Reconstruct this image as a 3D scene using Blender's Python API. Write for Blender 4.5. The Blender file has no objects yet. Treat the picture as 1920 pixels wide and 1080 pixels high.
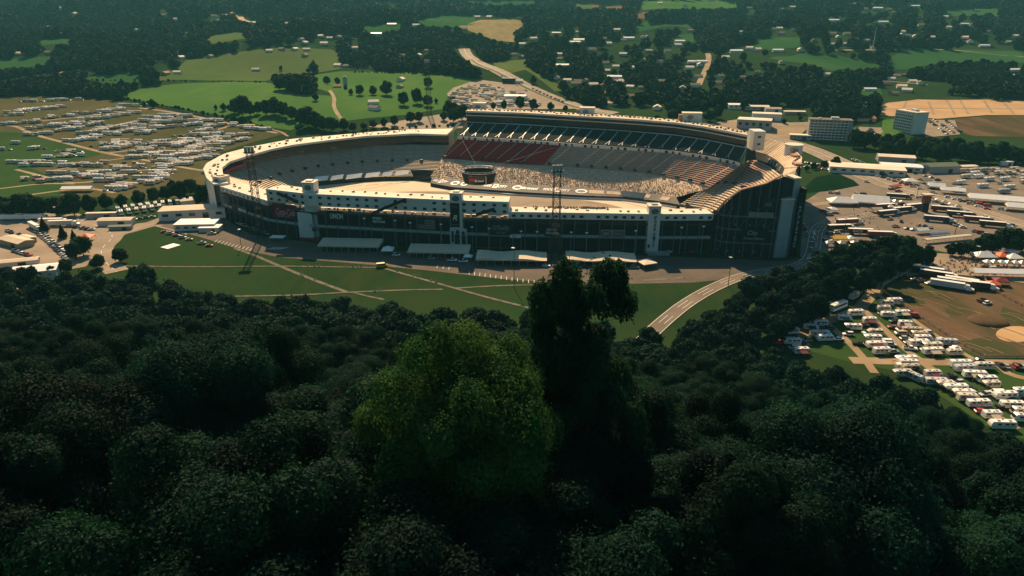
import bpy, bmesh, math, random
import numpy as np
from mathutils import Matrix, Vector
random.seed(7)
RNG = np.random.RandomState(11)
SC = bpy.context.scene
COL = SC.collection
R = math.radians

# ------------------------------------------------------------------ camera
F_PX, CAM_H, Y_HOR = 1281.0, 133.0, 30.0
PITCH = math.atan((540 - Y_HOR) / F_PX)
SP, CP = math.sin(PITCH), math.cos(PITCH)
cam_d = bpy.data.cameras.new('camera')
cam_d.sensor_width = 36.0
cam_d.lens = F_PX / 1920 * 36
cam_d.clip_start = 0.5
cam_d.clip_end = 20000
cam = bpy.data.objects.new('camera', cam_d)
cam.location = (0, 0, CAM_H)
cam.rotation_euler = (math.pi / 2 - PITCH, 0, 0)
COL.objects.link(cam)
SC.camera = cam

def ray(px, py):
    u, v = (px - 960) / F_PX, (py - 540) / F_PX
    return u, CP - v * SP, -(SP + v * CP)

def P(px, py, z=0.0):
    dx, dy, dz = ray(px, py)
    t = (z - CAM_H) / dz
    return Vector((dx * t, dy * t, z))

def PY(px, py, Y):
    dx, dy, dz = ray(px, py)
    t = Y / dy
    return Vector((dx * t, Y, CAM_H + dz * t))

def proj(x, y, z):
    w = y * CP - (z - CAM_H) * SP
    if w < 1: return -9999, -9999, w
    v = -(y * SP + (z - CAM_H) * CP)
    return 960 + F_PX * x / w, 540 + F_PX * v / w, w

# ------------------------------------------------------------------ terrain
def sstep(a, b, t):
    t = np.clip((t - a) / (b - a), 0, 1)
    return t * t * (3 - 2 * t)

HX = [-900, -250, -60, 0, 40, 120, 200, 250, 292, 6000]
HZ = [20, 66, 82, 82, 75, 47, 23, 7, 0, 0]
def Hn(x, y):
    x = np.asarray(x, float); y = np.asarray(y, float)
    t1 = np.clip(y - 620, 0, None)
    z = 0.062 * t1 * sstep(0, 300, t1)
    t2 = np.clip(y - 1150, 0, None)
    z = z + 0.030 * t2 * sstep(0, 600, t2)
    t3 = np.clip(y - 4200, 0, None)
    z = z - 0.16 * t3 * sstep(0, 900, t3)
    amp = sstep(760, 1300, y)
    z = z + amp * (9 * np.sin(x / 95. + 1.3 + y / 310.) * np.sin(y / 120. + .4) + 7 * np.sin(x / 210. - y / 170. + 2.) + 5 * np.sin(x / 61. + y / 140.) * np.sin(y / 77.))
    amp2 = sstep(1900, 2800, y)
    z = z + amp2 * (26 * np.sin(x / 410. + y / 520. + .5) + 16 * np.sin(x / 250. - y / 300.))
    r = y + np.clip(x - 15, 0, None) * 0.75 + np.clip(-x - 250, 0, None) * .1
    z = z + np.interp(r, HX, HZ)
    # the bowl is dug in: the ground drops under the benches
    bx, by = x + 5, y - 535
    bx, by = bx * .957 - by * .29, bx * .29 + by * .957
    z = z - 9 * sstep(1.0, .72, np.sqrt((bx / 205) ** 2 + (by / 125) ** 2))
    return z
def H(x, y): return float(Hn(x, y))

def G(px, py):
    """first meeting of the view ray with the terrain"""
    dx, dy, dz = ray(px, py)
    ys = np.concatenate([np.arange(150, 1200, 8.), np.arange(1200, 7000, 20.)])
    t = ys / dy
    d = CAM_H + dz * t - Hn(dx * t, ys)
    k = np.nonzero(d < 0)[0]
    if len(k) == 0: return Vector((dx * t[-1], ys[-1], H(dx * t[-1], ys[-1])))
    k = k[0]
    if k == 0: return Vector((dx * t[0], ys[0], H(dx * t[0], ys[0])))
    a = d[k - 1] / (d[k - 1] - d[k])
    Y = ys[k - 1] + a * (ys[k] - ys[k - 1])
    X = dx * Y / dy
    return Vector((X, Y, H(X, Y)))

def in_poly(x, y, poly):
    c = False
    n = len(poly)
    j = n - 1
    for i in range(n):
        xi, yi = poly[i][0], poly[i][1]; xj, yj = poly[j][0], poly[j][1]
        if (yi > y) != (yj > y) and x < (xj - xi) * (y - yi) / (yj - yi) + xi: c = not c
        j = i
    return c

# ------------------------------------------------------------------ materials
def rgb(c): return (c[0], c[1], c[2], 1)
MATS = {}
def mat(name, c, rough=.7, var=.18, scale=.25, c2=None, spec=.3, metal=0, obj_var=0., detail=4, fac=None):
    """plain surface colour broken by two scales of noise; obj_var varies it from object to object"""
    if name in MATS: return MATS[name]
    m = bpy.data.materials.new(name); m.use_nodes = True
    nt = m.node_tree; b = nt.nodes['Principled BSDF']
    b.inputs['Roughness'].default_value = rough
    b.inputs['Specular IOR Level'].default_value = spec
    b.inputs['Metallic'].default_value = metal
    tc = nt.nodes.new('ShaderNodeTexCoord')
    n1 = nt.nodes.new('ShaderNodeTexNoise'); n1.inputs['Scale'].default_value = scale; n1.inputs['Detail'].default_value = detail
    n1.inputs['Roughness'].default_value = .65
    nt.links.new(tc.outputs['Object'], n1.inputs['Vector'])
    rp = nt.nodes.new('ShaderNodeMapRange')
    rp.inputs['From Min'].default_value = .32; rp.inputs['From Max'].default_value = .68
    nt.links.new(n1.outputs['Fac'], rp.inputs['Value'])
    mx = nt.nodes.new('ShaderNodeMix'); mx.data_type = 'RGBA'
    if c2 is None:
        a_, b_ = [x * (1 - var) for x in c], [min(1, x * (1 + var)) for x in c]
    else: a_, b_ = c, c2
    mx.inputs['A'].default_value = rgb(a_); mx.inputs['B'].default_value = rgb(b_)
    nt.links.new(rp.outputs['Result'], mx.inputs['Factor'])
    out = mx.outputs['Result']
    if obj_var:
        oi = nt.nodes.new('ShaderNodeObjectInfo')
        mr = nt.nodes.new('ShaderNodeMapRange'); mr.inputs['To Min'].default_value = 1 - obj_var; mr.inputs['To Max'].default_value = 1 + obj_var
        nt.links.new(oi.outputs['Random'], mr.inputs['Value'])
        hs = nt.nodes.new('ShaderNodeHueSaturation')
        nt.links.new(mr.outputs['Result'], hs.inputs['Value']); nt.links.new(out, hs.inputs['Color'])
        out = hs.outputs['Color']
    nt.links.new(out, b.inputs['Base Color'])
    MATS[name] = m
    return m

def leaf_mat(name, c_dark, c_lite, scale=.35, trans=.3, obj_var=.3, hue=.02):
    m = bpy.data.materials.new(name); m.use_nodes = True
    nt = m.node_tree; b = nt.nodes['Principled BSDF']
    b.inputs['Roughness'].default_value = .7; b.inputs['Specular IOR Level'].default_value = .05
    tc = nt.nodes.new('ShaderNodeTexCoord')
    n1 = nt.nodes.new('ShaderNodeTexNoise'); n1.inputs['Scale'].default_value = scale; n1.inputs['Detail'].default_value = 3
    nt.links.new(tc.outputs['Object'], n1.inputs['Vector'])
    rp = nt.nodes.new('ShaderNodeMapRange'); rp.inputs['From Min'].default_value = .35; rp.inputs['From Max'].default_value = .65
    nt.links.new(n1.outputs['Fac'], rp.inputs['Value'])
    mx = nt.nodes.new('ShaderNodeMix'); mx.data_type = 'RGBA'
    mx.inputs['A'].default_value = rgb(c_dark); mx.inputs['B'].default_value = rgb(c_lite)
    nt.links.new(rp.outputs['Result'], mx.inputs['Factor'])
    oi = nt.nodes.new('ShaderNodeObjectInfo')
    mr = nt.nodes.new('ShaderNodeMapRange'); mr.inputs['To Min'].default_value = 1 - obj_var; mr.inputs['To Max'].default_value = 1 + obj_var
    nt.links.new(oi.outputs['Random'], mr.inputs['Value'])
    wn = nt.nodes.new('ShaderNodeTexWhiteNoise'); wn.noise_dimensions = '1D'
    nt.links.new(oi.outputs['Random'], wn.inputs['W'])
    mh = nt.nodes.new('ShaderNodeMapRange'); mh.inputs['To Min'].default_value = .5 - hue; mh.inputs['To Max'].default_value = .5 + hue
    nt.links.new(wn.outputs['Value'], mh.inputs['Value'])
    hs = nt.nodes.new('ShaderNodeHueSaturation')
    nt.links.new(mr.outputs['Result'], hs.inputs['Value']); nt.links.new(mh.outputs['Result'], hs.inputs['Hue']); nt.links.new(mx.outputs['Result'], hs.inputs['Color'])
    nt.links.new(hs.outputs['Color'], b.inputs['Base Color'])
    tr = nt.nodes.new('ShaderNodeBsdfTranslucent')
    hy = nt.nodes.new('ShaderNodeHueSaturation'); hy.inputs['Hue'].default_value = .475; hy.inputs['Value'].default_value = 1.5; hy.inputs['Saturation'].default_value = 1.1
    nt.links.new(hs.outputs['Color'], hy.inputs['Color']); nt.links.new(hy.outputs['Color'], tr.inputs['Color'])
    ms = nt.nodes.new('ShaderNodeMixShader'); ms.inputs['Fac'].default_value = trans
    nt.links.new(b.outputs['BSDF'], ms.inputs[1]); nt.links.new(tr.outputs['BSDF'], ms.inputs[2])
    nt.links.new(ms.outputs['Shader'], nt.nodes['Material Output'].inputs['Surface'])
    MATS[name] = m
    return m

# ------------------------------------------------------------------ mesh builder
class MB:
    def __init__(s): s.v = []; s.f = []; s.m = []
    def add(s, vs, fs, mi=0):
        o = len(s.v)
        s.v.extend(tuple(v) for v in vs)
        s.f.extend(tuple(i + o for i in f) for f in fs)
        s.m.extend([mi] * len(fs))
        return s
    def quad(s, a, b, c, d, mi=0): return s.add([a, b, c, d], [(0, 1, 2, 3)], mi)
    def box(s, c, d, rz=0., mi=0, taper=1., ry=0.):
        x, y, z = d[0] / 2, d[1] / 2, d[2] / 2
        M = Matrix.Translation(Vector(c)) @ Matrix.Rotation(rz, 4, 'Z') @ Matrix.Rotation(ry, 4, 'Y')
        vs = [M @ Vector((sx * x * (taper if sz > 0 else 1), sy * y * (taper if sz > 0 else 1), sz * z)) for sz in (-1, 1) for sx, sy in ((-1, -1), (1, -1), (1, 1), (-1, 1))]
        return s.add(vs, [(3, 2, 1, 0), (4, 5, 6, 7), (0, 1, 5, 4), (1, 2, 6, 5), (2, 3, 7, 6), (3, 0, 4, 7)], mi)
    def prism(s, poly, z0, z1, mi=0, mtop=None):
        n = len(poly)
        vs = [(p[0], p[1], z0) for p in poly] + [(p[0], p[1], z1) for p in poly]
        s.add(vs, [tuple(reversed(range(n)))] + [(i, (i + 1) % n, (i + 1) % n + n, i + n) for i in range(n)], mi)
        s.add([(p[0], p[1], z1) for p in poly], [tuple(range(n))], mi if mtop is None else mtop)
        return s
    def profile(s, pts, w, mi=0, axis='Y'):
        """extrude an x-z outline across y"""
        n = len(pts)
        vs = [(p[0], -w / 2, p[1]) for p in pts] + [(p[0], w / 2, p[1]) for p in pts]
        return s.add(vs, [tuple(range(n)), tuple(reversed(range(n, 2 * n)))] + [(i + n, (i + 1) % n + n, (i + 1) % n, i) for i in range(n)], mi)
    def tube(s, a, b, r, r2=None, n=6, mi=0):
        a, b = Vector(a), Vector(b); r2 = r if r2 is None else r2
        d = (b - a).normalized()
        u = d.orthogonal().normalized(); w = d.cross(u)
        vs = []
        for p, q in ((a, r), (b, r2)):
            for k in range(n):
                t = 2 * math.pi * k / n
                vs.append(p + (u * math.cos(t) + w * math.sin(t)) * q)
        return s.add(vs, [(k, (k + 1) % n, (k + 1) % n + n, k + n) for k in range(n)] + [tuple(reversed(range(n))), tuple(range(n, 2 * n))], mi)
    def wheel(s, x, y, r, w, mi=0, n=10):
        return s.tube((x, y - w / 2, r), (x, y + w / 2, r), r, n=n, mi=mi)
    def gable(s, c, d, rz=0., hw=3., hr=2., over=.5, mw=0, mr=1):
        """walls with a ridge along x"""
        L, W = d[0] / 2, d[1] / 2
        M = Matrix.Translation(Vector(c)) @ Matrix.Rotation(rz, 4, 'Z')
        vs = [M @ Vector(p) for p in [(-L, -W, 0), (L, -W, 0), (L, W, 0), (-L, W, 0), (-L, -W, hw), (L, -W, hw), (L, W, hw), (-L, W, hw), (-L, 0, hw + hr), (L, 0, hw + hr)]]
        s.add(vs, [(0, 1, 5, 4), (1, 2, 6, 9, 5), (2, 3, 7, 6), (3, 0, 4, 8, 7)], mw)
        o = over; k = hr / W * o
        rv = [M @ Vector(p) for p in [(-L - o, -W - o, hw - k + .12), (L + o, -W - o, hw - k + .12), (L + o, 0, hw + hr + .12), (-L - o, 0, hw + hr + .12), (-L - o, W + o, hw - k + .12), (L + o, W + o, hw - k + .12),
              (-L - o, -W - o, hw - k + .02), (L + o, -W - o, hw - k + .02), (-L - o, W + o, hw - k + .02), (L + o, W + o, hw - k + .02)]]
        return s.add(rv, [(0, 1, 2, 3), (3, 2, 5, 4), (6, 7, 1, 0), (9, 8, 4, 5)], mr)
    def mesh(s, name, mats):
        me = bpy.data.meshes.new(name)
        me.from_pydata(s.v, [], s.f)
        for m in mats: me.materials.append(m)
        me.polygons.foreach_set('material_index', s.m)
        me.update()
        return me
    def build(s, name, mats, parent=None, loc=None, rz=0., smooth=False):
        if not isinstance(mats, (list, tuple)): mats = [mats]
        me = s.mesh(name, mats)
        if smooth: me.polygons.foreach_set('use_smooth', [True] * len(me.polygons))
        return put(name, me, parent, loc, rz)

def put(name, me, parent=None, loc=None, rz=0., sc=None):
    o = bpy.data.objects.new(name, me)
    COL.objects.link(o)
    if loc is not None: o.location = loc
    o.rotation_euler = (0, 0, rz)
    if sc is not None: o.scale = sc if hasattr(sc, '__len__') else (sc, sc, sc)
    if parent is not None: o.parent = parent
    return o

USED = {}
def tag(o, label=None, cat=None, group=None, kind=None):
    if label: o['label'] = label
    if cat: o['category'] = cat
    if group: o['group'] = group
    if kind: o['kind'] = kind
    return o
def empty(name, loc=(0, 0, 0), rz=0., label=None, cat=None, group=None):
    o = bpy.data.objects.new(name, None); COL.objects.link(o)
    o.location = loc; o.rotation_euler = (0, 0, rz); o.empty_display_size = 1
    return tag(o, label, cat, group)
def copy_tree(o, parent=None):
    c = o.copy(); COL.objects.link(c)
    if parent is not None: c.parent = parent
    for ch in o.children: copy_tree(ch, c)
    return c

UNITS = 'zeroth first second third fourth fifth sixth seventh eighth ninth tenth eleventh twelfth thirteenth fourteenth fifteenth sixteenth seventeenth eighteenth nineteenth'.split()
TENS = {20: 'twenty', 30: 'thirty', 40: 'forty', 50: 'fifty', 60: 'sixty', 70: 'seventy', 80: 'eighty', 90: 'ninety'}
def nth(n):
    if n < 20: return UNITS[n]
    if n >= 100: return 'hundredth' if n == 100 else 'hundred-and-' + nth(n - 100)
    t = n // 10 * 10
    if n == t: return TENS[t][:-1] + 'ieth'
    return TENS[t] + '-' + UNITS[n - t]

# ------------------------------------------------------------------ lettering
TXT = {}
def text_mesh(s, shear=0., bold=0., ext=.02):
    k = (s, shear, bold)
    if k in TXT: return TXT[k]
    cu = bpy.data.curves.new('lettering', 'FONT')
    cu.body = s; cu.size = 1; cu.align_x = 'CENTER'; cu.align_y = 'CENTER'; cu.extrude = ext; cu.shear = shear; cu.offset = bold; cu.resolution_u = 3
    ob = bpy.data.objects.new('lettering', cu); COL.objects.link(ob)
    bpy.context.view_layer.update()
    dg = bpy.context.evaluated_depsgraph_get()
    me = bpy.data.meshes.new_from_object(ob.evaluated_get(dg))
    bpy.data.objects.remove(ob); bpy.data.curves.remove(cu)
    me.name = 'lettering'
    TXT[k] = me
    return me
def lettering(s, org, xd, yd, width, m, parent=None, height=None, shear=0., bold=.01, name='lettering'):
    me = text_mesh(s, shear, bold).copy()
    me.materials.clear(); me.materials.append(m)
    xs = [v.co.x for v in me.vertices]; ys = [v.co.y for v in me.vertices]
    w, h = max(xs) - min(xs), max(ys) - min(ys)
    cx, cy = (max(xs) + min(xs)) / 2, (max(ys) + min(ys)) / 2
    sx = width / w; sy = sx if height is None else height / h
    X, Y = Vector(xd).normalized(), Vector(yd).normalized(); Z = X.cross(Y).normalized(); Y = Z.cross(X)
    org = Vector(org)
    for v in me.vertices:
        v.co = org + X * (v.co.x - cx) * sx + Y * (v.co.y - cy) * sy + Z * v.co.z * 3
    return put(name, me, parent)
def disc(s, org, xd, yd, rx, ry, d=.1, n=28, mi=0):
    X, Y = Vector(xd).normalized(), Vector(yd).normalized(); Z = X.cross(Y).normalized(); Y = Z.cross(X)
    org = Vector(org)
    a = [org + X * rx * math.cos(2 * math.pi * k / n) + Y * ry * math.sin(2 * math.pi * k / n) for k in range(n)]
    b = [p + Z * d for p in a]
    return s.add(a + b, [tuple(range(n, 2 * n))] + [(k, (k + 1) % n, (k + 1) % n + n, k + n) for k in range(n)], mi)
def panel(s, org, xd, yd, w, h, d=.15, mi=0):
    X, Y = Vector(xd).normalized(), Vector(yd).normalized(); Z = X.cross(Y).normalized(); Y = Z.cross(X)
    o = Vector(org)
    a = [o - X * w / 2 - Y * h / 2, o + X * w / 2 - Y * h / 2, o + X * w / 2 + Y * h / 2, o - X * w / 2 + Y * h / 2]
    b = [p + Z * d for p in a]
    return s.add(a + b, [(3, 2, 1, 0), (4, 5, 6, 7), (0, 1, 5, 4), (1, 2, 6, 5), (2, 3, 7, 6), (3, 0, 4, 7)], mi)

# ------------------------------------------------------------------ palette
M = dict(
    concrete=mat('concrete', (.46, .42, .36), .85, .12, .15),
    roof=mat('pale_roof_membrane', (.70, .585, .45), .8, .12, .08),
    roof2=mat('tan_roof_membrane', (.60, .475, .34), .85, .12, .1),
    wall=mat('painted_wall', (.60, .57, .52), .75, .07, .12),
    white=mat('white_paint', (.80, .78, .74), .5, .06, .3, obj_var=.06),
    asphalt=mat('asphalt', (.125, .098, .076), .9, .25, .05, c2=(.20, .155, .115)),
    worn=mat('sunbleached_asphalt', (.20, .150, .105), .9, .2, .04, c2=(.31, .235, .165)),
    dirt=mat('dirt', (.21, .145, .085), .95, .2, .05, c2=(.33, .235, .14)),
    ochre=mat('ochre_dirt', (.36, .21, .095), .95, .2, .02, c2=(.48, .30, .15)),
    sand=mat('concrete_track', (.56, .44, .30), .85, .1, .03, c2=(.64, .51, .36)),
    dark=mat('dark_steel', (.022, .026, .028), .6, .2, .3),
    black=mat('black_fabric', (.012, .013, .014), .7, .1, .5),
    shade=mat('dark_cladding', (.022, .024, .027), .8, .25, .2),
    glass=mat('dark_glass', (.012, .02, .024), .15, .2, .1, spec=.5),
    steel=mat('galvanised_steel', (.33, .33, .32), .5, .15, .3, metal=.2),
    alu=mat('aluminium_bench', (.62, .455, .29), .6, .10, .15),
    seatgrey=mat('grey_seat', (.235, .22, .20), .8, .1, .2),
    red=mat('red_seat', (.20, .020, .026), .7, .2, .3),
    redseat=mat('faded_red_bench', (.42, .215, .145), .8, .2, .2),
    navy=mat('dark_green_seat', (.014, .034, .034), .75, .15, .2),
    signred=mat('sign_red', (.52, .05, .06), .6, .05, .3),
    orange=mat('orange_fabric', (.72, .13, .06), .6, .08, .3),
    tyre=mat('tyre_rubber', (.02, .02, .02), .9, .1, 1.),
    carglass=mat('window_glass', (.02, .025, .03), .15, .1, .5, spec=.5),
    paintline=mat('road_paint', (.72, .68, .60), .8, .15, .6),
    poster=mat('poster_grey', (.42, .43, .41), .7, .3, .16),
    banner=mat('grey_banner', (.15, .135, .12), .8, .15, .1),
)
# ------------------------------------------------------------------ ground sheet
def axis_steps(stops):
    out = [stops[0][0]]
    for (a, s0), (b, s1) in zip(stops, stops[1:]):
        while out[-1] < b - 1e-6:
            t = (out[-1] - a) / (b - a)
            out.append(min(b, out[-1] + s0 + (s1 - s0) * t))
    return np.array(out)
gy = axis_steps([(-900, 60), (-100, 12), (400, 12), (900, 12), (2500, 28), (4500, 60), (9000, 250)])
gx = np.concatenate([-axis_steps([(0, 12), (500, 14), (1800, 40), (6500, 200)])[::-1], axis_steps([(0, 12), (500, 14), (1800, 40), (6500, 200)])[1:]])
XX, YY = np.meshgrid(gx, gy)
ZZ = Hn(XX, YY)
nxg, nyg = len(gx), len(gy)
me = bpy.data.meshes.new('ground')
me.vertices.add(nxg * nyg)
me.vertices.foreach_set('co', np.stack([XX, YY, ZZ], -1).ravel())
ii, jj = np.meshgrid(np.arange(nxg - 1), np.arange(nyg - 1))
q = (jj * nxg + ii).ravel()
quads = np.stack([q, q + 1, q + 1 + nxg, q + nxg], 1)
me.loops.add(quads.size); me.loops.foreach_set('vertex_index', quads.ravel())
me.polygons.add(len(quads)); me.polygons.foreach_set('loop_start', np.arange(len(quads)) * 4); me.polygons.foreach_set('loop_total', np.full(len(quads), 4))
me.polygons.foreach_set('use_smooth', np.ones(len(quads), bool))
me.update(); me.validate()

def grass_mat(name, c1, c2, c3, s1=.006, s2=.08, bump=0):
    m = bpy.data.materials.new(name); m.use_nodes = True
    nt = m.node_tree; b = nt.nodes['Principled BSDF']
    b.inputs['Roughness'].default_value = 1; b.inputs['Specular IOR Level'].default_value = 0
    tc = nt.nodes.new('ShaderNodeTexCoord')
    def noise(s, d=5, st=None):
        n = nt.nodes.new('ShaderNodeTexNoise'); n.inputs['Scale'].default_value = s; n.inputs['Detail'].default_value = d; n.inputs['Roughness'].default_value = .6
        src = tc.outputs['Object']
        if st:
            mp = nt.nodes.new('ShaderNodeMapping'); mp.inputs['Scale'].default_value = st; mp.inputs['Rotation'].default_value = (0, 0, .25)
            nt.links.new(src, mp.inputs['Vector']); src = mp.outputs['Vector']
        nt.links.new(src, n.inputs['Vector'])
        r = nt.nodes.new('ShaderNodeMapRange'); r.inputs['From Min'].default_value = .35; r.inputs['From Max'].default_value = .65
        nt.links.new(n.outputs['Fac'], r.inputs['Value'])
        return r.outputs['Result']
    def mix(f, a, bb):
        x = nt.nodes.new('ShaderNodeMix'); x.data_type = 'RGBA'
        nt.links.new(f, x.inputs['Factor'])
        for s, v in (('A', a), ('B', bb)):
            if isinstance(v, tuple): x.inputs[s].default_value = rgb(v)
            else: nt.links.new(v, x.inputs[s])
        return x.outputs['Result']
    k = mix(noise(s1, 6), c1, c2)
    k = mix(noise(s2, 5, (1, .3, 1)), k, c3)
    nt.links.new(k, b.inputs['Base Color'])
    MATS[name] = m
    return m
M['ground'] = grass_mat('rough_grass', (.011, .034, .014), (.026, .060, .020), (.030, .048, .018))
M['pasture'] = grass_mat('pasture_grass', (.048, .124, .030), (.094, .165, .042), (.064, .136, .033), .006, .03)
M['pasture2'] = grass_mat('dry_pasture', (.062, .105, .032), (.105, .13, .042), (.08, .115, .036), .008, .04)
M['darkfield'] = grass_mat('dark_pasture', (.026, .080, .028), (.045, .105, .035), (.034, .09, .030), .006, .03)
M['hay'] = grass_mat('mown_hay_field', (.24, .19, .095), (.30, .23, .12), (.20, .17, .085), .01, .05)
M['lawn'] = grass_mat('lawn_grass', (.0025, .018, .010), (.007, .030, .013), (.009, .025, .011), .015, .12)
M['camp'] = grass_mat('trampled_grass', (.056, .070, .028), (.125, .096, .052), (.085, .078, .036), .012, .09)
M['campgreen'] = grass_mat('camp_grass', (.026, .066, .018), (.048, .080, .026), (.036, .072, .022), .02, .15)
M['reddirt'] = grass_mat('bare_red_soil', (.17, .085, .055), (.23, .12, .08), (.12, .09, .05), .01, .05)
M['mx'] = grass_mat('churned_dirt', (.098, .062, .040), (.165, .102, .060), (.062, .058, .032), .018, .05)
ground = put('ground', me); me.materials.append(M['ground']); tag(ground, kind='structure')

def off(y, base): return base + .0007 * max(0, y - 560)

def drape(name, pts, m, base=.05, world=False, cut=None, kind='structure', label=None):
    """a sheet laid on the terrain inside the outline"""
    W = [Vector(p) if world else G(*p) for p in pts]
    bm = bmesh.new()
    vs = [bm.verts.new((p[0], p[1], 0)) for p in W]
    f = bm.faces.new(vs)
    f.normal_update()
    if f.normal.z < 0: bmesh.ops.reverse_faces(bm, faces=[f])
    bmesh.ops.triangulate(bm, faces=bm.faces[:])
    ymin, ymax = min(p[1] for p in W), max(p[1] for p in W)
    xmin, xmax = min(p[0] for p in W), max(p[0] for p in W)
    if ymax > 600 or (cut and cut > 0):
        s = cut or max(14, ymin * .018)
        y = max(ymin, 560) + s
        while y < ymax:
            bmesh.ops.bisect_plane(bm, geom=bm.verts[:] + bm.edges[:] + bm.faces[:], plane_co=(0, y, 0), plane_no=(0, 1, 0)); y += s
        x = xmin + s * 1.4
        while x < xmax:
            bmesh.ops.bisect_plane(bm, geom=bm.verts[:] + bm.edges[:] + bm.faces[:], plane_co=(x, 0, 0), plane_no=(1, 0, 0)); x += s * 1.4
    for v in bm.verts: v.co.z = H(v.co.x, v.co.y) + off(v.co.y, base)
    me = bpy.data.meshes.new(name); bm.to_mesh(me); bm.free()
    me.materials.append(m)
    o = put(name, me); tag(o, kind=kind)
    return o

def resample(pts, step):
    out = [Vector(pts[0])]
    for a, b in zip(pts, pts[1:]):
        a, b = Vector(a), Vector(b); L = (b - a).length; n = max(1, int(L / step))
        out += [a.lerp(b, k / n) for k in range(1, n + 1)]
    return out
def smooth_line(pts, it=2):
    pts = [Vector(p) for p in pts]
    for _ in range(it):
        q = [pts[0]]
        for a, b in zip(pts, pts[1:]): q += [a.lerp(b, .25), a.lerp(b, .75)]
        pts = q + [pts[-1]]
    return pts
RIB = [0]
def ribbon(name, pts, width, m, base=.12, world=False, shift=0., kind='structure', mb=None, dash=None):
    W = [Vector((p[0], p[1], 0)) if world else Vector((*G(*p)[:2], 0)) for p in pts]
    W = resample(smooth_line(W), 9)
    own = mb is None
    RIB[0] = (RIB[0] + 1) % 9; base += RIB[0] * .006
    mb = mb or MB()
    L, Rr = [], []
    for i, p in enumerate(W):
        d = (W[min(i + 1, len(W) - 1)] - W[max(i - 1, 0)]).normalized()
        n = Vector((-d.y, d.x, 0))
        for lst, k in ((L, shift + width / 2), (Rr, shift - width / 2)):
            x, y = p.x + n.x * k, p.y + n.y * k
            lst.append((x, y, H(x, y) + off(y, base)))
    for i in range(len(W) - 1):
        if dash and i % dash: continue
        mb.quad(Rr[i], Rr[i + 1], L[i + 1], L[i])
    if own:
        o = mb.build(name, m); tag(o, kind=kind); return o

OPEN = []          # outlines (photo pixels) kept clear of woodland
def field(name, pts, m, base=.05, pad=True):
    OPEN.append(pts)
    return drape(name, pts, m, base)

field('pasture', [(222, 183), (262, 165), (330, 158), (400, 155), (500, 155), (520, 160), (555, 176), (620, 180), (640, 200), (690, 222), (640, 228), (575, 232), (545, 245), (500, 238), (440, 222), (360, 208), (290, 196)], M['pasture'])
field('pasture', [(585, 141), (640, 134), (760, 136), (840, 141), (905, 150), (880, 168), (835, 190), (830, 205), (760, 216), (690, 222), (645, 222), (626, 200), (628, 178), (590, 165)], M['pasture'])
field('pasture', [(335, 128), (350, 113), (420, 101), (480, 94), (560, 90), (620, 93), (640, 101), (638, 130), (590, 138), (520, 140), (500, 152), (400, 152), (340, 150), (300, 152), (290, 140)], M['pasture2'])
field('pasture', [(150, 150), (180, 141), (260, 142), (280, 152), (200, 158)], M['darkfield'])
field('pasture', [(0, 114), (60, 106), (110, 108), (80, 124), (0, 130)], M['darkfield'])
field('hay_field', [(855, 52), (900, 38), (960, 36), (990, 44), (965, 60), (968, 80), (930, 77), (890, 62)], M['hay'])
field('pasture', [(1440, 110), (1500, 100), (1560, 103), (1640, 118), (1660, 127), (1600, 131), (1560, 135), (1520, 122), (1470, 116)], M['darkfield'])
field('pasture', [(1662, 112), (1690, 96), (1820, 93), (1920, 95), (1920, 119), (1840, 115), (1760, 120), (1700, 131), (1665, 132)], M['darkfield'])
field('pasture', [(1414, 73), (1500, 71), (1500, 90), (1440, 95), (1414, 90)], M['darkfield'])
field('pasture', [(1267, 66), (1300, 64), (1302, 80), (1268, 80)], M['darkfield'])
field('pasture', [(1197, 3), (1385, 2), (1385, 16), (1300, 18), (1205, 20)], M['pasture'])
field('pasture', [(1072, 8), (1110, 6), (1110, 17), (1075, 18)], M['pasture2'])
field('bare_field', [(1110, 7), (1170, 12), (1172, 20), (1110, 17)], M['reddirt'])
field('bare_field', [(1188, 24), (1216, 23), (1218, 36), (1190, 36)], M['reddirt'])
field('pasture', [(780, 40), (830, 28), (892, 32), (890, 47), (850, 52), (800, 50)], M['darkfield'])
field('pasture', [(670, 49), (752, 46), (752, 60), (690, 61)], M['darkfield'])
field('pasture', [(925, 118), (985, 112), (990, 130), (960, 138), (930, 130)], M['pasture2'])
field('pasture', [(1602, 162), (1650, 160), (1655, 178), (1605, 180)], M['darkfield'])
field('pasture', [(955, 118), (975, 116), (1060, 170), (1040, 172)], M['pasture2'])
field('pasture', [(380, 70), (450, 60), (470, 72), (400, 84)], M['pasture2'])
field('pasture', [(1180, 48), (1290, 44), (1300, 54), (1200, 60)], M['darkfield'])
field('pasture', [(860, 0), (1010, 0), (1010, 8), (900, 10)], M['darkfield'])
field('pasture', [(1760, 20), (1870, 16), (1880, 28), (1780, 32)], M['darkfield'])
field('pasture', [(70, 76), (140, 72), (140, 82), (80, 86)], M['darkfield'])
OPEN.append([(1660, 165), (1720, 150), (1800, 160), (1720, 185), (1650, 186)])   # village clearing
dirt_pl = [(1642, 202), (1665, 193), (1720, 187), (1860, 187), (2090, 193), (2090, 217), (1850, 216), (1760, 223), (1700, 219), (1645, 217)]
field('dirt_plateau', dirt_pl, M['ochre'])
field('dirt_slope', [(1760, 226), (1850, 218), (2090, 219), (2090, 262), (1820, 255), (1770, 240)], M['mx'])
mbt = MB()
for ln in ([(1655, 205), (1760, 203), (1920, 204)], [(1740, 190), (1750, 215)], [(1775, 188), (1790, 216)], [(1800, 188), (1815, 214)], [(1700, 190), (1690, 214)], [(1845, 189), (1860, 212)], [(1880, 190), (1900, 213)]):
    ribbon('track_mark', ln, 3.2, None, .2, mb=mbt)
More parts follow.
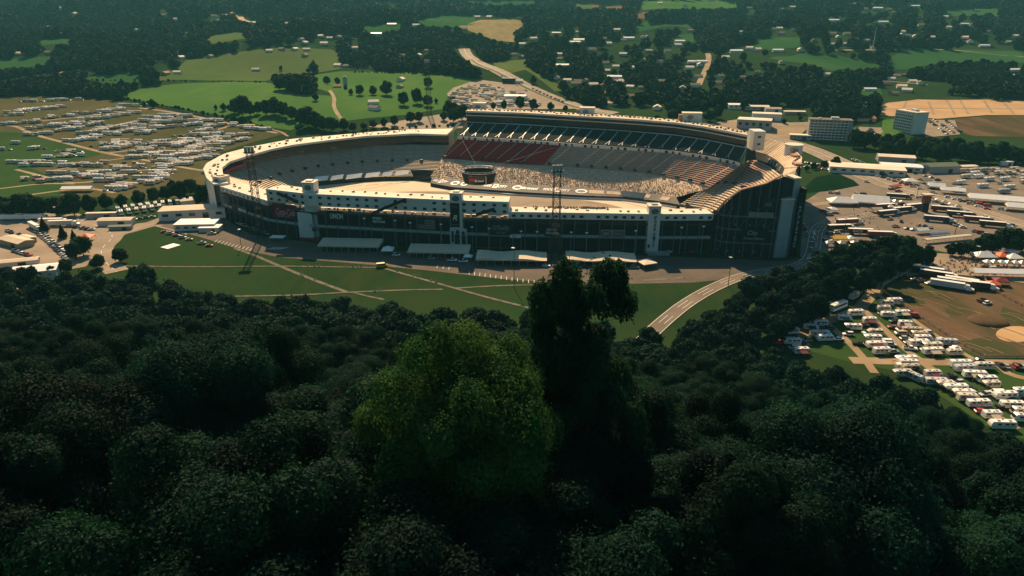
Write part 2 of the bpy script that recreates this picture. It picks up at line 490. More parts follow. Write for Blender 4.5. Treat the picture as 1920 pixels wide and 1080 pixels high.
tag(mbt.build('dirt_tracks', M['dirt']), kind='structure')

# the camping field beyond the wall of the stadium
campL = [(-170, 190), (60, 180), (150, 182), (215, 188), (262, 196), (330, 208), (420, 226), (500, 243), (540, 249), (470, 268), (400, 290), (384, 315), (384, 350), (330, 372), (230, 372), (120, 366), (-170, 372)]
field('camping_field', campL, M['camp'], .05)
field('camping_field', [(-170, 240), (60, 250), (140, 268), (190, 290), (100, 310), (60, 316), (130, 345), (110, 368), (-170, 372)], M['campgreen'], .09)
mbl = MB()
LANES = [([(0, 236), (30, 236), (60, 252), (130, 270), (200, 288), (270, 300), (330, 312), (390, 322)], 5), ([(30, 318), (100, 336), (140, 345), (200, 337), (240, 322), (300, 316)], 4),
         ([(0, 354), (80, 344), (140, 345)], 3.5), ([(60, 365), (110, 358), (165, 352), (215, 362)], 4), ([(195, 288), (250, 282), (330, 262), (400, 246), (440, 234)], 5),
         ([(262, 203), (340, 214), (430, 232), (520, 250)], 5), ([(68, 228), (120, 223), (180, 216)], 4), ([(190, 240), (260, 226), (300, 216)], 4), ([(310, 308), (360, 294), (420, 272), (470, 258)], 5), ([(90, 322), (190, 303), (240, 296)], 3.5), ([(500, 243), (525, 246), (540, 256)], 3)]
for ln, w in LANES: ribbon('lane', ln, w, None, .16, mb=mbl)
tag(mbl.build('dirt_lane', M['dirt']), kind='structure')

M['apron'] = mat('shaded_apron_asphalt', (.075, .060, .050), .95, .3, .06, c2=(.125, .098, .076))  # asphalt colour darkened in place of the stadium shadow that falls short
# paved ground round the stadium
field('paved_lot', [(-120, 402), (80, 400), (150, 402), (215, 425), (290, 415), (385, 375), (395, 400), (350, 440), (290, 424), (235, 440), (200, 470), (160, 500), (100, 510), (0, 560), (-120, 560)], M['worn'], .07)
field('paved_apron', [(300, 424), (345, 400), (396, 395), (470, 440), (700, 470), (900, 474), (1230, 480), (1470, 490), (1530, 480), (1520, 505), (1400, 520), (1300, 530), (1100, 534), (950, 524), (800, 507), (640, 492), (520, 482), (450, 468), (380, 446)], M['apron'], .08)
field('paved_lot', [(1508, 378), (1560, 345), (1578, 316), (1640, 330), (1690, 312), (1830, 314), (2090, 306), (2090, 480), (1800, 478), (1690, 458), (1560, 484), (1522, 505), (1500, 480)], M['asphalt'], .06)
field('paved_lot', [(1690, 470), (1800, 478), (2090, 474), (2090, 558), (1850, 520), (1760, 512), (1700, 518)], M['worn'], .07)
field('paved_lot', [(838, 176), (850, 165), (895, 150), (960, 158), (1040, 186), (1085, 204), (960, 205), (900, 205), (850, 195)], M['worn'], .1)
field('dirt_lot', [(690, 238), (760, 225), (880, 208), (870, 240), (800, 246)], M['worn'], .1)
field('paved_lot', [(1325, 232), (1400, 222), (1500, 232), (1520, 236), (1490, 262), (1430, 262), (1360, 250)], M['dirt'], .1)
field('paved_lot', [(1610, 238), (1660, 240), (1640, 268), (1605, 262)], M['worn'], .1)
field('paved_lot', [(1730, 224), (1790, 226), (1800, 252), (1735, 258)], M['worn'], .1)
field('lawn', [(1508, 352), (1530, 332), (1570, 325), (1600, 338), (1612, 348), (1560, 358), (1512, 362)], M['lawn'], .12)
field('lawn', [(1655, 225), (1690, 222), (1692, 248), (1650, 262)], M['pasture'], .1)
# lower campground and the dirt-bike ground
field('camping_field', [(1450, 640), (1560, 590), (1640, 540), (1700, 520), (2090, 560), (2090, 880), (1850, 800), (1700, 700), (1600, 680)], M['campgreen'], .05)
field('dirt_track_field', [(1652, 547), (1700, 521), (1760, 516), (1850, 521), (2090, 562), (2090, 671), (1845, 671), (1790, 648), (1720, 600)], M['mx'], .10)
M['mxgreen'] = grass_mat('weedy_dirt', (.045, .062, .026), (.085, .066, .036), (.055, .064, .028), .03, .1)
for k, pl in enumerate(([(1660, 545), (1682, 533), (1722, 524), (1770, 522), (1796, 530), (1788, 545), (1740, 556), (1730, 575), (1705, 572), (1690, 558)], [(1880, 575), (1920, 590), (1922, 612), (1895, 604), (1876, 592)], [(1800, 640), (1850, 632), (1900, 650), (1918, 664), (1850, 664)], [(1770, 575), (1800, 570), (1822, 580), (1800, 592), (1775, 588)])): drape('weedy_patch', pl, M['mxgreen'], .13)
drape('dirt_ring', [G(1905 + 38 * math.cos(t), 627 + 15 * math.sin(t)) for t in np.linspace(0, 2 * math.pi, 25)[:-1]], M['ochre'], .15, world=True)
mbl = MB()
for ln, w in (([(1708, 500), (1650, 528), (1628, 560), (1606, 585), (1540, 604), (1500, 628)], 6), ([(1620, 582), (1660, 620), (1705, 662), (1740, 684)], 3.6), ([(1545, 602), (1590, 640), (1620, 672), (1640, 700)], 3.4),
              ([(1595, 676), (1680, 678), (1800, 680), (2090, 684)], 6), ([(1735, 684), (1800, 730), (1860, 775), (1905, 805)], 4), ([(1872, 684), (1900, 710), (2090, 730)], 3.5), ([(1640, 548), (1720, 606), (1800, 660), (1830, 676)], 2.5), ([(1496, 622), (1515, 650)], 3)):
    ribbon('lane', ln, w, None, .14, mb=mbl)
tag(mbl.build('dirt_lane', M['dirt']), kind='structure')
M['rut'] = mat('pale_rut', (.125, .080, .045), .95, .3, .08, c2=(.19, .125, .07))
mbl = MB()
for k in range(46):
    x0 = random.uniform(1670, 1890); y0 = random.uniform(527, 655); d = random.uniform(20, 60)
    if not in_poly(x0 + d, y0 + d * .35, [(1652, 547), (1700, 521), (1760, 516), (1850, 521), (2090, 562), (2090, 671), (1845, 671), (1790, 648), (1720, 600)]) or not in_poly(x0, y0, [(1652, 547), (1700, 521), (1760, 516), (1850, 521), (2090, 562), (2090, 671), (1845, 671), (1790, 648), (1720, 600)]): continue
    ribbon('rut', [(x0, y0), (x0 + d * .4, y0 + d * .1 + random.uniform(-3, 3)), (x0 + d, y0 + d * .35)], random.uniform(.4, 1.1), None, .18, mb=mbl)
tag(mbl.build('tyre_rut', M['rut']), kind='structure')
# dirt jump mound in the middle of the field
bm = bmesh.new()
c = G(1852, 603)
bmesh.ops.create_uvsphere(bm, u_segments=24, v_segments=12, radius=1)
for v in bm.verts: v.co = Vector((v.co.x * 9, v.co.y * 7, max(-.05, v.co.z) * 2.2 + .1 * math.sin(v.co.x * 9)))
me = bpy.data.meshes.new('dirt_mound'); bm.to_mesh(me); bm.free(); me.materials.append(M['mx'])
tag(put('dirt_mound', me, loc=(c.x, c.y, c.z + .1)), kind='structure')

# roads
ROADS = [('highway', [(870, 92), (880, 108), (905, 124), (960, 150), (1020, 178), (1095, 204), (1150, 214)], 26, 'worn'),
         ('highway', [(1330, 240), (1420, 236), (1520, 232)], 14, 'worn'), ('highway', [(1360, 262), (1450, 262), (1500, 272), (1560, 296), (1640, 338), (1725, 364), (1800, 388), (1930, 428)], 25, 'worn'),
         ('access_road', [(1185, 660), (1228, 616), (1300, 558), (1385, 518), (1460, 506), (1520, 494), (1528, 450), (1532, 428), (1550, 417), (1600, 408), (1665, 397), (1730, 380)], 8, 'asphalt'),
         ('access_road', [(130, 404), (205, 432), (215, 446), (188, 468), (196, 490), (220, 510)], 12, 'worn'), ('access_road', [(215, 442), (255, 428), (300, 414), (340, 396), (392, 380)], 10, 'worn'),
         ('access_road', [(1508, 386), (1560, 380), (1640, 374)], 8, 'worn'),
         ('country_road', [(0, 152), (60, 143), (130, 134), (176, 127)], 16, 'dirt'), ('country_road', [(1310, 160), (1318, 140), (1330, 115), (1326, 100)], 10, 'dirt'),
         ('country_road', [(1565, 95), (1660, 93), (1760, 93), (2090, 91)], 9, 'dirt'), ('country_road', [(420, 22), (450, 26), (450, 38), (490, 46)], 20, 'hay'), ('country_road', [(640, 66), (660, 70), (668, 74)], 12, 'dirt'),
         ('farm_track', [(618, 170), (628, 185), (625, 200), (635, 218), (645, 228)], 5, 'dirt'), ('farm_track', [(1660, 152), (1700, 156), (1740, 160)], 5, 'dirt'),
         ('farm_track', [(1055, 158), (1070, 170), (1078, 182)], 5, 'dirt'), ('farm_track', [(1870, 165), (1895, 150), (2090, 140)], 8, 'dirt'), ('farm_track', [(60, 34), (90, 40)], 16, 'dirt')]
M['hayroad'] = M['dirt']
ROADPX = []
for nm, ln, w, m in ROADS:
    ribbon(nm, ln, w, M['ochre' if m == 'hay' else m], .18)
    ROADPX.append(ln)
# painted markings
mk = MB()
for sh in (-11.6, -.6, .6, 11.6): ribbon('m', ROADS[2][1], .35, None, .30, shift=sh, mb=mk)
for sh in (-6, 6): ribbon('m', ROADS[2][1], .3, None, .30, shift=sh, mb=mk, dash=2)
ribbon('m', ROADS[0][1], .8, None, .5, shift=0, mb=mk)
for sh in (-3.7, 3.7): ribbon('m', ROADS[3][1], .26, None, .30, shift=sh, mb=mk)
for sh in (-1.25, 1.25): ribbon('m', ROADS[3][1], .22, None, .30, shift=sh, mb=mk, dash=2)
for sh in (-.3,): ribbon('m', ROADS[4][1], .35, None, .30, shift=sh, mb=mk, dash=2)
for a, b in (((880, 512), (1012, 531)), ((405, 452), (470, 468)), ((820, 500), (842, 503))):
    A_, B_ = P(*a), P(*b); n = int((B_ - A_).length / 3)
    for k in range(n + 1):
        p = A_.lerp(B_, k / n)
        mk.box((p.x, p.y, .135), (.28, 5.0, .006))
for k in range(6):
    p = P(507 + k * 5.2, 466); mk.box((p.x, p.y, .135), (.5, 6., .006), rz=-.7)
tag(mk.build('road_marking', M['paintline']), kind='structure')
md = MB(); ribbon('m', [(884, 112), (905, 127), (960, 153), (1020, 181), (1095, 206)], 2.5, None, .45, mb=md)
tag(md.build('highway_median', M['pasture2']), kind='structure')
# footpaths over the front lawn
fp = MB()
for ln, w in (([(228, 499), (380, 501), (520, 499), (640, 501), (715, 502)], 1.4), ([(440, 466), (480, 480), (530, 502), (600, 530), (650, 548)], 2.4), ([(440, 556), (560, 554), (640, 549), (760, 544), (830, 543)], 1.6),
              ([(715, 502), (760, 515), (850, 540), (920, 560), (1010, 582)], 2.0), ([(850, 541), (930, 536), (1015, 534)], 1.6), ([(520, 478), (640, 490), (715, 498), (760, 503)], 1.4), ([(660, 548), (690, 556), (720, 562)], 1.6), ([(1200, 527), (1290, 520)], 3)):
    ribbon('p', ln, w, None, .16, mb=fp)
M['path'] = mat('worn_path', (.045, .052, .034), .95, .35, .25, c2=(.17, .145, .105))
tag(fp.build('footpath', M['path']), kind='structure')
sg = P(320, 462); mb = MB(); mb.box((0, 0, .08), (7, 9, .16))
tag(mb.build('lawn_slab', M['white'], loc=(sg.x, sg.y, .1), rz=-.5), kind='structure')
# ------------------------------------------------------------------ the speedway bowl
def line(*pts): return [P(*p) if len(p) == 3 and p[0] > 300 else Vector(p) for p in pts]
def W3(*p): return Vector(p)
def arcs(pts):
    d = [0.]
    for a, b in zip(pts, pts[1:]): d.append(d[-1] + (b - a).length)
    return [x / d[-1] for x in d]
def at(pts, t):
    d = arcs(pts)
    for i in range(len(d) - 1):
        if t <= d[i + 1] + 1e-9:
            return pts[i].lerp(pts[i + 1], (t - d[i]) / max(1e-9, d[i + 1] - d[i]))
    return pts[-1].copy()
def many(pts, n): return [at(pts, k / (n - 1)) for k in range(n)]
def loft(mb, A, B, mi=0, n=None):
    if n: A, B = many(A, n), many(B, n)
    for k in range(len(A) - 1): mb.quad(A[k], A[k + 1], B[k + 1], B[k], mi)
def terrace(mb, A, B, rows, mt=lambda r, k: 0, mr=lambda r, k: 0):
    """stepped bank from line A (low) to line B (high)"""
    for r in range(rows):
        f0, f1 = r / rows, (r + 1) / rows
        for k in range(len(A) - 1):
            def pt(i, f, fz):
                p = A[i].lerp(B[i], f); z = A[i].z + (B[i].z - A[i].z) * fz
                return (p.x, p.y, z)
            a0, a1 = pt(k, f0, f0), pt(k + 1, f0, f0)
            b0, b1 = pt(k, f0, f1), pt(k + 1, f0, f1)
            c0, c1 = pt(k, f1, f1), pt(k + 1, f1, f1)
            mb.quad(a0, a1, b1, b0, mr(r, k)); mb.quad(b0, b1, c1, c0, mt(r, k))
def drop(L, dz): return [Vector((p.x, p.y, p.z + dz)) for p in L]
def setz(L, z): return [Vector((p.x, p.y, z)) for p in L]
def shiftto(L, cx, cy, d):
    o = []
    for p in L:
        v = Vector((p.x - cx, p.y - cy, 0)); v.normalize()
        o.append(Vector((p.x + v.x * d, p.y + v.y * d, p.z)))
    return o
M['tanbench'] = mat('tan_bench', (.60, .44, .30), .85, .2, .3)
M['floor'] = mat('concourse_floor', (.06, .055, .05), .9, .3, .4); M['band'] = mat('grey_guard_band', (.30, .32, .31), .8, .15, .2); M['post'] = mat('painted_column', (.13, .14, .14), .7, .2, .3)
CX, CY = -5., 545.

# the racing surface
inner = [W3(-88, 621, -3.9), W3(-128, 618, -3.9), W3(-162, 600, -3.9), W3(-183, 565, -3.9), W3(-186, 525, -3.9), W3(-172, 490, -3.9), W3(-145, 465, -3.9), W3(-100, 445, -3.9), W3(0, 425, -3.9), W3(100, 420, -3.9), W3(150, 440, -3.9), W3(172, 475, -3.9), W3(168, 505, -3.9), W3(135, 530, -3.9)]
mb = MB(); mb.add(inner, [tuple(reversed(range(len(inner))))])
tag(mb.build('race_track', M['sand']), kind='structure')
mb = MB()
infield = [CX + 5, 520]
mb.add([(CX + 110 * math.cos(t) - 18, 521 + 38 * math.sin(t) - .17 * 110 * math.cos(t), -3.85) for t in np.linspace(0, 2 * math.pi, 40)[:-1]], [tuple(range(39))])
tag(mb.build('infield_paving', M['worn']), kind='structure')

# ---- A: the long curved stand with one row of boxes under a flat roof
A_bot = [W3(-150, 470, -1), W3(-172, 492, -1), W3(-183, 525, -1), W3(-181, 560, -1), W3(-167, 586, -1), W3(-141, 597, -1), W3(-115, 604, -1), W3(-90, 606, -1), W3(-70, 600, -1)]
A_top = [W3(-192, 468, 15.5), W3(-206, 488, 16)] + line((425, 324, 17), (428, 318, 17.5), (440, 313, 18), (470, 306, 19), (497, 298, 19.5), (537, 291, 20), (620, 279, 20), (687, 273, 20), (760, 271, 20), (840, 272, 20))
A_in = line((428, 343, 24), (418, 326, 24.5), (416.5, 314, 25), (430, 303, 26), (470, 290, 27.5), (510, 279, 29), (550, 271, 30), (620, 262, 30.5), (687, 254.5, 30.5), (777, 250, 30.5), (838, 252, 30.5))
A_out = line((400, 345, 24), (387, 333, 24.5), (381, 316, 25), (387, 306, 26), (420, 288, 27.5), (470, 275, 29), (550, 260, 30), (620, 254, 30.5), (687, 248, 30.5), (760, 243, 30.5), (850, 241, 30.5))
NA = 60
Ab, At, Ai, Ao = many(A_bot, NA), many(A_top, NA), many(A_in, NA), many(A_out, NA)
stA = empty('curved_grandstand', (-200, 600, 0), label='long low curved grandstand of grey benches under a continuous pale flat roof', cat='grandstand')
stA.location = (0, 0, 0)
mb = MB()
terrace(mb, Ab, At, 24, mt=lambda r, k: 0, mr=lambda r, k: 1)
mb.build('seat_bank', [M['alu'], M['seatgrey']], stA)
mb = MB(); loft(mb, Ai, Ao, 0); loft(mb, drop(Ai, -1.7), Ai, 1); loft(mb, Ao, drop(Ao, -.9), 1); loft(mb, drop(Ao, -.9), drop(Ai, -1.7), 1)
for k in (0, -1): mb.quad(Ai[k], Ao[k], drop(Ao, -.9)[k], drop(Ai, -1.7)[k], 1)
mb.build('flat_roof', [M['roof'], M['wall']], stA)
Ag = [a.lerp(b, .25) for a, b in zip(Ai, Ao)]
mb = MB(); loft(mb, [Vector((g.x, g.y, t.z)) for g, t in zip(Ag, At)], drop(Ag, -1.7)); mb.build('box_window_band', M['glass'], stA)
mb = MB(); loft(mb, At, [Vector((g.x, g.y, t.z)) for g, t in zip(Ag, At)], 0)
loft(mb, drop(Ai, -5.4), drop(Ai, -4.8), 0); mb.build('balcony', M['dark'], stA)
for k in range(8, NA - 2, 2):
    p, q = Ag[k], Ag[k + 1]
    if k % 6 != 2:
        mb = MB(); panel(mb, Vector((*((p + q) / 2).xy, At[k].z + 1.9)), (q - p), (0, 0, 1), (q - p).length * 1.2, 1.1, -.5); mb.build('fascia_banner', M['seatgrey'], stA)
mb = MB(); loft(mb, drop([Vector((g.x, g.y, t.z)) + (a - g) * .1 for g, t, a in zip(Ag, At, Ai)][10:20], .4), drop([Vector((g.x, g.y, t.z)) + (a - g) * .1 for g, t, a in zip(Ag, At, Ai)][10:20], 2.6)); mb.build('red_banner', M['signred'], stA)
mb = MB(); loft(mb, setz(Ao, 0), drop(Ao, -.9)); mb.build('outer_wall', M['wall'], stA)
mb = MB(); loft(mb, setz(shiftto(Ab, CX, CY, -1), -4.2), setz(shiftto(Ab, CX, CY, -1), -.2), 0); loft(mb, setz(shiftto(Ab, CX, CY, -1), -.2), drop(Ab, .02), 0)
mb.build('safety_wall', M['dark'], stA)
for k in range(7, NA - 1, 2):
    mb = MB(); a, b = Ab[k], At[k]; t = (Ab[k + 1] - Ab[k - 1]).normalized() * .5
    mb.quad(a.lerp(b, .03) - t + Vector((0, 0, .55)), a.lerp(b, .03) + t + Vector((0, 0, .55)), b + t + Vector((0, 0, .55)), b - t + Vector((0, 0, .55)))
    mb.build('aisle', M['seatgrey'], stA)
for k in range(10, NA - 3, 3):
    p = Ab[k].lerp(At[k], .48); mb = MB(); mb.box((0, 0, 0), (2.6, 3., 1.8)); mb.build('vomitory', M['dark'], stA, loc=(p.x, p.y, p.z + .7), rz=math.atan2((Ab[k + 1] - Ab[k]).y, (Ab[k + 1] - Ab[k]).x))
vent = MB(); vent.box((0, 0, .55), (1.8, 1.5, 1.1)); vent.box((0, 0, 1.15), (1.2, 1., .12)); ventm = vent.mesh('roof_vent', [M['dark']])
vent2 = MB(); vent2.box((0, 0, .7), (2.6, 1.8, 1.4)); vent2.tube((.5, 0, 1.4), (.5, 0, 1.7), .5, n=8); ventm2 = vent2.mesh('air_handler', [M['steel']])
for k in range(4, 2 * NA - 8):
    if random.random() < .45: continue
    k = k / 2; f_ = k - int(k); p = Ai[int(k)].lerp(Ai[int(k) + 1], f_).lerp(Ao[int(k)].lerp(Ao[int(k) + 1], f_), .5 + random.uniform(-.28, .28)); put('roof_vent', random.choice((ventm, ventm, ventm2)), stA, (p.x, p.y, p.z), random.random(), random.uniform(.5, 1.05))
# white tarpaulins over the lowest rows
for i, (a, b) in enumerate((((591, 331.5), (617, 329)), ((622, 330), (645, 326.5)), ((651, 328), (680, 324)), ((687, 325), (713, 322)), ((719, 323), (737, 320.5)), ((743, 321), (768, 318.5)))):
    p0, p1 = P(a[0], a[1], 4.6), P(b[0], b[1], 4.6)
    f0, f1 = P(a[0] - 3, a[1] + 8, 1.9), P(b[0] - 3, b[1] + 8, 1.9)
    mb = MB(); mb.quad(f0, f1, p1, p0); mb.quad(drop([f0], -.3)[0], drop([f1], -.3)[0], f1, f0)
    o = mb.build('seat_tarpaulin', M['white']); tag(o, f'{nth(i + 1)} white tarpaulin from the end curve, over lowest grey benches', 'tarpaulin', 'white tarpaulins over the lowest benches')
mb = MB()
a, b, c_, d_ = P(770, 319, 4), P(814, 320, 5.5), P(806, 332, -.5), P(775, 331, -.5)
mb.quad(d_, c_, b, a); o = mb.build('tunnel_screen', M['shade']); tag(o, 'dark screen over the tunnel mouth where two grandstands meet', 'screen')
mb.quad(a, b, b + Vector((0, 3, 0)), a + Vector((0, 3, 0)))

# ---- B: the tall stand, upper and lower tiers
B_bot = line((807, 343, -1), (852, 351, -1), (910, 355, -1), (977, 360, -1), (1100, 366.7, -1), (1167, 369, -1), (1233, 376.7, -1), (1275, 384, -1))
B_adt = line((810, 332.5, 2), (868, 338, 2), (910, 341, 2), (980, 345.5, 2), (1117, 353.5, 2), (1170, 358, 2), (1230, 363, 2), (1268, 370, 2))
B_red = line((828, 297, 13), (860, 299, 13), (950, 306.7, 13), (1067, 313, 13), (1150, 319, 12.7), (1220, 327, 12), (1280, 338, 11.3), (1332, 352, 10.5))
B_cb = line((858, 261, 29), (977, 267.5, 29), (1077, 275, 29), (1133, 279, 28.6), (1250, 287, 27.5), (1312, 296, 26.5), (1367, 306, 25), (1387, 312, 24))
B_ct = drop(B_cb, 2.6)
B_ut = line((875, 229, 41), (977, 234, 41), (1100, 241.2, 41), (1180, 246.6, 40.6), (1267, 254, 39.6), (1320, 262, 38.6), (1400, 278, 37))
B_rf = line((873, 207.5, 51.5), (977, 211, 51.5), (1117, 219, 51.5), (1200, 224, 51), (1267, 229.5, 50), (1320, 237, 49), (1402, 253, 47))
NB = 67
Bb, Ba, Br, Bc, Bd, Bu, Bf = [many(x, NB) for x in (B_bot, B_adt, B_red, B_cb, B_ct, B_ut, B_rf)]
Brear = [p + Vector((4, 17, 0)) for p in Bf]
stB = empty('tall_grandstand', label='tall two-tier grandstand with red seat block, dark upper deck and glazed top floors', cat='grandstand')
def mrow(r, k): return 0 if k < NB * .38 else (1 if k < NB * .60 else 2)
mb = MB(); terrace(mb, Br, Bc, 13, mt=mrow, mr=lambda r, k: 3 if k < NB * .38 else 4)
mb.build('middle_tier', [M['red'], M['alu'], M['redseat'], M['red'], M['seatgrey']], stB)
mb = MB()
for r in range(11): loft(mb, [a.lerp(b, r / 11) for a, b in zip(Ba, Br)], [a.lerp(b, (r + 1) / 11) for a, b in zip(Ba, Br)], r % 2)
lower = mb.build('lower_tier', [M['tanbench'], M['tanbench']], stB)
mb = MB(); loft(mb, Bb, Ba); mb.build('advert_strip', M['banner'], stB)
mb = MB(); loft(mb, setz(Bb, -4), Bb); mb.build('safety_wall', M['dark'], stB)
wt = shiftto(Bb, CX, CY, -2.5)
mb = MB(); loft(mb, setz(wt, -4), setz(wt, -2.6)); loft(mb, setz(wt, -2.6), setz(shiftto(wt, CX, CY, .8), -2.6)); mb.build('white_wall', M['white'], stB)
mb = MB(); loft(mb, Bc, Bd); loft(mb, Bd, shiftto(Bd, CX, CY, 1.2)); mb.build('concourse_wall', M['wall'], stB)
mb = MB(); terrace(mb, shiftto(Bd, CX, CY, 1.2), Bu, 16, mr=lambda r, k: 0); mb.build('upper_tier', M['navy'], stB)
for k in range(1, 44):
    if k % 4 == 0: continue
    p = at(Bc, k / 44); q = at(Bc, k / 44 + .004); mb = MB(); panel(mb, p + Vector((0, -.1, 1.1)), q - p, (0, 0, 1), 1.5 + (k % 3 == 0) * .8, 1.9, .3)
    mb.build('doorway', M['shade'], stB)
for k in range(23):
    t = (k + .4) / 22.6
    if t > 1: break
    a, b = at(shiftto(Bd, CX, CY, 1.2), t), at(Bu, min(1, t + .012)); tt = (at(Bu, min(1, t + .01)) - at(Bu, max(0, t - .01))).normalized()
    a = a + (b - a) * .02; up = Vector((0, 0, .75))
    mb = MB(); s0 = a.lerp(b, .22)
    mb.quad(s0 - tt * .45 + up, s0 + tt * .45 + up, b + tt * .45 + up, b - tt * .45 + up)
    for sgn in (-1.7, 1.7):
        mb.quad(a + tt * (sgn - .28) + up, a + tt * (sgn + .28) + up, s0 + tt * .3 + up, s0 - tt * .3 + up)
    mb.build('upper_aisle', M['steel'], stB)
for k in range(20):
    t = .012 + k / 20
    a, b = at(Br, t), at(Bc, min(1, t + .02)); tt = (at(Bc, min(1, t + .01)) - at(Bc, t)).normalized(); up = Vector((0, 0, 1.0))
    if .36 < t < .56 and k % 2: continue
    mb = MB(); mb.quad(a - tt * .5 + up, a + tt * .5 + up, b + tt * .5 + up, b - tt * .5 + up); mb.build('aisle', M['steel'] if t < .36 else M['alu'], stB)
    mb = MB(); e = a.lerp(b, .05); mb.box((0, 0, 0), (2.4, 3.4, 1.4)); mb.build('vomitory', M['dark'], stB, loc=(e.x, e.y, e.z + 1.2), rz=math.atan2(tt.y, tt.x))
# dark canopy in the middle tier
mb = MB(); a0, a1 = at(Br, .43), at(Br, .63)
seg = [at(Br, .43 + .02 * k) for k in range(11)]
loft(mb, drop([s + Vector((0, 3, 0)) for s in seg], 1.0), drop([s + Vector((0, 3.4, 0)) for s in seg], 3.6)); mb.build('platform_front', M['shade'], stB)
mb = MB(); loft(mb, drop([s + Vector((0, 3.4, 0)) for s in seg], 3.6), drop([s + Vector((0, 8, 0)) for s in seg], 3.6)); mb.build('platform_top', M['seatgrey'], stB)
# glazed floors and roof
Bg = [p + Vector((.3, 3.2, 0)) for p in Bu]
Bg2 = [Vector((f.x + .5, f.y + 2.5, 0)) for f in Bf]
mb = MB(); loft(mb, [Vector((g.x, g.y, u.z)) for g, u in zip(Bg2, Bu)], [Vector((g.x, g.y, f.z - 1.6)) for g, f in zip(Bg2, Bf)]); mb.build('box_window_band', M['glass'], stB)
mb = MB(); loft(mb, Bu, [Vector((g.x, g.y, u.z + .02)) for g, u in zip(Bg2, Bu)]); loft(mb, Bu, drop(Bu, .55)); mb.build('upper_rail', M['wall'], stB)
Bs = [Vector((f.x + .2, f.y + .8, u.z * .42 + f.z * .58 - .3)) for f, u in zip(Bf, Bu)]
mb = MB(); loft(mb, Bs, drop(Bs, .7), 0); loft(mb, drop(Bs, .7), [Vector((g.x, g.y, b_.z + .7)) for g, b_ in zip(Bg2, Bs)], 0); loft(mb, Bs, [Vector((g.x, g.y, b_.z)) for g, b_ in zip(Bg2, Bs)]); mb.build('floor_edge', M['wall'], stB)
mb = MB(); loft(mb, Bf, Brear, 0); loft(mb, drop(Bf, -1.6), Bf, 1); loft(mb, drop(Bf, -1.6), drop(Brear, -1.6), 1); loft(mb, Brear, setz(Brear, 0), 1)
for k in (0, -1): mb.quad(Bf[k], Brear[k], drop(Brear, -1.6)[k], drop(Bf, -1.6)[k], 1)
mb.build('flat_roof', [M['roof2'], M['wall']], stB)
mb = MB()
for L in (0, -1):
    mb.add([Bu[L], Bg2[L] + Vector((0, 0, Bf[L].z - 1.6)), Brear[L] + Vector((0, 0, -1.6)), setz(Brear, 20)[L], Bd[L]], [(0, 1, 2, 3, 4)])
mb.build('end_wall', M['wall'], stB)
for k in range(70):
    p = at(Bf, (k + .5) / 70).lerp(at(Brear, (k + .5) / 70), random.uniform(.25, .8)); put('air_handler', random.choice((ventm, ventm2)), stB, (p.x, p.y, p.z), random.random() * .5, (random.uniform(.6, 1.1), random.uniform(.6, 1.1), random.uniform(.5, 1.1)))
mb = MB()
p = P(1413, 264, 41); mb.box((p.x + 4, p.y + 6, 41), (9, 14, 15)); mb.build('end_block', M['wall'], stB)
for dz in (-2.5, 3.2):
    w = MB(); w.box((p.x + 4, p.y - 1.1, 41 + dz), (2.6, .2, 1.6)); w.build('window', M['glass'], stB)
mb = MB(); g = line((845, 250, 30.5), (862, 229, 41)); 
mb.quad(g[0] + Vector((-1.5, 0, 0)), g[0] + Vector((1.5, 0, 0)), g[1] + Vector((1.5, 0, 0)), g[1] + Vector((-1.5, 0, 0))); mb.build('end_stair', M['roof'], stB)

# ---- adverts on the strip and the scoreboard
def slope_frame(t):
    a, b = at(Bb, t), at(Ba, t); X = (at(Bb, min(1, t + .01)) - at(Bb, max(0, t - .01))).normalized(); Y = (b - a).normalized()
    return a.lerp(b, .5) + Vector((0, 0, .16)), X, Y, (b - a).length
def tpx(px):
    return min((k / 400 for k in range(401)), key=lambda t: abs(proj(*at(Bb, t).lerp(at(Ba, t), .5))[0] - px))
for px, s, w, k in ((817, 'FOOD', 5, 0), (826, 'F', 3, 2), (834, 'CITY', 5.5, 0), (853, 'o', 4, 1), (871, 'v', 3, 1), (914, 'FOOD', 7, 0), (929, 'F', 4, 2), (943, 'CITY', 8, 0), (970, 'o', 4.2, 1), (994, 'Bristol', 14, 0), (1028, 'FOOD', 9, 0), (1045, 'F', 5, 2), (1060, 'CITY', 9, 0), (1090, 'o', 5, 1), (1118, 'r', 12, 3), (1152, 'r', 12, 3), (1212, 'r', 6, 3), (1247, 'r', 7, 3)):
    o_, X, Y, L = slope_frame(tpx(px))
    if k == 0: lettering(s, o_, X, Y, w, M['white'], stB, height=L * .30, shear=.25, bold=.03)
    elif k == 2:
        mb = MB(); panel(mb, o_, X, Y, w, L * .52, .1); mb.build('advert_tile', M['white'], stB); lettering('F', o_ + Vector((0, 0, .2)), X, Y, w * .5, M['redseat'], stB, height=L * .36, bold=.05)
    elif k == 1:
        mb = MB(); disc(mb, o_, X, Y, w, L * .27, .1); mb.build('advert_oval', M['white'], stB)
        mb = MB(); disc(mb, o_ + Vector((0, 0, .15)), X, Y, w * .66, L * .14, .1); mb.build('advert_emblem', M['seatgrey'], stB)
    else:
        mb = MB(); panel(mb, o_, X, Y, w, L * .45, .1); mb.build('advert_tile', M['tanbench'], stB)
o_, X, Y, L = slope_frame(tpx(1183)); mb = MB(); panel(mb, o_, X, Y, 22, L * .8, .12); mb.build('dark_screen', M['glass'], stB)

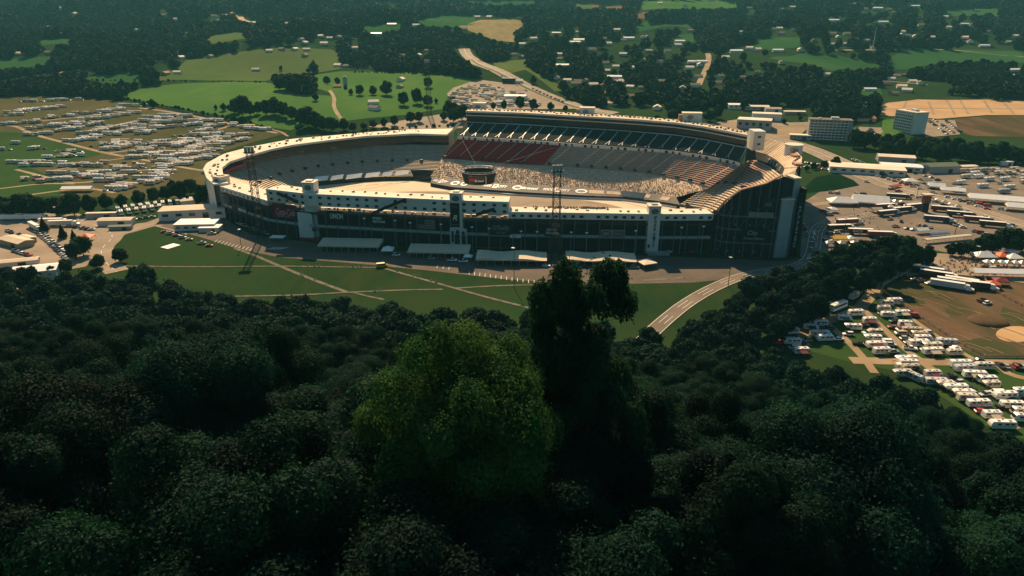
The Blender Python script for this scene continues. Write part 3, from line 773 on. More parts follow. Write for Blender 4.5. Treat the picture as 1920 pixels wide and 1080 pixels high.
# ---- C: the right-hand end, striped benches and a tan upper deck
stC = empty('end_grandstand', label='curved end grandstand of tan striped benches with a sunlit tan upper deck', cat='grandstand')
C_bot = [B_bot[-1], W3(142, 497, -1), W3(151, 478, -1), W3(148, 458, -1), W3(128, 443, -1), W3(90, 436, -1)]
C_mid = [B_red[-1]]
C_top = [B_cb[-1], W3(189, 548, 23.8), W3(197.5, 556, 24), W3(200.5, 528, 24), W3(198, 496, 24), W3(190, 468, 24), W3(175, 442, 24), W3(150, 425, 24)]
NC = 40
C_low = [B_bot[-1]]
Cb = many([B_bot[-1]] + C_bot[1:], NC); Ct = many(C_top, NC)
mb = MB()
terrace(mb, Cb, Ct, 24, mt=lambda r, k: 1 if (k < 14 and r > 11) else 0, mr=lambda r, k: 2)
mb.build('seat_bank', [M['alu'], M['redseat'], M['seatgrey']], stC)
for k in range(2, NC - 6, 3):
    mb = MB(); a, b = Cb[k], Ct[k]; t = (Cb[k + 1] - Cb[k - 1]).normalized() * .5; up = Vector((0, 0, .9))
    mb.quad(a - t + up, a + t + up, b + t + up, b - t + up); mb.build('aisle', M['seatgrey'], stC)
    p = a.lerp(b, .52); mb = MB(); mb.box((0, 0, 0), (1.8, 3.4, 1.2)); mb.build('vomitory', M['dark'], stC, loc=(p.x, p.y, p.z + .9), rz=math.atan2(t.y, t.x))
Cf = [W3(200.4, 560, 24), W3(203, 548, 24), W3(203, 528, 24), W3(200, 504, 24), W3(198, 496, 24)]
Cf2 = [W3(201, 566, 29), W3(205.4, 550, 29), W3(205, 528, 29), W3(202, 507, 29), W3(200, 498, 29)]
mb = MB(); loft(mb, Cf, Cf2, 0, 24); mb.build('fascia', M['shade'], stC)
Ck = line((1430, 258, 38), (1450, 262, 38), (1470, 268, 38), (1490, 280, 38), (1504, 294, 38), (1502, 314, 38))
mb = MB(); a, b = many(Cf2, 30), many(Ck, 30); terrace(mb, a, b, 12, mr=lambda r, k: 1); mb.build('upper_deck', [M['roof2'], M['roof2']], stC)
for px, py, s in ((1434, 295, 'BIG'), (1448, 304, 'TEN'), (1459, 315, 'M')):
    pass
for i, t in enumerate((.33, .42, .51, .62, .80)):
    a, b = at(Cf, t), at(Cf2, t); X = (at(Cf, t + .02) - at(Cf, t)).normalized(); Y = (b - a).normalized(); o_ = a.lerp(b, .5) - Vector((.5, .1, 0))
    lettering('EARNX'[i], o_, X, Y, 2.2, M['wall'], stC, height=3.4, bold=.02)
mb = MB()
e0, e1, e2, e3 = Cf[-1], Ck[-1], Ck[-1] + Vector((0, 0, -10)), Cf2[-1]
mb.quad(e0, e2, e1, e3); mb.build('end_wall', M['roof'], stC)
for q in ((1491, 292), (1495, 308), (1487, 281)):
    p = P(q[0], q[1], 38.5); mb = MB(); mb.box((p.x, p.y, 38.6), (5, 7, 1.6)); mb.build('rooftop_plant', M['redseat'], stC)
p = PY(1489, 271, 526); mb = MB(); mb.tube((p.x, p.y, 20), (p.x, p.y, p.z), 6.6, n=20); mb.tube((p.x, p.y, p.z), (p.x, p.y, p.z + .4), 6.9, n=20, mi=1); mb.build('drum_stair', [M['wall'], M['roof']], stC)
F_END = W3(118.6, 390.6, 0)
# outer wall of the corner
Wp = [W3(118, 390, 0), W3(130, 387, 0), W3(145, 384, 0), W3(156, 383, 0), W3(166, 387, 0)]
def topz(px, py, Y): return PY(px, py, Y).z
Wt = [PY(1345, 397, 391.6), PY(1364, 376, 387.5), PY(1389, 358, 386), PY(1437, 346, 384), PY(1468, 330, 383)]
Wt2 = Wt + [W3(166.5, 389, 44), W3(177, 420, 42), W3(186, 445, 39.6), W3(196, 462, 38.3), W3(213, 500, 38.2), W3(220, 552, 38), W3(211.5, 582, 38), W3(205, 600, 36)]
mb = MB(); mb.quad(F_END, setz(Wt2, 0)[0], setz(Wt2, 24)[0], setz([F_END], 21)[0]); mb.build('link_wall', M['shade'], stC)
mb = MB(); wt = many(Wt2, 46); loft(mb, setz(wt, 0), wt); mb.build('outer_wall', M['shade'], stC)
mb = MB(); loft(mb, Wt2[:5], drop(Wt2[:5], .8)); loft(mb, drop(Wt2[:5], .8), drop([p + Vector((-.5, 1.2, 0)) for p in Wt2[:5]], .8)); mb.build('rim_rail', M['redseat'], stC)
for k in range(1, 30, 2):
    p = at(Wt, k / 30); mb = MB(); mb.box((p.x, p.y - .5, p.z / 2), (.4, .5, p.z)); mb.build('column', M['post'] if k % 4 == 1 else M['dark'], stC)
for z in (8, 16, 24):
    L = [Vector((p.x, p.y - .75, z)) for p in many(Wt[0:5], 30) if p.z > z + 3]
    mb = MB(); loft(mb, L, drop(L, 1.0)); mb.build('floor_edge', M['post'], stC)
for z0, k0, k1 in ((3, 3, 27), (11.5, 6, 20), (19.5, 12, 29), (27, 18, 29)):
    for k in range(k0, k1, 2):
        p = at(Wt, (k + .5) / 30); mb = MB(); mb.box((p.x, p.y - .35, z0), (1.5, .25, 1.6 + (k % 3) * .5)); mb.build('wall_opening', M['black'] if k % 3 else M['post'], stC)
for k in range(4, 28, 3):
    p, q = at(Wt, k / 30), at(Wt, (k + 3) / 30); z = 12 + (k % 4) * 4; mb = MB(); mb.tube((p.x, p.y - .8, z), (q.x, q.y - .8, z + 6), .22, n=4); mb.build('brace', M['post'], stC)
for px, py, w, h, s, hh in ((1440, 383, 7, 7, 'XR', 2.6), (1427, 403, 14, 3.2, None, 0)):
    p = PY(px, py, 382.6); mb = MB(); panel(mb, p, (1, -.1, 0), (0, 0, 1), w, h, .25); mb.build('facade_panel', M['seatgrey'] if s is None else M['dark'], stC)
    if s: lettering(s, p + Vector((0, -.4, 0)), (1, 0, 0), (0, 0, 1), 4.2, M['seatgrey'], stC, bold=.02)
p = PY(1414, 441, 382.3); mb = MB(); panel(mb, p, (1, -.1, 0), (0, .0, 1), 15, 8.5, .3); sgn = mb.build('hanging_sign', M['black']); tag(sgn, 'black sign with white script hung low on the dark corner wall', 'sign')
lettering('City', p + Vector((-1, -.5, 1.2)), (1, -.1, 0), (0, 0, 1), 6, M['band'], sgn, shear=.3)
lettering('Bristol Motor', p + Vector((0, -.5, -1.8)), (1, -.1, 0), (0, 0, 1), 12, M['band'], sgn, shear=.3)

# ---- near side: suite building on a dark steel frame
F = [W3(-203, 468, 0), W3(-157, 428, 0), W3(-127, 415.5, 0), W3(-30, 398.5, 0), W3(-2, 395.5, 0), W3(84, 390.5, 0), W3(119, 391, 0)]
IN = [Vector((.62, .78, 0)), Vector((.45, .9, 0)), Vector((.25, .97, 0)), Vector((.13, .99, 0)), Vector((.07, 1, 0)), Vector((.0, 1, 0)), Vector((-.12, .99, 0))]
def inoff(L, idx, d): return [p + IN[i] * d for p, i in zip(L, idx)]
suite = empty('suite_building', label='long white suite building with small dark windows on dark steel frame, nearest stadium side', cat='building')
def suite_block(idx, z0, z1, depth, rows, n):
    L = [F[i] for i in idx]; B2 = inoff(L, idx, depth)
    mb = MB()
    loft(mb, setz(L, z0), setz(L, z1), 1); loft(mb, setz(L, z1 - .02), setz(B2, z1 - .02), 0); loft(mb, setz(B2, z1), setz(B2, z0), 1); loft(mb, setz(B2, z0), setz(L, z0), 1)
    for e in (0, -1): mb.quad(setz(L, z0)[e], setz(L, z1)[e], setz(B2, z1)[e], setz(B2, z0)[e], 1)
    L2 = [p - IN[i] * .25 for p, i in zip(L, idx)]
    loft(mb, setz(L2, z1 - .5), setz(L2, z1 + .35), 2); loft(mb, setz(L2, z1 + .35), setz([p + IN[i] * .5 for p, i in zip(L2, idx)], z1 + .35), 2); loft(mb, setz([p + IN[i] * .5 for p, i in zip(L2, idx)], z1 + .35), setz([p + IN[i] * .5 for p, i in zip(L2, idx)], z1), 2)
    mb.build('suite_floor', [M['roof'], M['wall'], M['white']], suite)
    win = MB(); win.box((0, 0, 0), (2.1, .3, 1.35)); win.box((0, .04, -.75), (2.4, .4, .14)); wm = win.mesh('window', [M['glass']])
    for r in range(rows):
        z = z0 + (z1 - z0) * ((r + .5) / rows) - .1
        for k in range(n):
            t = (k + .6) / n
            if random.random() < .07: continue
            p = at(L, t); q = at(L, min(1, t + .01)); d = (q - p)
            put('window', wm, suite, (p.x, p.y, z), math.atan2(d.y, d.x))
    for k in range(int(n * .8)):
        p = at(L, (k + random.uniform(.2, .8)) / (n * .8)).lerp(at(B2, (k + .5) / (n * .8)), random.uniform(.3, .85))
        put('air_handler', random.choice((ventm, ventm2, ventm2)), suite, (p.x, p.y, z1), random.random() * .4, (random.uniform(.5, .8), random.uniform(.5, .8), random.uniform(.4, .7)))
suite_block([0, 1], 19.4, 22.8, 16, 1, 11)
suite_block([1, 2, 3, 4], 22.7, 30.4, 13.5, 2, 26)
suite_block([4, 5, 6], 20.4, 24.3, 12.5, 1, 24)
Fm = many(F, 75); INm = many([v.copy() for v in IN], 75)
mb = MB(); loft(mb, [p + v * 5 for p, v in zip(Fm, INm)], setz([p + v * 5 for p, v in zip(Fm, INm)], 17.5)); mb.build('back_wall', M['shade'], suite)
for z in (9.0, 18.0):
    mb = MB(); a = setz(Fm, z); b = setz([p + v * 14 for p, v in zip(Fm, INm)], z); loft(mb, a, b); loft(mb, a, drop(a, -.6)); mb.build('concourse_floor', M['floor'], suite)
mb = MB(); e = F[-1] + Vector((.2, -.3, 0)); e2 = F[-1] + IN[-1] * 45; mb.quad(e, e2, setz([e2], 20)[0], setz([e], 20)[0]); mb.build('end_wall', M['shade'], suite)
mb = MB(); a = [p - v * .15 for p, v in zip(Fm, INm)]
loft(mb, setz(a, 9.1), setz(a, 10.9)); mb.build('guard_band', M['band'], suite)
mb = MB(); loft(mb, setz(a, 18), setz(a, 18.9)); mb.build('guard_rail', M['dark'], suite)
colm = MB(); colm.box((0, 0, 9.9), (.42, .42, 19.8)); colm = colm.mesh('column', [M['post']])
for k in range(1, 46):
    t = k / 46; p = at(F, t); put('column', colm, suite, (p.x, p.y - .35, 0), 0)
# pale boxes added on the upper gallery to catch sun as bright specks
for k in range(95):
    t = (k + random.random()) / 95; p = at(F, t); v = Vector((.1, .99, 0)); d = random.uniform(9.4, 12.2)
    q = p + v * d; mb = MB(); hh = random.uniform(.7, 1.5); mb.box((0, 0, hh / 2), (random.uniform(.8, 3.0), .9, hh)); mb.build('sun_speck_box', M['white' if k % 3 else 'tanbench'], suite, loc=(q.x, q.y, 18), rz=-.15)
# outside stairs climbing the face
for x0, z0, x1, z1 in ((697, 400, 762, 373), (893, 402, 928, 391), (521, 361, 560, 378)):
    a = PY(x0, z0, 0 + 404 if x0 < 800 else 393); b = PY(x1, z1, 402 if x0 < 800 else 392)
    if x0 < 600: a, b = PY(x0, z0, 421), PY(x1, z1, 415)
    mb = MB(); n = Vector((-.1, -.5, 0))
    for sy in (0, -2.0):
        mb.quad(a + n + Vector((0, sy, -.7)), b + n + Vector((0, sy, -.7)), b + n + Vector((0, sy, .9)), a + n + Vector((0, sy, .9)))
    mb.quad(a + n + Vector((0, 0, -.7)), a + n + Vector((0, -2, -.7)), b + n + Vector((0, -2, -.7)), b + n + Vector((0, 0, -.7)))
    mb.build('outside_stair', M['dark'], suite)

# ---- stair towers
def tower(px, basepx, py0, w, d, h, rz, label, emb=True, Y=None, mt='wall'):
    b = P(px, py0); t = empty('stair_tower', (b.x, b.y, 0), rz, label, 'tower', 'stair towers round the stadium')
    mb = MB(); mb.box((0, d / 2, h / 2), (w, d, h)); mb.build('shaft', M[mt], t)
    mb = MB(); mb.box((0, d / 2, h + .3), (w + .8, d + .8, .6)); mb.box((0, d / 2, h + .9), (w * .5, d * .5, .8), mi=1); mb.build('cap', [M['roof'], M['steel']], t)
    if emb:
        mb = MB(); disc(mb, (0, -.02, h - 2.8), (1, 0, 0), (0, 0, 1), 2.1, 1.6, .12); mb.build('emblem', M['dark'], t)
        mb = MB(); disc(mb, (0, -.16, h - 2.8), (1, 0, 0), (0, 0, 1), 1.6, 1.1, .1); e = mb.build('emblem_centre', M['seatgrey'], t)
        mb = MB(); panel(mb, (0, -.3, h - 2.8), (1, 0, .35), (0, 0, 1), 2.6, .35, .08); mb.build('emblem_stroke', M['dark'], t)
    return t
M['towerwall'] = mat('shaded_tower_wall', (.34, .36, .35), .8, .1, .12)  # pale tower wall darkened: its shade is put into the colour
t1 = tower(416, 0, 402, 8.2, 8, 27, -.5, 'white stair tower with round emblem beside the low concourse roof')
mb = MB(); mb.box((-4.6, 2, 12), (.5, 3, 24)); mb.build('side_rib', M['wall'], t1); mb = MB(); mb.box((-4.35, .6, 12), (.3, .5, 24)); mb.build('dark_joint', M['dark'], t1)
mb = MB(); panel(mb, (-.3, -.02, 8), (1, 0, 0), (0, 0, 1), 2.6, 1.6, .15); mb.build('wall_sign', M['dark'], t1)
t2 = tower(588, 0, 449, 7.5, 8, 36.5, -.12, 'white stair tower with red base next to the red script sign')
mb = MB(); mb.box((-3.2, .6, 9.6), (9.5, 6, 17)); mb.build('lower_block', M['wall'], t2)
mb = MB(); mb.box((-1.2, 1.5, .95), (13.8, 9, 1.9)); mb.build('red_base', M['red'], t2)
mb = MB(); panel(mb, (2.4, -2.5, 7.2), (1, 0, 0), (0, 0, 1), 3.2, 1.5, .15); mb.build('wall_sign', M['dark'], t2)
t3 = tower(857, 0, 469, 7.2, 6, 35, -.13, 'stair tower with tall black sign above a grey photo poster', mt='wall')
mb = MB(); panel(mb, (-.6, -.02, 22), (1, 0, 0), (0, 0, 1), 5.6, 15, .2); mb.build('black_sign', M['black'], t3)
lettering('FISHING', (-.6, -.3, 27.4), (1, 0, 0), (0, 0, 1), 4., M['seatgrey'], t3); lettering('R', (-.6, -.3, 20.6), (1, 0, 0), (0, 0, 1), 2.6, M['white'], t3, height=3.2, shear=.3)
lettering('OUTDOORS', (-.6, -.3, 16.2), (1, 0, 0), (0, 0, 1), 3.8, M['seatgrey'], t3)
mb = MB(); panel(mb, (1.2, -.02, 8.6), (1, 0, 0), (0, 0, 1), 10.5, 10.6, .25); ps = mb.build('photo_poster', M['poster'], t3)
mb = MB(); disc(mb, (.7, -.3, 11.5), (1, 0, 0), (0, 0, 1), 1.2, 1.5, .05); panel(mb, (.4, -.3, 7.), (1, 0, 0), (0, 0, 1), 3.2, 6, .04); disc(mb, (4.2, -.3, 11), (1, 0, 0), (0, 0, 1), 1., 1.3, .05); panel(mb, (4.4, -.3, 6.6), (1, 0, 0), (0, 0, 1), 2.6, 6, .04); panel(mb, (-2.4, -.3, 8.6), (1, 0, 0), (0, 0, 1), 1.5, 7, .03); mb.build('poster_figure', M['dark'], ps)
t4 = tower(1222, 0, 476, 7.0, 7, 29, .0, 'white stair tower with dark vertical lettering down its face')
for i, ch in enumerate('FOODCITY'):
    z = 22.4 - i * 2.35 - (.8 if i > 3 else 0)
    lettering(ch, (.6, -.12, z), (1, 0, 0), (0, 0, 1), 1.5, M['dark'], t4, height=1.9, bold=.04)
mb = MB(); mb.box((-2.2, -.1, 5), (1.2, .3, 1.8)); mb.build('wall_sign', M['dark'], t4)
mb = MB(); mb.box((3.5, -1.5, .9), (13, 4, 1.8)); mb.build('ramp_wall', M['steel'], t4)
t5 = tower(1462, 0, 483, 7.6, 11, 35, .18, 'tall pale corner tower with rotated white letters down its dark side', emb=False, mt='towerwall')
mb = MB(); mb.box((5.6, 7, 23.2), (3.8, 9, 46.4)); mb.build('upper_shaft', M['towerwall'], t5)
mb = MB(); mb.box((5.6, 7, 46.7), (4.4, 9.6, .6)); mb.build('cap_slab', M['roof'], t5)
mb = MB(); mb.box((8.7, 4.6, 21), (1.6, 13, 41)); mb.build('dark_banner', M['black'], t5)
lettering('BRISTOL', (7.4, -1.62, 20), (0, 0, 1), (-1, 0, 0), 27, M['band'], t5, height=2.0, bold=.02)
mb = MB(); mb.box((7.4, -1.3, 20.5), (3.2, .5, 37)); mb.build('front_banner', M['black'], t5)
for px, py, w, lab in ((896, 203, 12, 'white stair tower at the back of the tall stand, beside the parking field'), (1100, 206, 13, 'white stair tower with emblem rising behind the middle of the tall stand'), (1296, 219, 16, 'wide white stair tower behind the tall stand nearest the tall pale hotel')):
    k = tpx(px); p = min(Brear, key=lambda q: abs(proj(*q)[0] - px))
    t = empty('stair_tower', (p.x, p.y + 1, 0), -.15, lab, 'tower', 'stair towers round the stadium')
    mb = MB(); mb.box((0, 4, 28), (w, 8, 56)); mb.build('shaft', M['wall'], t); mb = MB(); mb.box((0, 4, 56.3), (w + .8, 8.8, .6)); mb.build('cap', M['roof'], t)
    mb = MB(); disc(mb, (-w * .1, -.02, 53), (1, 0, 0), (0, 0, 1), 2.6, 2., .12); mb.build('emblem', M['seatgrey'], t)
    mb = MB(); mb.box((-w * .5 - 1.6, 2, 52), (3, 4, 6)); mb.build('annex', M['redseat'], t)

# ---- signs hung on the near frame
def fac(px, py, out=.9):
    best = None
    for i in range(len(F) - 1):
        a, b = F[i], F[i + 1]; n = Vector((-(b - a).y, (b - a).x, 0)).normalized()
        if n.y > 0: n = -n
        a = a + n * out
        d = Vector(ray(px, py)); o = Vector((0, 0, CAM_H))
        t = (a - o).dot(n) / d.dot(n); q = o + d * t
        s = (q - a).dot((b - a).normalized()) / (b - a).length
        if -.02 <= s <= 1.02: best = (q, (b - a).normalized(), n)
    return best
def facsign(px0, py0, px1, py1, m, label, name='banner', texts=(), cat='banner'):
    q, X, n = fac((px0 + px1) / 2, (py0 + py1) / 2)
    a, _, _ = fac(px0, (py0 + py1) / 2); b, _, _ = fac(px1, (py0 + py1) / 2); w = (b - a).length
    h = fac((px0 + px1) / 2, py0)[0].z - fac((px0 + px1) / 2, py1)[0].z
    mb = MB(); panel(mb, q, X, (0, 0, 1), w, h, .2); o = mb.build(name, M[m]); tag(o, label, cat)
    for s, dx, dz, fw, fh, mm, sh in texts:
        lettering(s, q + n * .3 + X * dx * w + Vector((0, 0, dz * h)), X, (0, 0, 1), w * fw, M[mm], o, height=h * fh if fh else None, shear=sh, bold=.025)
    return o, q, X, n, w, h
M['cokered'] = mat('wine_red_sign', (.10, .016, .03), .6, .05, .3); M['pinktext'] = mat('pink_lettering', (.62, .18, .25), .6, .05, .3)
facsign(512, 383, 552, 408, 'cokered', 'wine-red billboard with pink flowing script beside the red-based tower', 'billboard', (('Coca-Cola', .08, -.06, .86, .5, 'pinktext', .35), ('BRISTOL', 0, -.40, .6, .12, 'seatgrey', 0)), 'billboard')
facsign(612, 395, 644, 415, 'black', 'black banner with pale UNOH letters between steel columns', 'banner', (('UNOH', .1, 0, .75, .5, 'wall', 0),))
o, q, X, n, w, h = facsign(694, 403, 728, 421, 'black', 'dark banner with two short pale lines of lettering', 'banner', (('SPEED', -.1, .15, .5, .25, 'wall', 0), ('NETWORK', 0, -.2, .7, .25, 'wall', 0)))
M['flagred'] = mat('flag_red', (.16, .02, .03), .7, .05, .3)
o, q, X, n, w, h = facsign(784, 411, 816, 430, 'flagred', 'large striped national flag hung flat on the frame', 'flag', (), 'flag')
mb = MB()
for k in range(6): panel(mb, q + n * .25 + Vector((0, 0, h * (.5 - (2 * k + 1.5) / 13))), X, (0, 0, 1), w, h / 13, .05)
mb.build('white_stripe', M['seatgrey'], o)
mb = MB(); panel(mb, q + n * .34 - X * w * .3 + Vector((0, 0, h * .23)), X, (0, 0, 1), w * .4, h * .54, .05); mb.build('star_field', M['navy'], o)
facsign(917, 417, 962, 441, 'dark', 'dark banner with outlined green script next to the poster tower', 'banner', ((("O'Reilly"), 0, .05, .72, .45, 'seatgrey', .1), ('AUTO PARTS', 0, -.3, .4, .13, 'seatgrey', 0)))
o, *_ = facsign(956, 440, 977, 446, 'white', 'small red and white gate sign under the script banner', 'gate_sign', (('GATE', -.1, 0, .4, .6, 'signred', 0),), 'sign')
facsign(1021, 425, 1049, 443, 'black', 'black banner with two pale lines beside the lattice mast', 'banner', (('SCHOOL', 0, .2, .7, .25, 'wall', 0), ('TECHNICAL', 0, -.15, .9, .25, 'wall', 0)))
o, q, X, n, w, h = facsign(1126, 431, 1172, 446, 'seatgrey', 'grey banner with oval logo and two lines of dark lettering', 'banner', (('GOOD', .25, .2, .45, .3, 'dark', 0), ('FAST', .25, -.2, .45, .3, 'dark', 0)))
mb = MB(); disc(mb, q + n * .25 - X * w * .28, X, (0, 0, 1), w * .2, h * .36, .08, mi=0); disc(mb, q + n * .4 - X * w * .28, X, (0, 0, 1), w * .16, h * .26, .05, mi=1); mb.build('oval_logo', [M['dark'], M['seatgrey']], o)
facsign(436, 385, 462, 400, 'dark', 'dark banner with pale letters near the round-emblem corner tower', 'banner', (('BRISTOL', .2, 0, .5, .3, 'white', 0),))

# lamps on posts in front of the near side
for i, (px, py) in enumerate(((683, 410), (741, 414), (769, 418), (827, 421), (885, 426), (917, 429), (977, 434), (1007, 435), (1071, 436), (1100, 437), (1192, 433), (1278, 427), (1319, 425))):
    q, X, n = fac(px, py, 3.2)
    t = empty('lamp_post', (q.x, q.y, 0), 0, f'slim lamp post with white head, {nth(i + 1)} along the near stadium face', 'lamp post', 'lamp posts along the near stadium face')
    mb = MB(); mb.tube((0, 0, 0), (0, 0, q.z), .16, .1); mb.build('post', M['steel'], t)
    mb = MB(); mb.box((0, -.5, q.z + .3), (1.5, 1.0, .6)); mb.tube((0, 0, q.z), (0, -.5, q.z + .3), .1); mb.build('lamp_head', M['white'], t)

# long entrance canopies along the foot of the near side
for i, (x0, x1, yt, yb, c_) in enumerate(((597, 712, 452, 468, 'flat'), (765, 880, 465, 480, 'flat'), (893, 1026, 476, 494, 'wavy'), (1062, 1194, 480, 496, 'wavy'))):
    a, b = P(x0, yb + 4, 0), P(x1, yb + 6, 0); L = (b - a).length; ang = math.atan2(b.y - a.y, b.x - a.x)
    t = empty('entrance_canopy', ((a.x + b.x) / 2, (a.y + b.y) / 2 + 6, 0), ang, f'{("pale flat","tan flat","pale wavy","long wavy grey")[i]} entrance canopy, {nth(i + 1)} from the red-based tower', 'canopy', 'entrance canopies under the near side')
    mb = MB(); n = 14
    for k in range(n):
        xa, xb = -L / 2 + L * k / n, -L / 2 + L * (k + 1) / n; za, zb = [5.2 + (.5 * math.sin(x * .25) if c_ == 'wavy' else 0) for x in (xa, xb)]
        mb.quad((xa, -6, za - 1.2), (xb, -6, zb - 1.2), (xb, 6, zb), (xa, 6, za)); mb.quad((xa, -6, 3.1), (xb, -6, 3.1), (xb, -6, zb - 1.2), (xa, -6, za - 1.2))
    mb.quad((-L / 2, -6, 3.1), (-L / 2, -6, 4), (-L / 2, 6, 5.2), (-L / 2, 6, 3.1)); mb.quad((L / 2, -6, 3.1), (L / 2, -6, 4), (L / 2, 6, 5.2), (L / 2, 6, 3.1))
    mb.build('canopy_roof', M['roof2'], t)
    mb = MB(); mb.box((0, 3, 1.5), (L - 2, 4, 3)); mb.build('booth_row', M['shade'], t)
    for k in range(9):
        mb = MB(); mb.box((-L / 2 + L * (k + .3) / 8.6, -5.6, 1.5), (.3, .3, 3)); mb.build('post', M['steel'], t)

# ---- lattice light masts
def lattice(loc, h, wb, wt, label, head=True, thick=.21):
    t = empty('light_mast', loc, .1, label, 'light mast', 'floodlight masts')
    legs = []
    for sx, sy in ((-1, -1), (1, -1), (1, 1), (-1, 1)):
        mb = MB(); mb.tube((sx * wb / 2, sy * wb / 2, 0), (sx * wt / 2, sy * wt / 2, h), thick, thick * .8); mb.build('leg', M['dark'], t)
    mb = MB(); n = int(h / 5)
    for k in range(n):
        z0, z1 = h * k / n, h * (k + 1) / n; w0, w1 = wb + (wt - wb) * k / n, wb + (wt - wb) * (k + 1) / n
        c0 = [(-w0 / 2, -w0 / 2, z0), (w0 / 2, -w0 / 2, z0), (w0 / 2, w0 / 2, z0), (-w0 / 2, w0 / 2, z0)]; c1 = [(-w1 / 2, -w1 / 2, z1), (w1 / 2, -w1 / 2, z1), (w1 / 2, w1 / 2, z1), (-w1 / 2, w1 / 2, z1)]
        for i in range(4):
            j = (i + 1) % 4
            mb.tube(c0[i], c1[j], thick * .45, n=4); mb.tube(c0[j], c1[i], thick * .45, n=4); mb.tube(c1[i], c1[j], thick * .5, n=4)
    mb.build('bracing', M['dark'], t)
    if head:
        for k in range(3):
            mb = MB(); mb.box((-2 + 2 * k, .3, h + 1.5), (1.7, .8, 4.2), ry=0); mb.box((-2 + 2 * k, .8, h + 1.5), (1.4, .3, 3.8), mi=1); mb.build('lamp_bank', [M['steel'], M['white']], t)
        mb = MB(); mb.box((0, 0, h + .2), (7, 2.4, .4)); mb.build('platform', M['dark'], t)
    return t
b = P(490, 447); lattice((b.x, b.y, 0), 55, 4.4, 3.2, 'dark lattice floodlight mast before the low corner of the suites')
b = P(1041, 486); lattice((b.x, b.y, 0), 52, 4.6, 3.6, 'dark lattice floodlight mast with pale lamp banks in front of suites')
b = P(806, 240); lattice((b.x, b.y, H(b.x, b.y)), 62, 6, 4.4, 'far lattice mast behind the curved grandstand roof, against the pasture', thick=.26)
b = P(1222, 214, 0); lattice((b.x + 4, b.y + 6, H(b.x, b.y)), 54, 5, 4, 'thin far lattice mast behind the tall grandstand, against dark trees', thick=.25, head=False)
for i, px in enumerate((500, 1000)):
    pass

# ---- hanging ring screen
scb = empty('video_screen', (-25.5, 522, 0), 0, 'round hanging video screen with ring truss above the infield', 'video screen')
n = 40
def ringp(r, z, k): t = 2 * math.pi * k / n; return (r * math.cos(t) * 1.0, r * math.sin(t) * .92, z)
mb = MB()
for k in range(n): mb.quad(ringp(11.6, 13.5, k), ringp(11.6, 13.5, k + 1), ringp(13.6, 22.0, k + 1), ringp(13.6, 22.0, k)); mb.quad(ringp(13.6, 22, k), ringp(13.6, 22, k + 1), ringp(12.8, 22, k + 1), ringp(12.8, 22, k)); mb.quad(ringp(12.8, 22, k), ringp(12.8, 22, k + 1), ringp(11, 14, k + 1), ringp(11, 14, k))
mb.build('screen_drum', M['shade'], scb)
mb = MB()
for k in range(n):
    mb.tube(ringp(14.6, 23.6, k), ringp(14.6, 23.6, k + 1), .32, n=5); mb.tube(ringp(14.2, 22.2, k), ringp(14.2, 22.2, k + 1), .2, n=4)
    if k % 2 == 0: mb.tube(ringp(14.6, 23.6, k), ringp(14.2, 22.2, k + 1), .14, n=4); mb.tube(ringp(13.6, 22, k), ringp(14.4, 23, k), .2, n=4)
mb.build('ring_truss', M['steel'], scb)
nrm = Vector((0, -1, -.22)).normalized()
fc = Vector((-1.0, -11.8, 17.6))
mb = MB(); panel(mb, fc, (1, 0, 0), (0, -.2, 1), 13, 7, .3); pn = mb.build('screen_face', M['glass'], scb)
lettering('Bristol', fc + Vector((1.8, -1.0, -.3)), (1, 0, 0), (0, -.2, 1), 7, M['white'], pn, shear=.25, bold=.03)
mb = MB(); disc(mb, fc + Vector((-3.6, -1.1, .6)), (1, 0, .15), (0, -.2, 1), 2.6, 1.2, .1); mb.build('red_emblem', M['signred'], pn)
mb = MB(); panel(mb, fc + Vector((6.9, -.9, -.2)), (1, 0, 0), (0, -.2, 1), .7, 6.5, .1); mb.build('score_column', M['wall'], pn)
for tx, ty, tz in ((-27, 142, 31), (95, 108, 30), (-110, -98, 24), (110, -122, 25)):
    mb = MB(); ang = math.atan2(ty, tx); a = Vector((14 * math.cos(ang), 13 * math.sin(ang), 23.5)); mb.tube(a, (tx, ty, tz), .08, n=4); mb.build('cable', M['post'], scb)

# ---- crowd in the lower tier
mb = MB()
CR = [(.50, .38, .27), (.40, .20, .14), (.22, .18, .15), (.58, .46, .35), (.42, .30, .21)]
cm = [mat('crowd_cloth_%s' % n_, c, .9, .1, 1.) for n_, c in zip(('tan', 'red', 'navy', 'pale', 'brown'), CR)]
def spectator(p, mi, s=1.):
    x, y, z = p; w = .40 * s; h = .62 * s
    mb.add([(x - w, y - .25, z), (x + w, y - .25, z), (x + w, y + .25, z), (x - w, y + .25, z), (x - w * .8, y - .15, z + h), (x + w * .8, y - .15, z + h), (x + w * .8, y + .15, z + h), (x - w * .8, y + .15, z + h), (x, y, z + h + .42)],
           [(0, 1, 5, 4), (1, 2, 6, 5), (2, 3, 7, 6), (3, 0, 4, 7), (4, 5, 8), (5, 6, 8), (6, 7, 8), (7, 4, 8)], mi)
for k in range(7000):
    t = random.random(); f = random.uniform(.02, .98)
    if t > .82 and random.random() < .6: continue
    a, b_ = at(Ba, t), at(Br, t); r = int(f * 11); ff = (r + random.uniform(.3, .8)) / 11
    p = a.lerp(b_, ff); z = p.z + .02
    spectator((p.x, p.y, z), random.choices(range(5), (5, 1, 1, 5, 4))[0], .56)
crowd = mb.build('crowd', cm); tag(crowd, 'seated crowd filling the lower tier of the tall grandstand', 'crowd', kind='stuff')
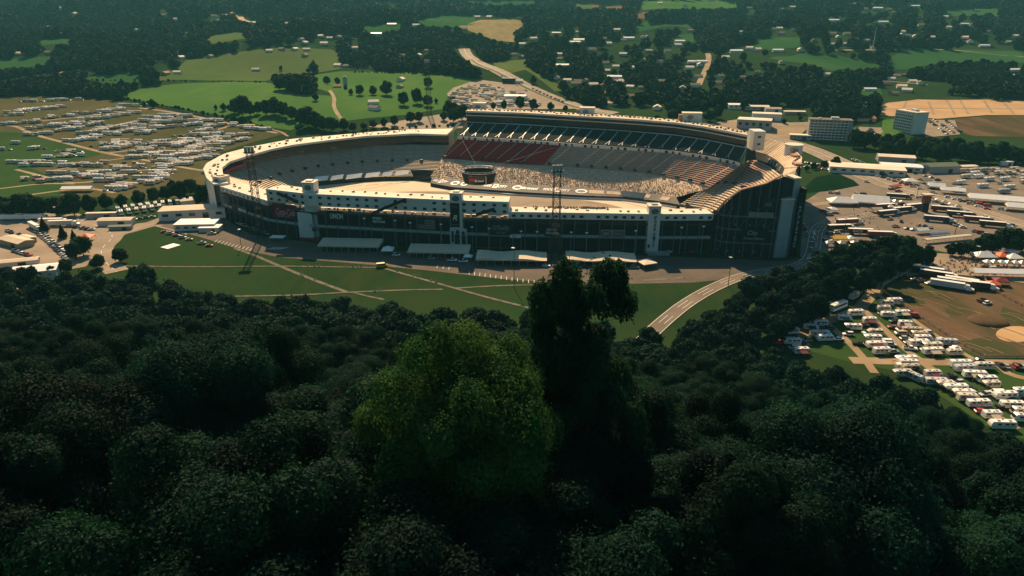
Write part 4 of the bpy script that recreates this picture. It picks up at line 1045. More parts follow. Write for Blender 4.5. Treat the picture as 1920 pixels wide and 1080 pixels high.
# people on the suite roofs and at the rail, row of cars and trucks on the infield
mb = MB()
for k in range(120):
    px = random.choice((random.uniform(1040, 1120), random.uniform(1090, 1135), random.uniform(1000, 1140)))
    q = P(px, 0 + 391, 24.4); p = fac(px, 392, -11.5)[0] if fac(px, 392, -11.5) else q
    spectator((p.x, p.y + random.uniform(-1, .6), 24.4), random.choice((1, 2, 2, 4)), 1.1)
o = mb.build('crowd', cm); tag(o, 'people standing along the inner rail of suite roof', 'crowd', kind='stuff')
# ------------------------------------------------------------------ vehicles
BODY = {}
def body_mat(n, c, r=.35): return mat('vehicle_paint_' + n, c, r, .03, .5, spec=.5)
VC = dict(white=body_mat('white', (.86, .82, .76)), cream=body_mat('cream', (.66, .58, .47)), tan=body_mat('tan', (.48, .38, .27)), grey=body_mat('grey', (.36, .36, .35)),
          silver=body_mat('silver', (.50, .50, .50)), black=body_mat('black', (.02, .02, .024)), navy=body_mat('navy', (.03, .05, .10)), red=body_mat('red', (.40, .04, .035)), maroon=body_mat('maroon', (.16, .03, .03)), blue=body_mat('blue', (.06, .13, .24)), green=body_mat('green', (.05, .10, .07)), yellow=body_mat('yellow', (.6, .38, .06)))
WHEELS = ((-.3, 1), (.3, 1), (-.3, -1), (.3, -1))
def chamfer_body(mb, prof, w, bev, mi):
    """vehicle shell: side outline, the top edges drawn in"""
    n = len(prof); zs = [p[1] for p in prof]; z0, z1 = min(zs), max(zs)
    ring = []
    for s in (-1, 1):
        for (x, z) in prof:
            k = (z - z0) / (z1 - z0)
            ring.append((x, s * (w / 2 - (bev if k > .75 else 0)), z))
    mb.add(ring, [tuple(range(n)), tuple(reversed(range(n, 2 * n)))] + [(i + n, (i + 1) % n + n, (i + 1) % n, i) for i in range(n)], mi)
def camper_mesh(kind, c, L=9.5, W=2.6, Hh=3.3, awn=False):
    k = ('camper', kind, c, L)
    if k in BODY: return BODY[k]
    mb = MB(); z0 = .55
    if kind == 'motorhome': prof = [(-L / 2, z0), (L / 2 - .3, z0), (L / 2, z0 + .5), (L / 2 - .1, z0 + 1.5), (L / 2 - .55, Hh - .25), (L / 2 - .9, Hh), (-L / 2 + .2, Hh), (-L / 2, Hh - .2)]
    elif kind == 'fifth': prof = [(-L / 2, z0), (L / 2 - 2.4, z0), (L / 2 - 2.3, z0 + 1.2), (L / 2 - .2, z0 + 1.3), (L / 2, z0 + 1.9), (L / 2 - .5, Hh), (-L / 2 + .2, Hh), (-L / 2, Hh - .3)]
    elif kind == 'popup': prof = [(-L / 2, z0), (L / 2, z0), (L / 2, 1.3), (L / 2 - .2, Hh * .62), (-L / 2 + .2, Hh * .62), (-L / 2, 1.3)]
    else: prof = [(-L / 2, z0 + .2), (-L / 2 + .3, z0), (L / 2 - .5, z0), (L / 2, z0 + .7), (L / 2 - .1, Hh - .8), (L / 2 - .6, Hh), (-L / 2 + .4, Hh), (-L / 2, Hh - .6)]
    chamfer_body(mb, prof, W, .12, 0)
    Ht = max(p[1] for p in prof)
    for s in (-1, 1):
        mb.box((0, s * (W / 2 + .01), z0 + .75), (L * .9, .03, .28), mi=3)
        for x in (-.32, -.08, .2): mb.box((L * x, s * (W / 2 + .01), z0 + 1.55), (1.3, .05, .62), mi=1)
        for x in ((-.25, .33) if kind == 'motorhome' else (-.1, -.01)): mb.wheel(L * x, s * (W / 2 - .2), .42, .28, 2)
    if kind == 'motorhome': mb.box((L / 2 - .28, 0, z0 + 1.75), (.5, W * .86, .95), mi=1, ry=-.28)
    if kind in ('trailer', 'fifth'): mb.box((L / 2 + .6, 0, .62), (1.6, .16, .14), mi=2)
    for x in (-.22, .18): mb.box((L * x, .1, Ht + .16), (1.0, .75, .32), mi=4)
    mb.box((L * .02, -.5, Ht + .07), (.45, .45, .14), mi=4)
    if awn:
        mb.quad((-L * .25, -W / 2, Ht - .4), (L * .2, -W / 2, Ht - .4), (L * .2, -W / 2 - 2.4, Ht - .95), (-L * .25, -W / 2 - 2.4, Ht - .95), 3)
        for x in (-L * .25, L * .2): mb.tube((x, -W / 2 - 2.35, 0), (x, -W / 2 - 2.35, Ht - .95), .05, n=4, mi=4)
    BODY[k] = mb.mesh('camper', [VC[c], M['carglass'], M['tyre'], VC['tan' if c != 'tan' else 'cream'], M['white'] if c != 'white' else VC['silver']])
    return BODY[k]
def car_mesh(kind, c):
    k = (kind, c)
    if k in BODY: return BODY[k]
    mb = MB()
    if kind == 'pickup':
        L = 5.6; chamfer_body(mb, [(-L / 2, .45), (L / 2, .45), (L / 2, .95), (L / 2 - .15, 1.12), (-L / 2, 1.15)], 1.95, .08, 0)
        chamfer_body(mb, [(-.7, 1.12), (1.35, 1.12), (.75, 1.85), (-.55, 1.85)], 1.75, .16, 1); mb.box((.1, 0, 1.87), (1.1, 1.4, .06))
        mb.box((-1.75, 0, 1.13), (1.9, 1.6, .1), mi=2)
    elif kind == 'van':
        L = 5.2; chamfer_body(mb, [(-L / 2, .4), (L / 2, .4), (L / 2, 1.0), (L / 2 - .5, 1.25), (L / 2 - 1.25, 2.05), (-L / 2 + .15, 2.05), (-L / 2, 1.7)], 1.95, .12, 0)
        for s in (-1, 1): mb.box((-.2, s * .96, 1.5), (3.4, .1, .5), mi=1)
        mb.box((L / 2 - .86, 0, 1.63), (.12, 1.5, .8), mi=1, ry=-.75)
    else:
        L = 4.6 if kind == 'car' else 4.8; h = 1.42 if kind == 'car' else 1.75
        chamfer_body(mb, [(-L / 2, .35), (L / 2, .35), (L / 2, .72), (L / 2 - .3, .86), (.9, .95), (-L / 2 + .25, .98), (-L / 2, .8)], 1.82, .05, 0)
        chamfer_body(mb, [(-L / 2 + (.7 if kind == 'car' else .25), .93), (1.15, .93), (.45, h), (-L / 2 + (1.35 if kind == 'car' else .5), h)], 1.62, .18, 1)
        mb.box((-.35 if kind == 'car' else -.75, 0, h + .01), (1.25 if kind == 'car' else 2.2, 1.2, .06))
    for x in (-.3, .31):
        for s in (-1, 1): mb.wheel(L * x, s * .82, .34, .24, 2)
    mb.box((L / 2 - .02, .62, .72), (.08, .35, .16), mi=3); mb.box((L / 2 - .02, -.62, .72), (.08, .35, .16), mi=3)
    BODY[k] = mb.mesh(kind, [VC[c], M['carglass'], M['tyre'], M['white']])
    return BODY[k]
def coach_mesh(c, L=12.5):
    k = ('coach', c)
    if k in BODY: return BODY[k]
    mb = MB(); chamfer_body(mb, [(-L / 2, .45), (L / 2 - .1, .45), (L / 2, 1.0), (L / 2 - .35, 3.3), (L / 2 - .7, 3.6), (-L / 2 + .15, 3.6), (-L / 2, 3.3)], 2.55, .12, 0)
    for s in (-1, 1):
        mb.box((-.3, s * 1.28, 2.35), (L * .86, .05, .9), mi=1)
        for x in (-.3, -.22, .33): mb.wheel(L * x, s * 1.05, .5, .3, 2)
    mb.box((L / 2 - .2, 0, 2.35), (.12, 2.2, 1.5), mi=1, ry=-.13); mb.box((-2, 0, 3.72), (2.4, 1.6, .24), mi=3); mb.box((2.6, 0, 3.72), (2., 1.6, .24), mi=3)
    BODY[k] = mb.mesh('coach', [VC[c], M['carglass'], M['tyre'], M['white']]); return BODY[k]
def semi_mesh(c, cab='white', L=15.5, tractor=True, roofc='white'):
    k = ('semi', c, cab, tractor, roofc)
    if k in BODY: return BODY[k]
    mb = MB(); mb.box((-1, 0, 2.45), (L, 2.6, 2.9)); mb.box((-1, 0, 3.95), (L, 2.6, .12), mi=4)
    mb.box((-1, 0, .95), (L * .8, 1.2, .3), mi=2)
    for x in (-L / 2 + 1, -L / 2 + 2.2):
        for s in (-1, 1): mb.wheel(x, s * 1.05, .5, .4, 2)
    if tractor:
        x0 = L / 2 - .8
        chamfer_body(mb, [(x0, .7), (x0 + 4.2, .7), (x0 + 4.3, 1.5), (x0 + 2.6, 1.9), (x0 + 2.0, 3.3), (x0 + .4, 3.5)], 2.4, .15, 3); mb.box((x0 + 2.25, 0, 2.55), (.2, 2.0, .8), mi=1, ry=-.3)
        for x in (x0 + .4, x0 + 3.5):
            for s in (-1, 1): mb.wheel(x, s * 1.05, .5, .4, 2)
    else: mb.tube((L / 2 - 2, .6, 0), (L / 2 - 2, .6, 1), .1, n=4, mi=2); mb.tube((L / 2 - 2, -.6, 0), (L / 2 - 2, -.6, 1), .1, n=4, mi=2)
    BODY[k] = mb.mesh('semi_trailer', [VC[c], M['carglass'], M['tyre'], VC[cab], VC[roofc]]); return BODY[k]
CW = (('white', 6), ('cream', 7), ('silver', 1), ('tan', 4), ('grey', 1)); CARW = (('white', 5), ('silver', 4), ('black', 4), ('grey', 3), ('red', 2), ('navy', 2), ('tan', 2), ('maroon', 1))
def pick(w): return random.choices([a for a, _ in w], [b for _, b in w])[0]
def ground_at(px, py): p = G(px, py); return p
def loc_on(p, up=.0): return (p.x, p.y, H(p.x, p.y) + off(p.y, .16) + up)
CNAME = dict(motorhome='motorhome', trailer='travel trailer', fifth='fifth-wheel camper', popup='folding camper', car='car', suv='hatchback', pickup='pickup', van='van')
def put_camper(p, kind, c, rz, label, group, L=9.5, awn=False):
    o = put('motorhome' if kind == 'motorhome' else 'camper_trailer', camper_mesh(kind, c, L, awn=awn), None, loc_on(p), rz)
    return tag(o, label, 'motorhome' if kind == 'motorhome' else 'camper', group)
def put_car(p, kind, c, rz, label, group):
    o = put({'car': 'parked_car', 'suv': 'parked_estate_car', 'pickup': 'pickup_truck', 'van': 'parked_van'}[kind], car_mesh(kind, c), None, loc_on(p), rz)
    return tag(o, label, 'car' if kind in ('car', 'suv') else kind, group)

# ---- the big camping field: rows read off the photograph
ROWS = [((51, 192), (148, 188)), ((35, 211), (126, 201)), ((5, 218), (23, 217)), ((26, 213), (58, 212)), ((97, 222), (141, 217)), ((142, 214), (170, 214)), ((170, 214), (233, 204)), ((231, 199), (262, 200)), ((26, 234), (68, 228)),
 ((54, 243), (139, 232)), ((68, 254), (190, 232)), ((150, 226), (168, 225)), ((168, 225), (244, 213)), ((149, 252), (253, 234)), ((141, 266), (253, 244)), ((171, 276), (236, 266)), ((195, 282), (260, 267)), ((301, 218), (356, 219)), ((288, 222), (337, 225)),
 ((338, 229), (399, 227)), ((257, 227), (316, 231)), ((250, 241), (288, 235)), ((291, 242), (372, 234)), ((388, 240), (425, 234)), ((258, 252), (288, 248)), ((361, 249), (392, 245)), ((435, 237), (494, 245)), ((339, 256), (412, 252)), ((422, 256), (472, 254)),
 ((296, 268), (421, 260)), ((315, 275), (370, 267)), ((345, 283), (423, 261)), ((407, 275), (457, 263)), ((315, 296), (362, 288)), ((376, 288), (411, 282)), ((319, 313), (388, 295)), ((250, 272), (299, 273)), ((250, 286), (289, 279)), ((260, 298), (307, 288)), ((288, 304), (307, 303)),
 ((38, 307), (119, 305)), ((62, 313), (101, 308)), ((118, 313), (143, 312)), ((164, 313), (195, 307)), ((88, 297), (152, 293)), ((108, 285), (135, 286)), ((116, 327), (139, 324)), ((141, 328), (203, 325)), ((162, 334), (191, 331)), ((198, 343), (230, 335)), ((219, 359), (248, 350)),
 ((212, 320), (245, 314)), ((222, 326), (261, 325)), ((255, 317), (287, 316)), ((255, 336), (288, 336)), ((287, 331), (322, 322)), ((234, 307), (254, 307)), ((15, 270), (32, 270)), ((2, 282), (20, 282)), ((61, 281), (82, 280)), ((50, 338), (68, 336)), ((78, 343), (96, 340)), ((110, 338), (126, 337)), ((282, 346), (300, 340))]
ROWS.sort(key=lambda r: r[0][1] + r[1][1])
placed = []
ncamp = 0
cands = []; extra = []
for ri, (a, b) in enumerate(ROWS):
    A_, B_ = G(*a), G(*b); L = (B_ - A_).length
    n = max(2, int(L / 5.6) + 1)
    row = [A_.lerp(B_, (k + random.uniform(-.12, .12)) / max(1, n - 1)) for k in range(n)]
    i = 0
    for k, p in enumerate(row):
        r = random.random()
        if r < .05: continue
        i += 1
        if any((p - q).length < 4.6 for q in placed): continue
        placed.append(p)
        cands.append((ri, i, p, r))
        if random.random() < .85: extra.append((ri, i, p + Vector((random.choice((-1, 1)) * 9.5, random.uniform(-2, 2), 0)), random.random()))
# the nearest become things of their own; the farthest rows read as one mass
cands.sort(key=lambda c: c[2].y)
NEAR = cands[:300]; FAR = cands[300:] + [e for e in extra if all((e[2] - q).length > 4.2 for q in placed)]
rowno = {}
for ri, i, p, r in sorted(NEAR, key=lambda c: (c[0], c[1])):
    rn = rowno.setdefault(ri, len(rowno) + 1)
    rz = random.uniform(-.16, .16) + (math.pi if random.random() < .4 else 0)
    where = f'{nth(i)} from the field edge in camper row {nth(rn)} below the pasture'
    if r < .74:
        kind = random.choices(('motorhome', 'trailer', 'fifth', 'popup'), (4, 4, 3, 1))[0]; c = pick(CW); L = random.choice((7.5, 9., 10.5))
        put_camper(p, kind, c, rz, f'{c} {CNAME[kind]}, {where}', 'campers on the big camping field', L, random.random() < .3)
        if random.random() < .35 and p.y < 620:
            q = p + Vector((random.choice((-1, 1)) * (L / 2 + 4), random.uniform(-1.5, 1.5), 0)); k2 = random.choice(('pickup', 'suv', 'car')); c2 = pick(CARW)
            put_car(q, k2, c2, rz + random.uniform(-.3, .3), f'{c2} {CNAME[k2]} beside {nth(i)} camper from the field edge, {nth(rn)} row below pasture', 'cars on the big camping field')
    else:
        kind = random.choices(('pickup', 'car', 'suv', 'van'), (4, 2, 3, 2))[0]; c = pick(CARW)
        put_car(p, kind, c, rz + random.choice((0, 0, .5)), f'{c} {CNAME[kind]}, {where}', 'cars on the big camping field')
def merged(items, name, mats_from=None):
    vs, fs, ms, mats = [], [], [], []
    for me_, Mx in items:
        o = len(vs); co = np.empty(len(me_.vertices) * 3); me_.vertices.foreach_get('co', co); co = co.reshape(-1, 3)
        Ma = np.array(Mx); co = co @ Ma[:3, :3].T + Ma[:3, 3]; vs.extend(map(tuple, co))
        idx = []
        for m_ in me_.materials:
            if m_ not in mats: mats.append(m_)
            idx.append(mats.index(m_))
        for pl in me_.polygons: fs.append(tuple(v + o for v in pl.vertices)); ms.append(idx[pl.material_index])
    me = bpy.data.meshes.new(name); me.from_pydata(vs, [], fs)
    for m_ in mats: me.materials.append(m_)
    me.polygons.foreach_set('material_index', ms); me.update()
    return me
items = []
def place_m(p, rz): return Matrix.Translation(Vector(loc_on(p))) @ Matrix.Rotation(rz, 4, 'Z')
for ri, i, p, r in FAR:
    rz = random.uniform(-.2, .2)
    items.append((camper_mesh(random.choice(('motorhome', 'trailer')), pick(CW), 9.5) if r < .65 else car_mesh(random.choice(('car', 'pickup', 'suv')), pick(CARW)), place_m(p, rz)))
if items: tag(put('parked_campers', merged(items, 'parked_campers')), 'pale campers and cars crowding the far rows of the big camping field', 'campers', kind='stuff')

# ---- lower campground, near enough to show parts
def parts_camper(p, kind, c, L, rz, label, awn, tip=False):
    t = empty('motorhome' if kind == 'motorhome' else 'camper_trailer', loc_on(p), rz, label, 'motorhome' if kind == 'motorhome' else 'camper', 'campers on the lower campground')
    k = ('pc', kind, c, L, awn)
    if k not in BODY:
        W, Hh, z0 = 2.3, random.choice((2.7, 2.85, 3.0)), .5; S = []
        if kind == 'motorhome': prof = [(-L / 2, z0), (L / 2 - .3, z0), (L / 2, z0 + .5), (L / 2 - .1, z0 + 1.5), (L / 2 - .55, Hh - .25), (L / 2 - .9, Hh), (-L / 2 + .2, Hh), (-L / 2, Hh - .2)]
        elif kind == 'fifth': prof = [(-L / 2, z0), (L / 2 - 2.4, z0), (L / 2 - 2.3, z0 + 1.2), (L / 2 - .2, z0 + 1.3), (L / 2, z0 + 1.9), (L / 2 - .5, Hh), (-L / 2 + .2, Hh), (-L / 2, Hh - .3)]
        else: prof = [(-L / 2, z0 + .2), (-L / 2 + .3, z0), (L / 2 - .5, z0), (L / 2, z0 + .7), (L / 2 - .1, Hh - .8), (L / 2 - .6, Hh), (-L / 2 + .4, Hh), (-L / 2, Hh - .6)]
        mb = MB(); chamfer_body(mb, prof, W, .14, 0)
        for s in (-1, 1): mb.box((0, s * (W / 2 + .01), z0 + .8), (L * .9, .03, .3), mi=1)
        S.append(('body', mb.mesh('body', [VC[c], VC['tan' if c in ('white', 'cream') else 'maroon']])))
        for s in (-1, 1):
            for x in (-.32, -.1, .18):
                mb = MB(); mb.box((L * x, s * (W / 2 + .01), z0 + 1.6), (1.3, .06, .62)); S.append(('window', mb.mesh('window', [M['carglass']])))
            for x in ((-.26, .33) if kind == 'motorhome' else (-.1, .0)):
                mb = MB(); mb.wheel(L * x, s * (W / 2 - .2), .44, .28); S.append(('wheel', mb.mesh('wheel', [M['tyre']])))
        if kind == 'motorhome': mb = MB(); mb.box((L / 2 - .26, 0, z0 + 1.75), (.5, W * .86, .95), ry=-.28); S.append(('windscreen', mb.mesh('windscreen', [M['carglass']])))
        else: mb = MB(); mb.box((L / 2 + .6, 0, .62), (1.7, .18, .14)); S.append(('tow_hitch', mb.mesh('tow_hitch', [M['dark']])))
        for x in (-.24, .2): mb = MB(); mb.box((L * x, .1, Hh + .16), (1.05, .8, .34), taper=.85); S.append(('air_conditioner', mb.mesh('air_conditioner', [VC['silver']])))
        mb = MB(); mb.box((0, -.55, Hh + .06), (.5, .5, .12)); S.append(('roof_vent', mb.mesh('roof_vent', [M['dark']])))
        mb = MB(); mb.box((L * .05, -W / 2 - .02, z0 + 1.0), (.75, .06, 1.9)); S.append(('door', mb.mesh('door', [VC['silver']])))
        if awn:
            mb = MB(); mb.quad((-L * .28, -W / 2, Hh - .4), (L * .2, -W / 2, Hh - .4), (L * .2, -W / 2 - 2.5, Hh - 1.), (-L * .28, -W / 2 - 2.5, Hh - 1.))
            for x in (-L * .28, L * .2): mb.tube((x, -W / 2 - 2.45, 0), (x, -W / 2 - 2.45, Hh - 1), .05, n=4)
            S.append(('awning', mb.mesh('awning', [VC[awn]])))
        BODY[k] = S
    for nm, me_ in BODY[k]: put(nm, me_, t)
    return t
NEARC = [(1481, 626), (1484, 645), (1502, 663), (1520, 618), (1537, 611), (1537, 631), (1545, 639), (1604, 592), (1582, 601), (1598, 618), (1635, 639), (1642, 652), (1652, 664), (1697, 613), (1709, 625), (1721, 633), (1721, 649), (1745, 654), (1748, 664), (1774, 647), (1788, 666), (1659, 573), (1655, 584), (1692, 592), (1676, 570), (1664, 595),
 (1697, 679), (1702, 687), (1705, 696), (1690, 706), (1747, 706), (1755, 721), (1770, 727), (1789, 734), (1803, 744), (1813, 752), (1834, 762), (1808, 696), (1800, 688), (1844, 692), (1826, 708), (1848, 717), (1856, 727), (1882, 748), (1897, 765), (1913, 741), (1914, 778), (1858, 784), (1877, 803), (1917, 790), (1712, 712), (1640, 628), (1730, 640), (1630, 606)]
NEARC.sort(key=lambda q: q[1])
rows_n = {}
for i, (x, y) in enumerate(NEARC):
    band = 0 if y < 600 else 1 if y < 640 else 2 if y < 672 else 3 if y < 715 else 4
    rows_n.setdefault(band, []).append((x, y))
BN = ['topmost', 'upper', 'middle', 'lower', 'lowest']
for band, lst in rows_n.items():
    lst.sort()
    for i, (x, y) in enumerate(lst):
        kind = random.choices(('motorhome', 'trailer', 'fifth'), (4, 4, 3))[0]; c = pick((('white', 8), ('cream', 4), ('silver', 1), ('tan', 1))); L = random.choice((6.4, 7.4, 8.8)); awn = random.choice((None, None, 'tan', 'maroon', 'navy'))
        rz = random.uniform(-.10, .10) + (math.pi if random.random() < .4 else 0)
        if (x, y) == (1712, 712): rz = -1.1
        parts_camper(P(x, y), kind, c, L, rz, f'{c} {CNAME[kind]}, {nth(i + 1)} from the woods in the {BN[band]} row by the dirt-bike field' if not awn else f'{c} {CNAME[kind]} with {awn} awning, {nth(i + 1)} from woods in {BN[band]} row by dirt-bike field', awn)
for i, (x, y, rz) in enumerate(((1634, 517, .75), (1628, 524, .75), (1621, 531, .7), (1612, 548, .7), (1607, 554, .75), (1600, 560, .7), (1640, 513, .6))):
    c = ('white', 'cream')[i % 2]
    parts_camper(P(x, y), ('trailer', 'motorhome')[i % 2], c, 7.2, rz, f'{c} camper parked at a slant along the woodland edge, {nth(i + 1)} of that line', None)
p = P(1571, 580); o = put('coach', coach_mesh('white'), None, loc_on(p), .62); tag(o, 'white coach parked at a slant against the dark woods by the campground', 'coach')
CARN = [(1558, 450 + 118), (1610, 647), (1627, 627), (1664, 644), (1670, 649), (1674, 616), (1688, 628), (1697, 637), (1704, 645), (1738, 627), (1675, 662), (1780, 708), (1815, 732), (1846, 742), (1834, 678), (1712, 594), (1478, 607), (1506, 607), (1518, 605), (1462, 645), (1502, 645), (1466, 660), (1572, 638), (1655, 590), (1906, 745), (1590, 629), (1618, 612), (1628, 648), (1676, 604), (1690, 621), (1706, 656), (1735, 658), (1764, 640), (1790, 655), (1690, 690), (1722, 700), (1765, 712), (1795, 720), (1820, 742), (1868, 740), (1880, 765), (1900, 752), (1840, 775), (1552, 618), (1528, 628), (1490, 655), (1512, 640)]
for i, (x, y) in enumerate(CARN):
    kind = random.choice(('car', 'pickup', 'suv', 'van')); c = pick(CARW)
    ref = min(NEARC, key=lambda q: abs(q[0] - x) + abs(q[1] - y)); bn = ref[1]; band = 0 if bn < 600 else 1 if bn < 640 else 2 if bn < 672 else 3 if bn < 715 else 4
    j = sorted(rows_n[band]).index(ref) + 1
    put_car(P(x, y), kind, c, random.uniform(-.25, .25) + random.choice((0, math.pi)), f'{c} {CNAME[kind]} next to camper {nth(j)} from the woods in the {BN[band]} row, {nth(i + 1)} of these', 'cars on the lower campground')
def car_line(a, b, n, rz, place, group, kinds=('car', 'suv', 'pickup'), jit=.08, colours=CARW, skip=.08):
    A_, B_ = G(*a), G(*b)
    for k in range(n):
        if random.random() < skip: continue
        p = A_.lerp(B_, (k + random.uniform(-.1, .1)) / max(1, n - 1)); kind = random.choice(kinds); c = pick(colours)
        put_car(p, kind, c, rz + random.uniform(-jit, jit), f'{c} {CNAME[kind]}, {nth(k + 1)} along {place}', group)
car_line((1658, 507), (1728, 498), 13, 1.2, 'the line of cars above the dirt-bike fence', 'cars above the dirt-bike fence')
car_line((1876, 689), (1918, 691), 6, 1.45, 'the short row of cars right of the crossing lanes'.replace('right of', 'beyond'), 'cars beyond the crossing lanes')
car_line((1716, 526), (1752, 536), 5, .2, 'the cars inside the dirt-bike fence', 'cars inside the dirt-bike fence')
car_line((1842, 566), (1850, 570), 2, .3, 'the pair of cars on the dirt-bike field', 'cars on the dirt-bike field')
car_line((70, 436), (125, 486), 16, -.5, 'the tight double line of cars by the round dark trees', 'cars by the round dark trees', colours=(('white', 4), ('silver', 3), ('navy', 2), ('black', 2)), skip=0)
car_line((76, 434), (131, 482), 16, -.5, 'the outer double line of cars by the round dark trees', 'cars by the round dark trees', colours=(('white', 4), ('silver', 3), ('navy', 2), ('black', 2)), skip=.05)
car_line((8, 432), (45, 445), 6, -.6, 'the dark cars beside the tan sheds', 'cars beside the tan sheds')
car_line((130, 425), (172, 432), 7, .3, 'the cars in front of the red tent', 'cars in front of the red tent')
car_line((308, 436), (392, 462), 8, .2, 'the parked cars along the lawn kerb', 'cars along the lawn kerb', skip=.3)
car_line((398, 440), (420, 445), 2, .2, 'the sunlit painted bays by the first tower', 'cars in sunlit bays')
car_line((440, 418), (500, 440), 7, -.6, 'the shaded cars under the low suites', 'cars under the low suites')
car_line((745, 480), (870, 492), 7, -.08, 'the shaded drive under the canopies', 'cars in the shaded drive', skip=.3)
car_line((1000, 500), (1190, 503), 9, -.05, 'the dark strip under the wavy canopies', 'cars under the wavy canopies', skip=.3)
car_line((1255, 474), (1345, 476), 8, .1, 'the line beside the vertical-lettered tower', 'cars beside the lettered tower', skip=.15)
car_line((1600, 300), (1645, 318), 6, -.3, 'the frontage of the long white warehouse', 'cars by the white warehouse')
car_line((1615, 322), (1880, 402), 22, -.36, 'the far lane of the tan highway', 'cars on the tan highway', jit=.05, skip=.25)
car_line((1625, 342), (1900, 424), 20, -.36, 'the near lane of the tan highway', 'cars on the tan highway', jit=.05, skip=.3)
car_line((1000, 168), (1055, 192), 9, -.9, 'the queue of dark cars on the far highway', 'cars on the far highway', colours=(('black', 3), ('navy', 2), ('maroon', 1)), skip=0)
car_line((905, 130), (985, 170), 7, -.9, 'the thin traffic further up the far highway', 'cars on the far highway', skip=.3)
car_line((1525, 440), (1518, 490), 6, 1.4, 'the curving road beside the corner tower', 'cars on the curving road', skip=.2)
car_line((1500, 400), (1512, 440), 6, 1.0, 'the foot of the corner tower', 'cars at the corner tower foot', skip=.1)
car_line((1512, 306), (1560, 312), 9, .2, 'the upper dark line behind the small tree knoll', 'cars behind the tree knoll', skip=0)
car_line((1512, 314), (1562, 320), 9, .2, 'the lower dark line behind the small tree knoll', 'cars behind the tree knoll', skip=0)
car_line((1606, 242), (1612, 262), 6, .1, 'the hotel yard beside the wide hotel', 'cars beside the wide hotel')
car_line((1632, 243), (1645, 258), 7, .1, 'the second hotel yard line beside the wide hotel', 'cars beside the wide hotel')
car_line((1742, 228), (1775, 252), 9, .1, 'the first bay row beside the tall pale hotel', 'cars beside the tall hotel')
car_line((1752, 226), (1788, 250), 9, .1, 'the second bay row beside the tall pale hotel', 'cars beside the tall hotel')
car_line((1774, 228), (1800, 248), 7, .1, 'the third bay row beside the tall pale hotel', 'cars beside the tall hotel')
car_line((1540, 396), (1556, 404), 4, .3, 'the stalls beside the small peaked tent', 'cars by the tent stalls', ('van', 'pickup', 'car'))
car_line((1668, 424), (1712, 432), 5, .2, 'the open middle of the paved lot', 'cars amid the paved lot', ('van', 'pickup', 'car'))
car_line((1548, 452), (1604, 470), 6, .3, 'the kerb below the yellow-roofed stall', 'cars below the yellow-roofed stall', ('van', 'pickup', 'suv'))
car_line((1716, 486), (1760, 505), 6, .6, 'the approach above the black semi-trailers', 'cars above the black semi-trailers')
car_line((1660, 330), (1712, 346), 7, -.33, 'the verge in front of the white annexe', 'cars before the white annexe')
car_line((20, 470), (60, 482), 6, -.5, 'the tan yard behind the long white-roofed shed', 'cars in the tan yard')
car_line((228, 416), (285, 408), 6, .2, 'the strip below the ranked motorhomes', 'cars below the ranked motorhomes')
for nm_, a_, b_, n_, rz_ in (('the bare paving beside the navy transporter', (1668, 412), (1745, 428), 8, .9), ('the paving between sign tower and highway', (1690, 385), (1722, 390), 4, .3), ('the second row below the kerbside transporters', (1775, 418), (1850, 442), 8, -.36), ('the front of the longest marquee', (1800, 376), (1890, 396), 8, -.36), ('the gravel above the peaked tents', (1545, 362), (1618, 366), 7, .1), ('the row under the hotel belt', (1715, 326), (1745, 334), 4, .3), ('the inner edge of the curving road', (1556, 440), (1596, 432), 4, .2), ('the plaza side of the narrow awning', (1700, 462), (1750, 474), 5, .3), ('the plaza edge behind the long marquee', (1850, 505), (1918, 512), 7, -.05)):
    car_line(a_, b_, n_, rz_, nm_, 'cars parked on ' + nm_, ('car', 'van', 'pickup', 'suv'), .35, skip=.12)
# trucks of the far parking field
FPK = []
for k in range(95):
    for _ in range(20):
        x, y = random.uniform(845, 1010), random.uniform(160, 203)
        if in_poly(x, y, [(842, 178), (880, 158), (905, 155), (1000, 186), (1010, 200), (900, 203), (845, 196)]):
            p = G(x, y)
            if all((p - q).length < 1e9 and (p - q).length > 9 for q in FPK): FPK.append(p); break
items = []
FPK.sort(key=lambda q: q.y)
for i, p in enumerate(FPK):
    rz = random.uniform(-.25, .1)
    me_ = camper_mesh(random.choice(('motorhome', 'trailer')), pick(CW), 9.5) if random.random() < .55 else car_mesh(random.choice(('pickup', 'suv', 'car')), pick(CARW)) if random.random() < .8 else semi_mesh('white')
    items.append((me_, place_m(p, rz)))
tag(put('parked_vehicles', merged(items, 'parked_vehicles')), 'jumble of tiny campers and cars packed on the tan lot by the far highway', 'vehicles', kind='stuff')
